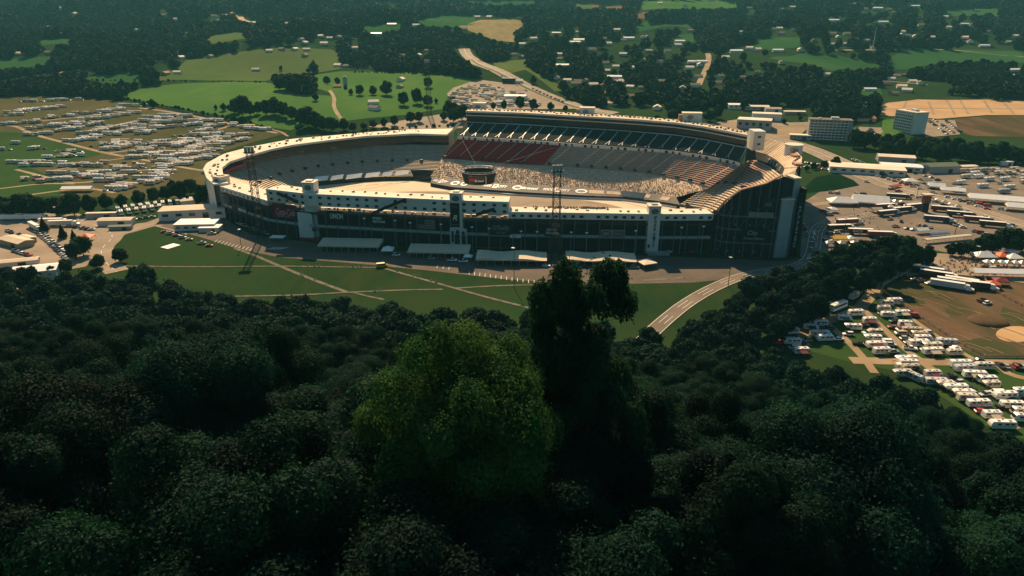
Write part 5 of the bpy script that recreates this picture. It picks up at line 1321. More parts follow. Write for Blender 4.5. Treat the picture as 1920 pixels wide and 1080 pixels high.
# campers of the lot beyond the highway
LOT = [((1806, 323), (1920, 319)), ((1825, 328), (1920, 326)), ((1812, 334), (1920, 333)), ((1852, 339), (1920, 339)), ((1868, 345), (1920, 344)), ((1862, 355), (1920, 353)), ((1884, 362), (1920, 361)), ((1715, 344), (1745, 349)), ((1752, 338), (1800, 345)), ((1745, 352), (1790, 358)), ((1790, 346), (1845, 352)), ((1728, 340), (1760, 338))]
for ri, (a, b) in enumerate(LOT):
    A_, B_ = G(*a), G(*b); L = (B_ - A_).length; n = max(2, int(L / 8.5))
    for k in range(n):
        if random.random() < .1: continue
        p = A_.lerp(B_, (k + random.uniform(-.12, .12)) / max(1, n - 1)); kind = random.choices(('motorhome', 'trailer', 'fifth', 'car'), (4, 3, 2, 2))[0]; rz = .28 + random.uniform(-.1, .1)
        if kind == 'car': c = pick(CARW); put_car(p, 'pickup', c, rz, f'{c} pickup, {nth(k + 1)} in {nth(ri + 1)} line of the lot beyond the tan highway', 'cars in the lot beyond the highway')
        else: c = pick(CW); put_camper(p, kind, c, rz, f'{c} {CNAME[kind]}, {nth(k + 1)} in {nth(ri + 1)} line of the lot beyond the tan highway', 'campers in the lot beyond the highway', 10.5)
# white vans and coaches ranked behind the concourse roof
for r, (a, b, n) in enumerate((((222, 396), (386, 376), 13), ((228, 403), (300, 392), 6))):
    A_, B_ = P(*a), P(*b)
    for k in range(n):
        p = A_.lerp(B_, k / (n - 1)); c = ('white', 'white', 'cream')[k % 3]
        put_camper(p, 'motorhome', c, -1.0 + random.uniform(-.1, .1), f'{c} motorhome ranked nose-in, {nth(k + 1)} in the {("back", "front")[r]} rank behind the concourse roof', 'motorhomes behind the concourse roof', 8.)
TR = [(28, 413, .05, 'white', 'white', 'long white semi-trailer at the end of the hedge'), (64, 412, .05, 'white', 'silver', 'white semi-trailer nearest the dark conifer, second by the hedge'), (100, 420, .1, 'cream', 'white', 'cream semi-trailer lying beside the dirt kerb'), (118, 424, .1, 'cream', 'white', 'second cream semi-trailer lying beside the dirt kerb'), (66, 430, -.7, 'cream', 'white', 'cream box trailer at the head of the tight car lines'),
      (1682, 372, -.3, 'black', 'black', 'black race transporter with white awning beside the highway'), (1770, 397, -.36, 'maroon', 'black', 'maroon transporter first in the line along the highway kerb'), (1800, 407, -.36, 'black', 'navy', 'black transporter second in the line along the highway kerb'), (1832, 417, -.36, 'maroon', 'black', 'maroon transporter third in the line along the highway kerb'), (1862, 426, -.36, 'black', 'white', 'black transporter last in the line along the highway kerb'),
      (1757, 416, -.36, 'navy', 'white', 'navy transporter standing alone in the middle of the paved lot'), (1664, 404, .3, 'navy', 'silver', 'navy transporter on the upper side of the access road'), (1692, 398, .3, 'black', 'white', 'black transporter ahead of the navy one on the access road'), (1715, 392, .3, 'navy', 'black', 'dark blue transporter nearest the sign tower'),
      (1590, 421, .2, 'maroon', 'white', 'maroon trailer beside the curving road'), (1615, 440, -.12, 'black', 'red', 'long black merchandise trailer with white letters on its side'), (1652, 445, -.12, 'maroon', 'white', 'dark maroon trailer behind the merchandise trailer'), (1575, 432, .1, 'black', 'white', 'small black trailer near the road bend'), (1660, 392, .2, 'maroon', 'white', 'maroon hauler in front of the large peaked tent'),
      (1741, 514, -.5, 'black', 'black', 'black semi-trailer at the corner of the dirt-bike field'), (1757, 522, -.5, 'black', 'white', 'second black semi-trailer at the dirt-bike field corner'), (1778, 541, -.5, 'silver', 'white', 'silver trailer at the edge of the dirt-bike field'), (1790, 537, -.5, 'black', 'black', 'black trailer beside the silver one by the dirt-bike field'), (1805, 535, -.5, 'maroon', 'white', 'maroon trailer amid the row by the dirt-bike field'), (1825, 541, -.35, 'black', 'white', 'last black trailer of the row by the dirt-bike field')]
for x, y, rz, c, cab, lab in TR:
    p = G(x, y); tag(put('semi_trailer', semi_mesh(c, cab), None, loc_on(p), rz, 1.0 if y > 380 else .9), lab, 'truck', 'trucks and trailers on the lots')
o = [o for o in COL.objects if o.get('label', '').startswith('long black merchandise')][0]
lettering('RACE', (-3, -1.36, 2.5), (1, 0, 0), (0, 0, 1), 6, M['white'], o, height=1.5, bold=.03)
o = tag(put('fire_engine', car_mesh('van', 'yellow'), None, loc_on(P(716, 501)), .3, 1.2), 'yellow cart standing on the lawn footpath crossing', 'cart')
# ------------------------------------------------------------------ buildings, tents, walls
def tent(px, py, w, d, rz, c, label, peak=2.6, eave=2.7, hip=False, walls=False):
    p = G(px, py); t = empty('event_tent', loc_on(p), rz, label, 'tent', 'event tents')
    mb = MB(); L, W = w / 2, d / 2
    if hip:
        k = max(0, L - W)
        vs = [(-L, -W, eave), (L, -W, eave), (L, W, eave), (-L, W, eave), (-k, 0, eave + peak), (k, 0, eave + peak)] if k > .3 else [(-L, -W, eave), (L, -W, eave), (L, W, eave), (-L, W, eave), (0, 0, eave + peak)]
        fs = [(0, 1, 5, 4), (1, 2, 5), (2, 3, 4, 5), (3, 0, 4)] if k > .3 else [(0, 1, 4), (1, 2, 4), (2, 3, 4), (3, 0, 4)]
        mb.add(vs, fs)
    else: mb.add([(-L, -W, eave), (L, -W, eave), (L, W, eave), (-L, W, eave), (-L, 0, eave + peak), (L, 0, eave + peak)], [(0, 1, 5, 4), (2, 3, 4, 5), (0, 4, 3), (1, 2, 5)])
    for a, b in (((-L, -W), (L, -W)), ((L, -W), (L, W)), ((L, W), (-L, W)), ((-L, W), (-L, -W))): mb.quad((*a, eave - .45), (*b, eave - .45), (*b, eave), (*a, eave))
    mb.build('tent_roof', M[c] if c in M else VC[c], t)
    nx = max(2, int(w / 6) + 1)
    mb = MB()
    for i in range(nx):
        for s in (-1, 1): mb.tube((-L + w * i / (nx - 1), s * W, 0), (-L + w * i / (nx - 1), s * W, eave), .09, n=5)
    mb.build('tent_frame', M['steel'], t)
    if walls: mb = MB(); mb.box((0, W - .3, eave / 2), (w * .9, .1, eave - .2)); mb.build('back_panel', M['white'], t)
    return t
TENTS = [(147, 359, 24, 8, .06, 'white', 'long white market tent in front of the hedge trees', 1.6, 2.8, 0), (163, 451, 8, 8, .1, 'orange', 'bright orange-red pop-up tent at the road junction', 2, 2.6, 1), (522, 452, 9, 5, -.1, 'white', 'small white flat tent in front of the wine-red billboard', .6, 3, 1),
 (728, 476, 7, 7, 0, 'white', 'white peaked tent between the first two canopies', 2, 3, 1), (1211, 500, 9, 9, .4, 'roof', 'pale square tent at the foot of the lettered tower', 1, 3, 1), (878, 488, 5, 4, -.2, 'white', 'little white tent between second and third canopy', 1, 2.6, 1),
 (1578, 384, 20, 12, -.1, 'white', 'white peaked tent on the paved lot, smaller of the big pair', 3.2, 3, 1), (1630, 384, 25, 14, -.35, 'white', 'large white ridge tent on the paved lot beside the smaller one', 4.2, 3.2, 0), (1705, 345, 11, 8, -.1, 'white', 'white domed tent beyond the highway by striped barriers', 2, 3, 1), (1755, 354, 12, 8, -.3, 'white', 'white arched tent among campers beyond the highway', 2.2, 2.6, 0),
 (1785, 363, 17, 8, -.35, 'white', 'white long tent with open front beyond the highway kerb', 2.0, 3, 0), (1865, 380, 36, 12, -.36, 'white', 'longest white marquee standing along the highway', 2.6, 3.4, 0), (1912, 395, 18, 10, -.36, 'white', 'white marquee past the longest one along the highway', 2.4, 3.2, 0), (1733, 343, 9, 7, .2, 'seatgrey', 'grey small shed tent beside the green warehouse', 1.6, 2.6, 0),
 (1560, 398, 7, 6, 0, 'white', 'small white stall tent close to the peaked tent', 1.4, 2.5, 1), (1642, 398, 8, 5, .1, 'tan', 'tan stall tent in front of the ridge tent', 1.2, 2.5, 0), (1668, 393, 6, 5, .1, 'cream', 'cream stall tent next to the tan stall', 1.2, 2.5, 1), (1572, 453, 9, 6, 0, 'yellow', 'yellow-roofed stall by the road bend', 1.2, 2.6, 0), (1594, 453, 5, 5, 0, 'white', 'round white parasol stall beside the yellow-roofed stall', 1.6, 2.4, 1),
 (1726, 438, 9, 5, .2, 'white', 'white stall with open side in the middle of the paved lot', 1.4, 2.6, 0), (1758, 443, 14, 4, .2, 'blue', 'long pale blue low stall in the paved lot', .5, 2, 0), (1775, 452, 36, 3.2, .27, 'cream', 'long narrow cream awning beside the dark tree belt', .4, 2.6, 0), (1842, 487, 12, 8, 0, 'white', 'white hip tent at the entrance to the plaza', 2.4, 2.8, 1), (1876, 486, 7, 7, 0, 'orange', 'orange stall tent on the plaza between white ones', 1.8, 2.6, 1), (1897, 489, 9, 8, 0, 'white', 'white stall tent beyond the orange stall on the plaza', 2, 2.6, 1), (1893, 478, 6, 5, 0, 'white', 'small white tent at the far edge of the plaza', 1.4, 2.6, 1),
 (1878, 519, 32, 7, -.08, 'white', 'long white marquee on the plaza above the dirt-bike field', 1.6, 3, 0), (1874, 534, 7, 6, -.3, 'red', 'red stall behind the dirt-bike trailers', 1.4, 2.6, 1), (1860, 540, 6, 5, -.3, 'orange', 'orange stall beside the red one by the dirt-bike trailers', 1.4, 2.6, 1), (388, 324, 8, 7, .2, 'white', 'white peaked tent against the curved stadium roof', 2.4, 2.6, 1), (83, 340, 6, 5, .1, 'orange', 'orange-red awning among campers near the white market tent', 1.4, 2.4, 1), (1678, 352, 12, 4, .5, 'signred', 'red barrier tent beside the domed white tent', .8, 1.8, 0), (232, 352, 8, 6, .1, 'signred', 'red awning between campers above the hedge trees', 1.3, 2.4, 1)]
for x, y, w, d, rz, c, lab, pk, ev, hip in TENTS: tent(x, y, w, d, rz, c, lab, pk, ev, bool(hip))

for nm_, a_, b_, n_, rz_ in (('the kerb of the highway across from the sign tower', (1745, 376), (1795, 392), 5, -.36), ('the edge of the paved lot near the ridge tent', (1655, 380), (1690, 384), 4, .1), ('the plaza rail above the dirt-bike field', (1850, 498), (1915, 500), 6, 0), ('the bend of the curving road', (1552, 462), (1600, 462), 5, .1)):
    for k in range(n_):
        x, y = a_[0] + (b_[0] - a_[0]) * k / (n_ - 1), a_[1] + (b_[1] - a_[1]) * k / (n_ - 1)
        c_ = ('white', 'navy', 'white', 'red', 'cream', 'tan')[(k * 3 + int(a_[0])) % 6]
        tent(x, y, 4.2, 3.6, rz_, c_, f'small {c_} stall canopy, {nth(k + 1)} along {nm_}', 1.3, 2.3, True)
def shed(px, py, w, d, h, rz, mw, mr, label, rise=1.6, flat=False, cat='building', n_win=0, name='warehouse', door=True):
    p = G(px, py); t = empty(name, (p.x, p.y, H(p.x, p.y) - .3), rz, label, cat)
    L, W = w / 2, d / 2
    mb = MB()
    if flat: mb.box((0, W, h / 2), (w, d, h)); mb.build('wall', M[mw], t); mb = MB(); mb.box((0, W, h + .2), (w + .6, d + .6, .45)); mb.build('flat_roof', M[mr], t)
    else:
        mb.add([(-L, 0, 0), (L, 0, 0), (L, d, 0), (-L, d, 0), (-L, 0, h), (L, 0, h), (L, d, h), (-L, d, h), (-L, W, h + rise), (L, W, h + rise)], [(0, 1, 5, 4), (1, 2, 6, 9, 5), (2, 3, 7, 6), (3, 0, 4, 8, 7)]); mb.build('wall', M[mw], t)
        mb = MB(); o = .5; k = rise / W * o
        for s, ye in ((0, -o), (1, d + o)):
            a = [(-L - o, ye, h - k + .15), (L + o, ye, h - k + .15), (L + o, W, h + rise + .15), (-L - o, W, h + rise + .15)]
            b = [(x, y, z - .14) for x, y, z in a]
            mb.add(a + b, [(0, 1, 2, 3) if s == 0 else (3, 2, 1, 0), (4, 5, 1, 0), (5, 6, 2, 1), (7, 4, 0, 3)])
        mb.build('roof', M[mr], t)
    if door:
        mb = MB(); mb.box((w * .2, -.05, min(h * .38, 2)), (min(4, w * .2), .2, min(h * .76, 4))); mb.build('door', M['dark'], t)
    for k in range(n_win):
        mb = MB(); mb.box((-L + w * (k + .5) / n_win, -.06, h * .6), (w / n_win * .45, .2, h * .28)); mb.build('window', M['glass'], t)
    return t
M['greenroof'] = mat('green_metal_roof', (.13, .15, .10), .6, .1, .1); M['grey'] = mat('grey_cladding', (.30, .30, .29), .7, .1, .1); M['tanwall'] = mat('tan_block_wall', (.38, .29, .20), .85, .12, .1); M['brownroof'] = mat('brown_shingle', (.16, .12, .09), .9, .2, .3); M['redroof'] = mat('rust_roof', (.34, .13, .07), .85, .15, .2)
shed(1625, 328, 62, 24, 6, -.33, 'wall', 'roof', 'long pale-roofed warehouse beside the highway, widest of three', .8, n_win=8)
shed(1690, 322, 34, 17, 5, -.33, 'wall', 'white', 'white annexe joined to the near end of the long warehouse', 1.0, n_win=4)
shed(1680, 306, 32, 16, 6, -.33, 'grey', 'roof', 'bright ridge-roofed warehouse against the dark tree belt', 1.4)
shed(1770, 325, 30, 15, 6.5, .12, 'grey', 'greenroof', 'green-roofed warehouse at the edge of the tree belt', 2.2)
shed(1818, 318, 16, 7, 3.2, .15, 'grey', 'roof', 'small pale shed between green warehouse and camper lot', .6)
shed(1888, 311, 11, 3, 4, 0, 'wall', 'white', 'pale sign-like hut in front of the dark tree belt', .3, flat=True)
shed(1412, 243, 38, 22, 11, -.4, 'grey', 'roof', 'grey building with bright roof behind the tall grandstand', 1.0, flat=True, n_win=5)
shed(1437, 226, 34, 16, 8, -.3, 'wall', 'roof', 'pale low block just behind the grey flat-roofed one', .8, flat=True)
shed(1385, 205, 26, 14, 6, -.1, 'wall', 'white', 'white-roofed store among the trees behind the stands', 1.2, n_win=4)
shed(1420, 207, 30, 14, 5, -.1, 'grey', 'roof', 'long pale store beside the white-roofed one', 1.2, n_win=4)
shed(1450, 211, 20, 12, 5, -.1, 'wall', 'tanwall', 'tan-roofed low store nearest the hotel road', 1.2)
shed(1490, 215, 26, 10, 4, -.1, 'tanwall', 'roof', 'low tan shop in front of the wide hotel', .8)
shed(965, 188, 30, 20, 6, -.1, 'wall', 'white', 'bright white square roof hall on the far parking lot', .8)
shed(953, 156, 20, 10, 7, -.2, 'dark', 'dark', 'dark box building beside the far highway', .5, flat=True)
shed(1598, 216, 22, 12, 4, -.05, 'tanwall', 'ochre', 'ochre-roofed pavilion between the two hotels', 2)
shed(1625, 228, 22, 12, 4, -.05, 'tanwall', 'redroof', 'rust-roofed lodge in trees between the two hotels', 2.2)
# left-hand sheds and the low concourse
shed(40, 531, 34, 12, 6, .34, 'wall', 'white', 'long white-roofed shed at the edge of the hillside wood', 1.2)
shed(6, 592, 20, 11, 5, .34, 'wall', 'white', 'short white-roofed shed half hidden by the hillside wood', 1.2)
shed(22, 500, 26, 6, 3, .34, 'wall', 'roof2', 'low tan lean-to behind the long white-roofed shed', .6)
shed(18, 463, 22, 9, 4, -.5, 'tanwall', 'roof2', 'tan shed with a low roof by the dark parked cars', 1)
shed(45, 455, 11, 5, 3.4, -.5, 'tanwall', 'roof', 'small tan hut beside the tan shed', .7)
shed(215, 424, 22, 8, 4.2, .08, 'wall', 'roof2', 'tan-roofed ticket hall behind the road bend', .7)
shed(190, 410, 20, 3, 4, .1, 'grey', 'roof', 'narrow grey hut behind the tan-roofed ticket hall', .3, flat=True)
shed(225, 432, 14, 4, 3, .1, 'grey', 'greenroof', 'small green-roofed kiosk at the road bend', .5)
shed(362, 412, 44, 15, 7, .20, 'wall', 'roof2', 'long flat tan concourse roof reaching out from the first tower', flat=True, n_win=5)
shed(365, 433, 26, 14, 4.5, .08, 'wall', 'white', 'low white building with square windows below the concourse', flat=True, n_win=5)
shed(392, 436, 13, 8, 3.2, .05, 'wall', 'white', 'small bright white kiosk at the stadium corner', flat=True)
shed(400, 378, 20, 5, 4.5, .30, 'wall', 'roof', 'long white container by the first tower', flat=True, door=False)
shed(362, 384, 16, 5, 4, .5, 'wall', 'roof', 'pale wedge-roofed trailer hall next to the container', .8)

# hotels
def hotel(px, py, w, d, floors, fh, rz, label, bal=10):
    p = G(px, py); t = empty('hotel', (p.x, p.y, H(p.x, p.y) - 1), rz, label, 'hotel')
    h = floors * fh + 1.5
    mb = MB(); mb.box((0, d / 2, h / 2), (w, d, h)); mb.build('wall', M['wall' if bal < 10 else 'grey'], t)
    mb = MB(); mb.box((0, d / 2, h + .4), (w + .8, d + .8, .8)); mb.build('roof', M['roof' if bal < 10 else 'brownroof'], t)
    mb = MB(); mb.box((w * .1, d / 2, h + 1.9), (8, 5, 2.4)); mb.box((-w * .25, d / 2, h + 1.3), (3, 3, 1.4)); mb.build('lift_house', M['wall'], t)
    for f in range(floors):
        z = 1.5 + f * fh
        mb = MB(); mb.box((-w * .04, -.75, z + .1), (w * .88, 1.5, .2)); mb.box((-w * .04, -1.45, z + .65), (w * .88, .1, .95)); mb.build('balcony', M['wall'], t)
        for k in range(bal):
            mb = MB(); mb.box((-w * .04 - w * .44 + w * .88 * (k + .5) / bal, -.04, z + 1.4), (w * .88 / bal * .72, .12, 2.2)); mb.build('window', M['glass'], t)
    for k in range(bal + 1):
        mb = MB(); mb.box((-w * .04 - w * .44 + w * .88 * k / bal, -.7, h / 2 + .6), (.3, 1.5, h - 1.2)); mb.build('dividing_wall', M['wall'], t)
    return t, h
hotel(1553, 263, 44, 16, 7, 3.0, -.28, 'wide grey hotel with seven rows of balconies behind the end grandstand')
t, h = hotel(1692, 247, 30, 17, 7, 3.2, -1.33, 'tall pale-roofed hotel with balconies below the ochre dirt plateau', 9)
shed(1500, 262, 22, 10, 5, -.3, 'grey', 'roof', 'low glazed lobby wing beside the wide hotel', .6, flat=True, n_win=6)
# sign tower on the lot
p = G(1732, 397); t = empty('sign_tower', loc_on(p), .1, 'dark tapering sign tower with flat pale cap on the paved lot', 'sign tower')
mb = MB(); mb.box((0, 0, 6), (4.4, 3, 12), taper=.8); mb.build('tower_body', M['shade'], t); mb = MB(); mb.box((0, 0, 9), (5, 3.4, 5)); mb.build('sign_face', M['maroon'] if 'maroon' in M else VC['maroon'], t); mb = MB(); mb.box((0, 0, 12.6), (7, 5, 1.0), taper=1.1); mb.build('cap', M['roof2'], t)
# dirt-bike fence and the jersey walls
def fence(name, pts, h, m, label, post=4., world=False):
    W = resample([G(*q) for q in pts], post); o = empty(name, (0, 0, 0), 0, label, 'fence')
    mb = MB()
    for a, b in zip(W, W[1:]):
        za, zb = H(a.x, a.y) + .25, H(b.x, b.y) + .25
        for z0, z1 in ((.1, h * .55), (h * .7, h)): mb.quad((a.x, a.y, za + z0), (b.x, b.y, zb + z0), (b.x, b.y, zb + z1), (a.x, a.y, za + z1))
    mb.build('fence_panel', m, o); mb = MB()
    for a in W: mb.box((a.x, a.y, H(a.x, a.y) + h / 2 + .1), (.3, .3, h + .3))
    mb.build('post_row', M['tanwall'], o)
fence('low_fence', [(1702, 512), (1655, 536), (1652, 545), (1700, 578), (1760, 620), (1820, 658), (1845, 671), (1925, 671)], 1.3, M['tanwall'], 'low tan barrier fence round the dirt-bike field')
fence('low_fence', [(1842, 520), (1860, 545), (1925, 580)], 1.3, M['redseat'], 'reddish barrier fence above the dirt-bike field near the plaza')
fence('low_fence', [(262, 197), (330, 209), (420, 227), (500, 244)], 1.6, M['dark'], 'dark field fence between the green pasture and the camping field')
# poles
def pole(px, py, h, label, arm=True):
    p = G(px, py); t = empty('light_pole', (p.x, p.y, H(p.x, p.y)), random.random(), label, 'light pole', 'light poles on the lots'); mb = MB(); mb.tube((0, 0, 0), (0, 0, h), .2, .12); mb.build('post', M['dark'], t)
    mb = MB(); mb.box((0, .8, h), (1.4, 1.8, .3)); mb.build('lamp_head', M['steel'], t)
for x, y, h, l in ((453, 466, 12, 'lone light pole on the lawn edge by the painted bays'), (964, 540, 22, 'tall thin pole in front of the wavy canopies'), (1365, 537, 16, 'thin pole beside the curving lower road'), (1718, 372, 13, 'light pole on the highway verge by the sign tower'), (1790, 440, 14, 'light pole in the middle of the paved lot'), (1685, 410, 12, 'light pole beside the navy transporter'), (1582, 440, 11, 'light pole by the road bend stalls'), (1828, 500, 12, 'light pole on the crowded plaza'), (1640, 318, 10, 'light pole before the long warehouse'), (108, 412, 9, 'light pole near the cream trailers')): pole(x, y, h, l)
# radio mast and steeple in the far town
p = G(1636, 92); t = empty('radio_mast', (p.x, p.y, p.z), 0, 'white needle mast beside the far country road', 'mast'); mb = MB(); mb.tube((0, 0, 0), (0, 0, 46), 1.2, .3, n=6); mb.build('needle', M['white'], t); mb = MB(); mb.box((0, 0, 2.5), (9, 7, 5)); mb.build('hut', M['wall'], t)
p = G(648, 163); t = empty('farm_silo', (p.x, p.y, p.z), 0, 'pale farm silo in the middle of the green pasture', 'silo'); mb = MB(); mb.tube((0, 0, 0), (0, 0, 15), 3.2, n=14); mb.build('silo_wall', M['grey'], t); mb = MB(); mb.tube((0, 0, 15), (0, 0, 17.4), 3.3, .6, n=14); mb.build('dome', M['roof'], t)
# white portable units down the left of the lawn, crowd specks on plaza and paths
mb = MB()
for k in range(150):
    x, y = random.uniform(1760, 1915), random.uniform(484, 515); p = P(x, y, .12); spectator((p.x, p.y, .12), random.choice((1, 2, 3, 4)), 1.15)
for k in range(60):
    x, y = random.uniform(1540, 1660), random.uniform(392, 460); p = P(x, y, .12); spectator((p.x, p.y, .12), random.choice((2, 2, 3, 4)), 1.1)
tag(mb.build('crowd', cm), 'people strolling over the plaza and the paved lot', 'crowd', kind='stuff')
mb = MB()
for ln in ([(575, 500), (610, 500), (640, 501), (690, 500)], [(560, 517), (600, 528)], [(520, 554), (560, 553)], [(700, 546), (730, 545)], [(745, 509), (830, 534)]):
    W = resample([P(*q) for q in ln], 3)
    for q in W:
        if random.random() < .45: spectator((q.x + random.uniform(-1, 1), q.y + random.uniform(-1, 1), .15), random.choice((1, 3, 3, 4)), 1.15)
tag(mb.build('crowd', cm), 'walkers strung out along the lawn footpaths', 'crowd', kind='stuff')
# houses and barns of the far country
HOUSES = [(38, 103, 0), (92, 101, 1), (140, 27, 0), (147, 28, 0), (410, 40, 3), (257, 58, 0), (395, 108, 1), (340, 110, 0), (311, 140, 4), (333, 138, 0), (480, 133, 2), (505, 97, 0), (528, 94, 1), (553, 94, 0), (575, 95, 2), (572, 106, 1), (608, 84, 0), (602, 70, 0), (665, 92, 0), (634, 125, 0), (650, 126, 1), (735, 48, 5), (780, 50, 0), (755, 106, 3), (785, 106, 0), (800, 97, 1), (870, 57, 1), (895, 34, 0), (918, 34, 0), (632, 165, 4), (700, 195, 0), (702, 206, 3), (752, 152, 0), (750, 165, 1),
 (980, 85, 0), (978, 110, 1), (1000, 75, 0), (1080, 62, 0), (1078, 82, 5), (1110, 95, 3), (1140, 84, 0), (1168, 78, 1), (1205, 72, 0), (1274, 80, 5), (1270, 87, 0), (1050, 104, 0), (1064, 153, 0), (1097, 153, 1), (1112, 162, 0), (1083, 155, 3), (1152, 148, 5), (1158, 157, 0), (1182, 165, 0), (1130, 163, 1), (1132, 178, 4), (1147, 197, 0), (1232, 205, 0), (1206, 115, 1), (1185, 129, 0), (1155, 127, 0), (1235, 118, 3), (1315, 118, 5), (1312, 124, 0), (1292, 130, 0), (1360, 110, 0), (1380, 99, 5), (1420, 95, 0), (1405, 92, 0), (1237, 8, 0), (1284, 12, 0), (1332, 2, 5), (1405, 17, 1), (1458, 97, 5),
 (1500, 96, 0), (1560, 66, 1), (1690, 62, 0), (1700, 69, 1), (1715, 70, 0), (1655, 44, 5), (1600, 10, 1), (1645, 18, 5), (1715, 14, 5), (1830, 22, 1), (1845, 88, 5), (1900, 70, 0), (1670, 150, 0), (1680, 145, 3), (1695, 143, 1), (1710, 155, 0), (1725, 158, 3), (1660, 158, 1), (1690, 165, 0), (1700, 172, 0), (1675, 178, 1), (1630, 170, 5), (1548, 143, 0), (1420, 138, 1), (1350, 145, 3), (1390, 148, 1), (1900, 135, 5), (1895, 145, 0), (1885, 158, 1)]
RC = [('wall', 'roof', 'white', 'pale'), ('tanwall', 'brownroof', 'tan', 'brown'), ('grey', 'grey', 'grey', 'grey'), ('wall', 'brownroof', 'pale', 'brown'), ('tanwall', 'redroof', 'tan', 'rust'), ('wall', 'white', 'white', 'bright white')]
HBOX = []
hr_ = random.Random(21)
for k in range(95):
    x, y = (hr_.uniform(960, 1470), hr_.uniform(55, 190)) if k < 45 else (hr_.uniform(1440, 1915), hr_.uniform(8, 90)) if k < 78 else (hr_.uniform(20, 900), hr_.uniform(10, 100))
    if all(abs(x - a) > 7 or abs(y - b) > 5 for a, b, _ in HOUSES) and not any(in_poly(x, y, q) for q in OPEN) and not (1000 < x < 1110 and y > 165) and not (x < 640 and 88 < y): HOUSES.append((x, y, hr_.choice((0, 1, 2, 2, 3, 3, 5))))
HOUSES = sorted(HOUSES, key=lambda q: q[0])
for i, (x, y, k) in enumerate(HOUSES):
    p = G(x, y); mw, mr, a, b = RC[k]; sc = .72 + .25 * random.random() + max(0, p.y - 900) * .00018
    t = empty('house' if k != 5 else 'barn', (p.x, p.y, p.z - .2), random.choice((0, .2, -.4, 1.3)) + random.uniform(-.2, .2) if k != 5 else random.uniform(-.2, .2), None, 'house' if k != 5 else 'barn', 'houses of the far valley')
    area = 'above the ' + ('camping field' if x < 330 else 'green pasture' if x < 840 else 'tall grandstand' if x < 1320 else 'hotels') if y > 90 else 'beyond the ' + ('left woods'.replace('left ', 'western ') if x < 640 else 'hay field' if x < 1100 else 'wooded valley' if x < 1450 else 'country road')
    t['label'] = f'small {a} {"house" if k != 5 else "barn"} with {b} roof {area}, {nth(i + 1)} from the west'
    L, W, hw, hr = (15 * sc, 10 * sc, 4 * sc, 2.6 * sc) if k != 5 else (24 * sc, 10 * sc, 4.5 * sc, 2.0 * sc)
    mb = MB(); mb.gable((0, 0, 0), (L, W, 1), 0, hw, hr, .5, 0, 0); v, f, m_ = mb.v, mb.f, mb.m
    w_ = MB(); w_.v, w_.f, w_.m = v[:10], f[:4], m_[:4]; w_.build('wall', M[mw], t)
    r_ = MB(); r_.v = v[10:]; r_.f = [tuple(q - 10 for q in ff) for ff in f[4:]]; r_.m = [0] * len(r_.f); r_.build('roof', M[mr], t)
    HBOX.append((x, y, 11 if k != 5 else 18))
# ------------------------------------------------------------------ trees
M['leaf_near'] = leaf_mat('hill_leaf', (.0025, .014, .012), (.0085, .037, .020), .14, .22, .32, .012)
M['leaf_lit'] = leaf_mat('sunlit_leaf', (.010, .050, .018), (.046, .115, .026), .3, .30, .15, .01)  # brighter leaf copy: sunlight on the crown is put into its colour
M['leaf_tall'] = leaf_mat('tall_tree_leaf', (.008, .030, .020), (.020, .060, .030), .25, .34, .1, .01)
M['leaf_mid'] = leaf_mat('field_leaf', (.008, .030, .013), (.018, .052, .019), .16, .2, .30, .02)
M['leaf_far'] = leaf_mat('far_leaf', (.004, .020, .014), (.020, .056, .022), .12, .12, .55, .03)
M['leaf_con'] = leaf_mat('conifer_needle', (.005, .018, .012), (.010, .028, .016), .3, .1, .2, .01)
M['bark'] = mat('bark', (.030, .024, .018), .95, .3, 1.2)

def leaves(rs, lobes, n, leaf, up=.35):
    """small four-cornered leaf sprays on the shells of the lobes"""
    lobes = np.array(lobes)
    vol = (lobes[:, 3] * lobes[:, 4]) ** 1.0
    out = []
    need = n
    while need > 0:
        m = int(need * 1.7) + 50
        k = rs.choice(len(lobes), m, p=vol / vol.sum())
        d = rs.normal(size=(m, 3)); d[:, 2] += up; d /= np.linalg.norm(d, axis=1)[:, None]
        rr = rs.uniform(.66, 1.12, m) * np.where(rs.random_sample(m) < .10, rs.uniform(1.05, 1.30, m), 1.0) * (1 + .10 * np.sin(d[:, 0] * 7 + k) * np.sin(d[:, 1] * 6 + k * 2))
        p = lobes[k, :3] + d * np.stack([lobes[k, 3], lobes[k, 3], lobes[k, 4]], 1) * rr[:, None]
        inside = np.zeros(m, bool)
        for j, L in enumerate(lobes):
            q = (p - L[:3]) / np.array([L[3], L[3], L[4]])
            inside |= ((q ** 2).sum(1) < .42) & (k != j)
        keep = ~inside
        out.append(np.concatenate([p[keep], d[keep]], 1)); need -= keep.sum()
    a = np.concatenate(out)[:n]
    p, d = a[:, :3], a[:, 3:]
    nrm = d * .85 + rs.normal(size=p.shape) * .40 + np.array([0, 0, .12]); nrm /= np.linalg.norm(nrm, axis=1)[:, None]
    u = np.cross(nrm, rs.normal(size=p.shape)); u /= np.linalg.norm(u, axis=1)[:, None]
    w = np.cross(nrm, u)
    s = leaf * rs.uniform(.6, 1.35, len(p))[:, None]
    bend = nrm * s * .18
    v = np.stack([p - u * s - bend, p - w * s * .55, p + u * s - bend, p + w * s * .55], 1)
    return v.reshape(-1, 3)
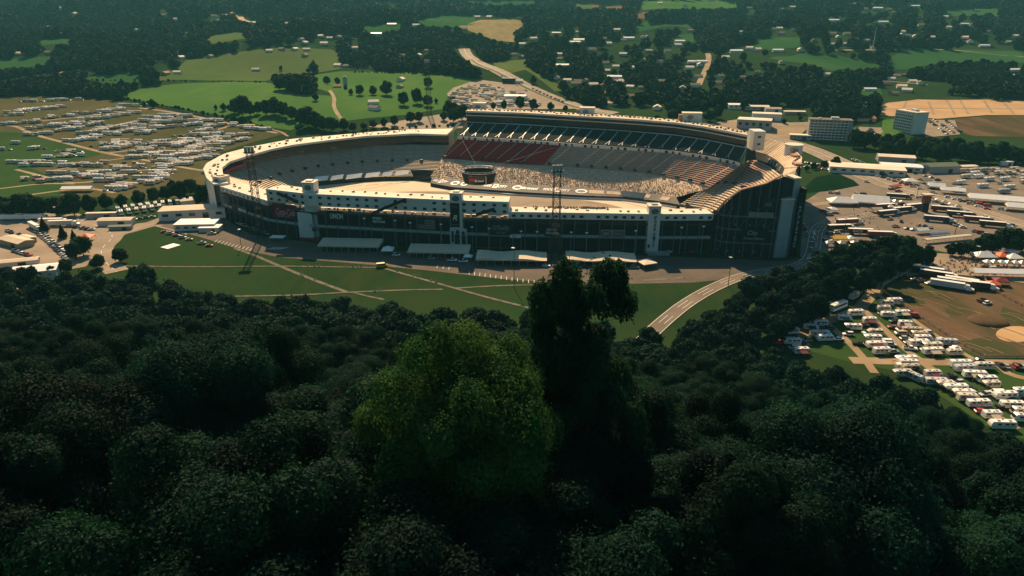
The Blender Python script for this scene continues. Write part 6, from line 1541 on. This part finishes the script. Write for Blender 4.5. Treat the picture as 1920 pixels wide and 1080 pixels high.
def np_mesh(name, v, m, extra=None):
    nv = len(v); nq = nv // 4
    me = bpy.data.meshes.new(name)
    ev, ef = (extra.v, extra.f) if extra else ([], [])
    allv = np.concatenate([v, np.array(ev).reshape(-1, 3)]) if ev else v
    loops = np.arange(nv).tolist(); tot = [4] * nq
    for f in ef: loops += [i + nv for i in f]; tot.append(len(f))
    me.vertices.add(len(allv)); me.vertices.foreach_set('co', allv.astype(np.float32).ravel())
    me.loops.add(len(loops)); me.loops.foreach_set('vertex_index', loops)
    me.polygons.add(len(tot)); st = np.concatenate([[0], np.cumsum(tot)[:-1]])
    me.polygons.foreach_set('loop_start', st.astype(np.int32)); me.polygons.foreach_set('loop_total', tot)
    for x in m: me.materials.append(x)
    if ef: me.polygons.foreach_set('material_index', [0] * nq + [1] * len(ef))
    me.update(); me.validate()
    return me
def make_lobes(rs, h, r, kind, n=13):
    L = []
    if kind == 'conifer':
        for k in range(9):
            f = k / 8; L.append((rs.uniform(-.1, .1) * r, rs.uniform(-.1, .1) * r, h * (.14 + .80 * f), r * (1 - f) * .95 + .12 * r, h * .09))
    elif kind == 'tall':
        for k in range(n):
            z = rs.uniform(.50, .95); a = rs.uniform(0, 6.28); q = math.sqrt(rs.uniform(.05, 1.0)) * r * (1.0 if z < .86 else .75)
            L.append((q * math.cos(a), q * math.sin(a), h * z, r * rs.uniform(.16, .30), h * rs.uniform(.03, .06)))
        L.append((-r * .32, 0, h * .93, r * .26, h * .07)); L.append((r * .42, .2 * r, h * .91, r * .3, h * .07)); L.append((0, 0, h * .7, r * .45, h * .12))
    elif kind == 'dome':
        for k in range(34):
            a = 2.4 * k + rs.uniform(-.3, .3); q = math.sqrt((k + .5) / 34) * .92
            L.append((q * r * math.cos(a), q * r * math.sin(a), h * (.93 - .27 * q * q + rs.uniform(-.045, .035)), r * rs.uniform(.17, .30), h * rs.uniform(.045, .075)))
        for k in range(22):
            a = 2.4 * k + 1; q = math.sqrt((k + .5) / 22) * 1.0
            L.append((q * r * math.cos(a), q * r * math.sin(a), h * (.74 - .22 * q * q + rs.uniform(-.08, .05)), r * rs.uniform(.20, .34), h * rs.uniform(.06, .09)))
    elif kind == 'clump':
        for k in range(34):
            a = 2.4 * k + rs.uniform(-.4, .4); el = rs.uniform(-.45, 1.0); ce = math.sqrt(max(.06, 1 - el * el)); q = rs.uniform(.62, 1.06)
            L.append((q * r * ce * math.cos(a), q * r * ce * math.sin(a), h * (.60 + .36 * el * q), r * rs.uniform(.15, .29), h * rs.uniform(.045, .10)))
        L.append((0, 0, h * .62, r * .52, h * .24))
    elif kind == 'bushy':
        for k in range(n + 5):
            a = 2.4 * k + rs.uniform(-.4, .4); el = rs.uniform(-1, 1); ce = math.sqrt(max(.12, 1 - el * el)); q = rs.uniform(.42, .80)
            L.append((q * r * ce * math.cos(a), q * r * ce * math.sin(a), h * (.52 + .44 * el * q), r * rs.uniform(.26, .46), h * rs.uniform(.10, .19)))
        L.append((0, 0, h * .5, r * .7, h * .34)); L.append((rs.uniform(-.3, .3) * r, 0, h * .84, r * .36, h * .15))
    else:
        zc, hz = (h * .60, h * .40) if kind != 'dome' else (h * .80, h * .18)
        for k in range(n):
            a = 6.28 * k / n * 2.4 + rs.uniform(-.4, .4); el = rs.uniform(-.55 if kind != 'dome' else -.25, 1.0); ce = math.sqrt(max(.05, 1 - el * el)) if el < 1 else .1
            q = rs.uniform(.50, .78) if kind != 'ragged' else rs.uniform(.35, 1.02)
            L.append((q * r * ce * math.cos(a), q * r * ce * math.sin(a), zc + q * hz * el, r * (rs.uniform(.30, .48) if kind != 'ragged' else rs.uniform(.20, .42)), hz * (rs.uniform(.30, .46) if kind != 'ragged' else rs.uniform(.2, .4))))
        L.append((0, 0, zc + hz * .45, r * .5, hz * .5)); L.append((0, 0, zc - .1 * hz, r * .62, hz * .6))
    return L
def trunk_mb(rs, h, r, lobes, thick):
    mb = MB(); top = Vector((rs.uniform(-.4, .4), rs.uniform(-.4, .4), h * .55))
    mb.tube((0, 0, -1.5), (0, 0, .6), thick * 1.4, thick, n=7); mb.tube((0, 0, .6), top, thick, thick * .55, n=7)
    mb.tube(top, (top.x * 1.4, top.y * 1.4, h * .84), thick * .55, thick * .15, n=5)
    for L in lobes[:7]:
        f = rs.uniform(.45, .95); s = Vector((top.x * f, top.y * f, h * .55 * f)); mb.tube(s, Vector(L[:3]), thick * .38, thick * .1, n=5)
    return mb
PROTO = {}
def proto(kind, variant, h, r, n, leaf, m, thick=.3, nl=13, shape='broad'):
    rs = np.random.RandomState(hash_(kind) + variant * 17)
    lobes = make_lobes(rs, h, r, shape, nl)
    v = leaves(rs, lobes, n, leaf)
    tm = trunk_mb(rs, h, r, lobes, thick)
    return np_mesh(kind + '_crown', v, [m]), tm.mesh(kind + '_trunk', [M['bark']]), np_mesh(kind + '_whole', v, [m, M['bark']], tm)
def hash_(s): return sum(ord(c) * (i + 3) for i, c in enumerate(s)) % 9973
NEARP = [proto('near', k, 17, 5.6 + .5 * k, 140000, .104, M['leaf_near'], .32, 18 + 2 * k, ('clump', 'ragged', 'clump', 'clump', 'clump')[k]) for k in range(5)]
TALLP = [proto('tall', k, 33, 6.6, 52000, .19, M['leaf_tall'], .42, 30, 'tall') for k in range(1)]
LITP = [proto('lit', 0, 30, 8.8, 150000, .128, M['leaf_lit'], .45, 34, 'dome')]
MIDP = [proto('mid', k, 15, 5.4 + .4 * k, 5200, .62, M['leaf_near'], .3, 12 + k) for k in range(4)]
FLDP = [proto('fld', k, 14, 5.4 + .5 * k, 3600, .72, M['leaf_mid'], .3, 11 + k, 'bushy') for k in range(4)]
CONP = [proto('con', k, 15, 3.6, 2600, .6, M['leaf_con'], .25, 9, 'conifer') for k in range(2)]
FARP = [proto('far', k, 13, 6.0 + .5 * k, 330, 2.0, M['leaf_far'], .3, 9, 'bushy') for k in range(4)]

def tree(pr, p, sc, rz, label, group, name='tree', cat='tree', z=None):
    t = empty(name, (p[0], p[1], H(p[0], p[1]) if z is None else z), rz, label, cat, group)
    t.scale = sc if hasattr(sc, '__len__') else (sc, sc, sc)
    put('trunk', pr[1], t); put('crown', pr[0], t)
    return t
WOOD = [(-440, 350), (-260, 325), (-180, 314), (-120, 287), (-80, 284), (-40, 264), (10, 256), (48, 240), (62, 238), (80, 262), (104, 298), (140, 332), (168, 350), (212, 374), (226, 362), (188, 327), (148, 294), (111, 260), (99, 240), (123, 227), (138, 210), (148, 176), (160, 130), (150, 50), (70, 18), (-70, 18), (-440, 150)]
pts = []
tries = 0
rs = random.Random(5)
cells = {}
while tries < 26000:
    tries += 1
    y = rs.uniform(20, 375); x = rs.uniform(-min(440, 90 + y * 1.0), min(240, 70 + y * .9))
    if not in_poly(x, y, WOOD): continue
    big = max(1.0, min(1.5, 1.5 - (y - 70) / 110)); sp = 9.2 * big
    cx, cy = int(x // 14), int(y // 14)
    if any((x - a) ** 2 + (y - b) ** 2 < sp * sp for i in (-1, 0, 1) for j in (-1, 0, 1) for a, b in cells.get((cx + i, cy + j), ())): continue
    cells.setdefault((cx, cy), []).append((x, y))
    px, py, w = proj(x, y, H(x, y) + 12)
    if -160 < px < 2080 and py < 1300: pts.append((x, y, px, py, w))
BIG = [(-6, 55), (8.5, 64)]
pts = [p for p in pts if math.hypot(p[0] + 5, p[1] - 55) > 5 and math.hypot(p[0] - 8.5, p[1] - 64) > 6 and not (abs(p[0] - p[1] * .06) < 9 and 56 < p[1] < 84 and False)]
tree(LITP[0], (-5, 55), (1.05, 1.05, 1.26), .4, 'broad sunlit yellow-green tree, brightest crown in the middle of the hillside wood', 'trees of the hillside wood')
tree(TALLP[0], (7.4, 64), (.98, .98, 1.33), .2, 'tall dark tree with ragged crown standing above the hillside wood before the canopies', 'trees of the hillside wood')
pts.sort(key=lambda p: p[4])
IND = [p for p in pts if -90 < p[2] < 2010 and p[3] < 1250][:165]
REST = [p for p in pts if p not in IND]
bands = {}
for p in IND: bands.setdefault(min(9, int((p[4] - 30) / 11)), []).append(p)
for bi, (bk, lst) in enumerate(sorted(bands.items())):
    lst.sort(key=lambda p: p[2])
    for i, (x, y, px, py, w) in enumerate(lst):
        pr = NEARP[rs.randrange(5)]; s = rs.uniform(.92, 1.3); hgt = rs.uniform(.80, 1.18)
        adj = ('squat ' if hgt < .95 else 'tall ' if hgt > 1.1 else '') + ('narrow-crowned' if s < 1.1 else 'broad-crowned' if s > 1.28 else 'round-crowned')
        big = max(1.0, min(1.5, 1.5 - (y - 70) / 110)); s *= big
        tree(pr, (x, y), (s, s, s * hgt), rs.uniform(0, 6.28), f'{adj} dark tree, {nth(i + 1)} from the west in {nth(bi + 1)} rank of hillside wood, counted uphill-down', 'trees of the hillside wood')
tree(LITP[0], (-52, 86), (.55, .55, .62), 2., 'smaller sunlit green tree at the western side of the hillside wood', 'trees of the hillside wood')
tree(LITP[0], (-118, 190), (.5, .5, .55), 2.9, 'light-green sunlit tree on the lower western slope of the wood', 'trees of the hillside wood')

def forest(name, items, protos, label, cat='woodland'):
    """one wood: a tree set on each point (x, y, z, sx, sz, rot, which)"""
    pc = bpy.data.collections.new(name + '_kinds')
    for k, pr in enumerate(protos): pc.objects.link(bpy.data.objects.new(f'{name}_kind_{k:02d}', pr[2]))
    me = bpy.data.meshes.new(name); n = len(items); a = np.array(items, np.float32)
    me.vertices.add(n); me.vertices.foreach_set('co', a[:, :3].ravel())
    at_ = me.attributes.new('idx', 'INT', 'POINT'); at_.data.foreach_set('value', a[:, 6].astype(np.int32))
    at_ = me.attributes.new('scl', 'FLOAT_VECTOR', 'POINT'); at_.data.foreach_set('vector', np.stack([a[:, 3], a[:, 3], a[:, 4]], 1).ravel())
    at_ = me.attributes.new('rot', 'FLOAT_VECTOR', 'POINT'); at_.data.foreach_set('vector', np.stack([a[:, 5] * 0, a[:, 5] * 0, a[:, 5]], 1).ravel())
    o = put(name, me)
    g = bpy.data.node_groups.new(name, 'GeometryNodeTree')
    g.interface.new_socket('Geometry', in_out='INPUT', socket_type='NodeSocketGeometry'); g.interface.new_socket('Geometry', in_out='OUTPUT', socket_type='NodeSocketGeometry')
    N = g.nodes.new; gi, go = N('NodeGroupInput'), N('NodeGroupOutput')
    ip = N('GeometryNodeInstanceOnPoints'); ci = N('GeometryNodeCollectionInfo'); ci.inputs['Collection'].default_value = pc; ci.inputs['Separate Children'].default_value = True; ci.inputs['Reset Children'].default_value = True
    def attr(nm, t): x = N('GeometryNodeInputNamedAttribute'); x.data_type = t; x.inputs['Name'].default_value = nm; return x.outputs['Attribute']
    er = N('FunctionNodeEulerToRotation')
    lk = g.links.new
    lk(attr('rot', 'FLOAT_VECTOR'), er.inputs[0]); lk(er.outputs[0], ip.inputs['Rotation']); lk(attr('scl', 'FLOAT_VECTOR'), ip.inputs['Scale']); lk(attr('idx', 'INT'), ip.inputs['Instance Index'])
    ip.inputs['Pick Instance'].default_value = True
    lk(gi.outputs[0], ip.inputs['Points']); lk(ci.outputs[0], ip.inputs['Instance']); lk(ip.outputs[0], go.inputs[0])
    md_ = o.modifiers.new('wood', 'NODES'); md_.node_group = g
    tag(o, label, cat, kind='stuff')
    return o
forest('hillside_wood', [(x, y, H(x, y), s, s * rs.uniform(.9, 1.15), rs.uniform(0, 6.28), rs.randrange(4)) for (x, y, px, py, w) in REST for s in (rs.uniform(.8, 1.15),)], MIDP, 'dark wood covering the lower hillside down to the lawn')

# trees one can tell apart: (pixel of the foot, height in pixels)
FT = [(287, 203, 18), (271, 201, 10), (405, 206, 10), (420, 208, 15), (440, 213, 24), (455, 219, 40), (470, 217, 28), (484, 214, 24), (500, 217, 30), (515, 215, 34), (530, 220, 30), (548, 225, 26), (562, 233, 28), (578, 239, 40), (592, 241, 34), (606, 244, 28), (622, 247, 28), (645, 245, 24), (662, 247, 18),
      (525, 169, 28), (543, 171, 32), (560, 172, 34), (578, 171, 30), (590, 168, 18), (592, 189, 16), (527, 133, 10), (589, 137, 22), (579, 137, 10), (613, 159, 16), (633, 159, 14), (675, 179, 20), (658, 178, 12), (700, 178, 18), (725, 179, 28), (757, 198, 26), (782, 195, 30), (802, 200, 22), (803, 165, 20), (818, 194, 10),
      (700, 240, 16), (720, 238, 18), (740, 236, 20), (770, 231, 22), (786, 229, 20), (832, 226, 18), (850, 230, 26), (866, 226, 30), (682, 243, 14), (925, 205, 14), (945, 205, 18), (975, 206, 26), (1000, 207, 22), (1032, 207, 16), (1060, 209, 12),
      (20, 406, 38), (45, 406, 46), (75, 407, 40), (108, 405, 38), (140, 404, 46), (170, 400, 38), (200, 393, 32), (230, 390, 28), (262, 384, 30), (290, 380, 30), (313, 375, 28), (340, 374, 36), (357, 366, 32), (380, 384, 40), (391, 374, 30), (325, 362, 26), (60, 398, 30), (5, 395, 30), (125, 396, 30),
      (142, 487, 36), (157, 480, 40), (186, 503, 28), (226, 492, 28), (100, 522, 26), (125, 512, 28), (70, 528, 20),
      (1525, 318, 14), (1545, 316, 16), (1565, 316, 24), (1512, 322, 12),
      (1582, 482, 24), (1602, 486, 30), (1640, 491, 46), (1665, 494, 60), (1690, 497, 60), (1712, 499, 42), (1735, 497, 40), (1620, 489, 34), (1782, 479, 26), (1802, 481, 30), (1830, 478, 36), (1860, 476, 42), (1890, 473, 50), (1916, 472, 42), (1845, 462, 24), (1880, 458, 30),
      (1230, 232, 16), (1260, 226, 22), (1275, 222, 26), (1395, 205, 20), (1345, 222, 26), (1330, 228, 22), (1470, 232, 10), (1500, 226, 10)]
for x in range(1600, 1935, 21): FT.append((x + rs.uniform(-5, 5), 276 + (x - 1600) * .085 + rs.uniform(-3, 3), rs.uniform(26, 36)))
for x in range(1660, 1935, 24): FT.append((x + rs.uniform(-5, 5), 294 + (x - 1660) * .05 + rs.uniform(-3, 3), rs.uniform(28, 40)))
FT.sort(key=lambda q: q[0])
def zone(x, y):
    if x < 400 and y > 330: return 'in the hedge below the camping field' if y < 420 else 'round the road bend beside the lawn'
    if x < 400: return 'between pasture and camping field'
    if x < 680: return 'on the green pasture behind the curved stand'
    if x < 900: return 'behind the far light mast'
    if x < 1520: return 'behind the tall stand'
    if y < 325: return 'in the dark belt below the hotels'
    return 'in the belt between paved lot and campground'
cnt = {}
for x, y, hp in FT:
    p = G(x, y); w = proj(p.x, p.y, p.z)[2]; hm = hp / F_PX * w
    zn = zone(x, y); cnt[zn] = cnt.get(zn, 0) + 1
    s = hm / 14.5 * 1.0; wd = s * rs.uniform(.85, 1.15)
    shape = 'tall' if hp > 32 else 'small' if hp < 16 else 'round'
    tree(FLDP[rs.randrange(4)], p, (wd, wd, s), rs.uniform(0, 6.28), f'{shape} dark-green tree {zn}, {nth(cnt[zn])} from the west there', 'trees of the valley floor')
for i, (x, y, hp) in enumerate(((84, 435, 27), (119, 447, 25), (139, 449, 18), (648, 168, 10), (590, 136, 22))):
    p = G(x, y); w = proj(p.x, p.y, p.z)[2]; s = hp / F_PX * w / 14.5
    tree(CONP[i % 2], p, (s * 1.2, s * 1.2, s), i, ('dark pointed conifer at the end of the semi-trailers', 'dark pointed conifer behind the red tent', 'smaller dark conifer next to the red tent', 'thin conifer by the farm silo', 'slim dark conifer on the dry pasture')[i], 'conifers of the valley floor', 'conifer', 'conifer')
# low hedges along the pasture edges
hedge = []
for ln, st in (([(225, 184), (290, 197), (360, 209), (440, 224), (500, 240)], 6), ([(150, 152), (285, 152), (400, 154), (500, 156)], 9), ([(835, 190), (850, 186), (862, 188)], 6), ([(660, 136), (760, 138), (840, 142)], 9), ([(690, 246), (780, 240), (860, 236)], 7)):
    for q in resample([G(*a) for a in ln], st):
        if rs.random() < .8: s = rs.uniform(.18, .42); hedge.append((q.x + rs.uniform(-2, 2), q.y + rs.uniform(-2, 2), H(q.x, q.y) - .5, s, s * .8, rs.uniform(0, 6.28), rs.randrange(4)))
forest('field_hedge', hedge, FLDP, 'low scrubby hedges along the edges of the pastures', 'hedge')

# ---- the woods that fill the far valley
STAD = [(370, 262), (640, 240), (860, 232), (868, 205), (1300, 205), (1425, 235), (1530, 262), (1530, 520), (370, 520)]
CLOSED = OPEN + [STAD, [(1500, 228), (1925, 222), (1925, 900), (1500, 900)], [(0, 372), (400, 372), (400, 600), (0, 600)], [(1320, 200), (1530, 200), (1530, 270), (1320, 270)]]
BB = [(min(q[0] for q in p), max(q[0] for q in p), min(q[1] for q in p), max(q[1] for q in p)) for p in CLOSED]
def is_open(x, y):
    for b, p in zip(BB, CLOSED):
        if b[0] <= x <= b[1] and b[2] <= y <= b[3] and in_poly(x, y, p): return True
    return False
def seg_d(x, y, a, b):
    ax, ay, bx, by = *a, *b; t = max(0, min(1, ((x - ax) * (bx - ax) + (y - ay) * (by - ay)) / ((bx - ax) ** 2 + (by - ay) ** 2 + 1e-9)))
    return math.hypot(x - ax - t * (bx - ax), (y - ay - t * (by - ay)) * 1.6)
RW = {'highway': 23, 'access_road': 9, 'country_road': 9, 'farm_track': 4}
far = []
y = 620.
while y < 4700:
    sp = max(9.0, .0088 * y)
    xr = y * .95 + 90
    n = int(2 * xr / sp)
    for k in range(n):
        x = -xr + (k + rs.uniform(-.42, .42)) * sp; yy = y + rs.uniform(-.45, .45) * sp
        z = H(x, yy); s = rs.uniform(.75, 1.35) * max(1, sp / 11.5)
        # clearings: broken ground with scattered trees near the villages
        cl = math.sin(x / 140. + 1.7) * math.sin(yy / 190. + .6) + .6 * math.sin(x / 57. - yy / 83.)
        px, py, w = proj(x, yy, z)
        if px < -240 or px > 2160 or py < -40: continue
        th = -.05 if (px > 930 and 70 < py < 190) else -.55
        if cl < th and rs.random() < .78: continue
        tp = proj(x, yy, z + 11 * s)[1]
        qx = min(1917, max(3, px))
        if is_open(qx, py) or is_open(qx, (py + tp) / 2) or is_open(qx, tp + 1): continue
        bad = False
        for hx, hy, hr in HBOX:
            if abs(px - hx) < hr and hy - 5 < py < hy + 15: bad = True; break
        if bad: continue
        for (nm, ln, w_, m_) in ROADS:
            lim = max(RW[nm] * (1.0 if py > 60 else .8), 3)
            if any(seg_d(px, (py + tp) / 2, a, b) < lim or seg_d(px, tp, a, b) < lim * .6 for a, b in zip(ln, ln[1:])): bad = True; break
        if bad: continue
        far.append((x, yy, z - .5, s, s * rs.uniform(.85, 1.2), rs.uniform(0, 6.28), rs.randrange(4)))
    y += sp * .92
print('far trees', len(far), 'hill', len(REST))
forest('valley_wood', far, FARP, 'endless dark woodland filling the far valley and hills')
# ------------------------------------------------------------------ light
SUN_EL, SUN_AZ = 41, -11
w = bpy.data.worlds.new('World'); SC.world = w; w.use_nodes = True
nt = w.node_tree; bg = nt.nodes['Background']
sk = nt.nodes.new('ShaderNodeTexSky'); sk.sky_type = 'NISHITA'; sk.sun_disc = False
sk.sun_elevation = R(SUN_EL); sk.sun_rotation = R(SUN_AZ); sk.dust_density = 1.0; sk.air_density = 1.2; sk.ozone_density = 1.5
tn = nt.nodes.new('ShaderNodeMix'); tn.data_type = 'RGBA'; tn.blend_type = 'MULTIPLY'; tn.inputs['Factor'].default_value = 1; tn.inputs['B'].default_value = (.60, 1.0, 1.0, 1)
nt.links.new(sk.outputs['Color'], tn.inputs['A']); nt.links.new(tn.outputs['Result'], bg.inputs['Color']); bg.inputs['Strength'].default_value = .05
sd = bpy.data.lights.new('sun', 'SUN'); sd.energy = 5.0; sd.angle = R(.5); sd.color = (1.0, .71, .41)
so = bpy.data.objects.new('sun', sd); COL.objects.link(so)
d = Vector((math.sin(R(SUN_AZ)) * math.cos(R(SUN_EL)), math.cos(R(SUN_AZ)) * math.cos(R(SUN_EL)), math.sin(R(SUN_EL))))
so.rotation_euler = d.to_track_quat('Z', 'Y').to_euler(); so.location = (0, 300, 600)
vs = SC.view_settings
SC.display_settings.display_device = 'sRGB'
vs.view_transform = 'Standard'; vs.look = 'None'; vs.exposure = 0.66; vs.gamma = 1.0
SC.cycles.max_bounces = 6; SC.cycles.diffuse_bounces = 3; SC.cycles.transmission_bounces = 2; SC.cycles.volume_bounces = 0
SC.cycles.use_denoising = True
# ------------------------------------------------------------------ the air of the far valley
mb = MB(); mb.box((0, 2300, 196), (9400, 5400, 430))
hz = mb.build('haze', []); tag(hz, 'thin bluish air over the valley', 'haze', kind='stuff')
hm = bpy.data.materials.new('haze'); hm.use_nodes = True; hn = hm.node_tree
hn.nodes.remove(hn.nodes['Principled BSDF']); pv = hn.nodes.new('ShaderNodeVolumePrincipled')
pv.inputs['Color'].default_value = (.22, .72, .85, 1); pv.inputs['Density'].default_value = 0.000056; pv.inputs['Anisotropy'].default_value = .1
hn.links.new(pv.outputs['Volume'], hn.nodes['Material Output'].inputs['Volume'])
hz.data.materials.append(hm)
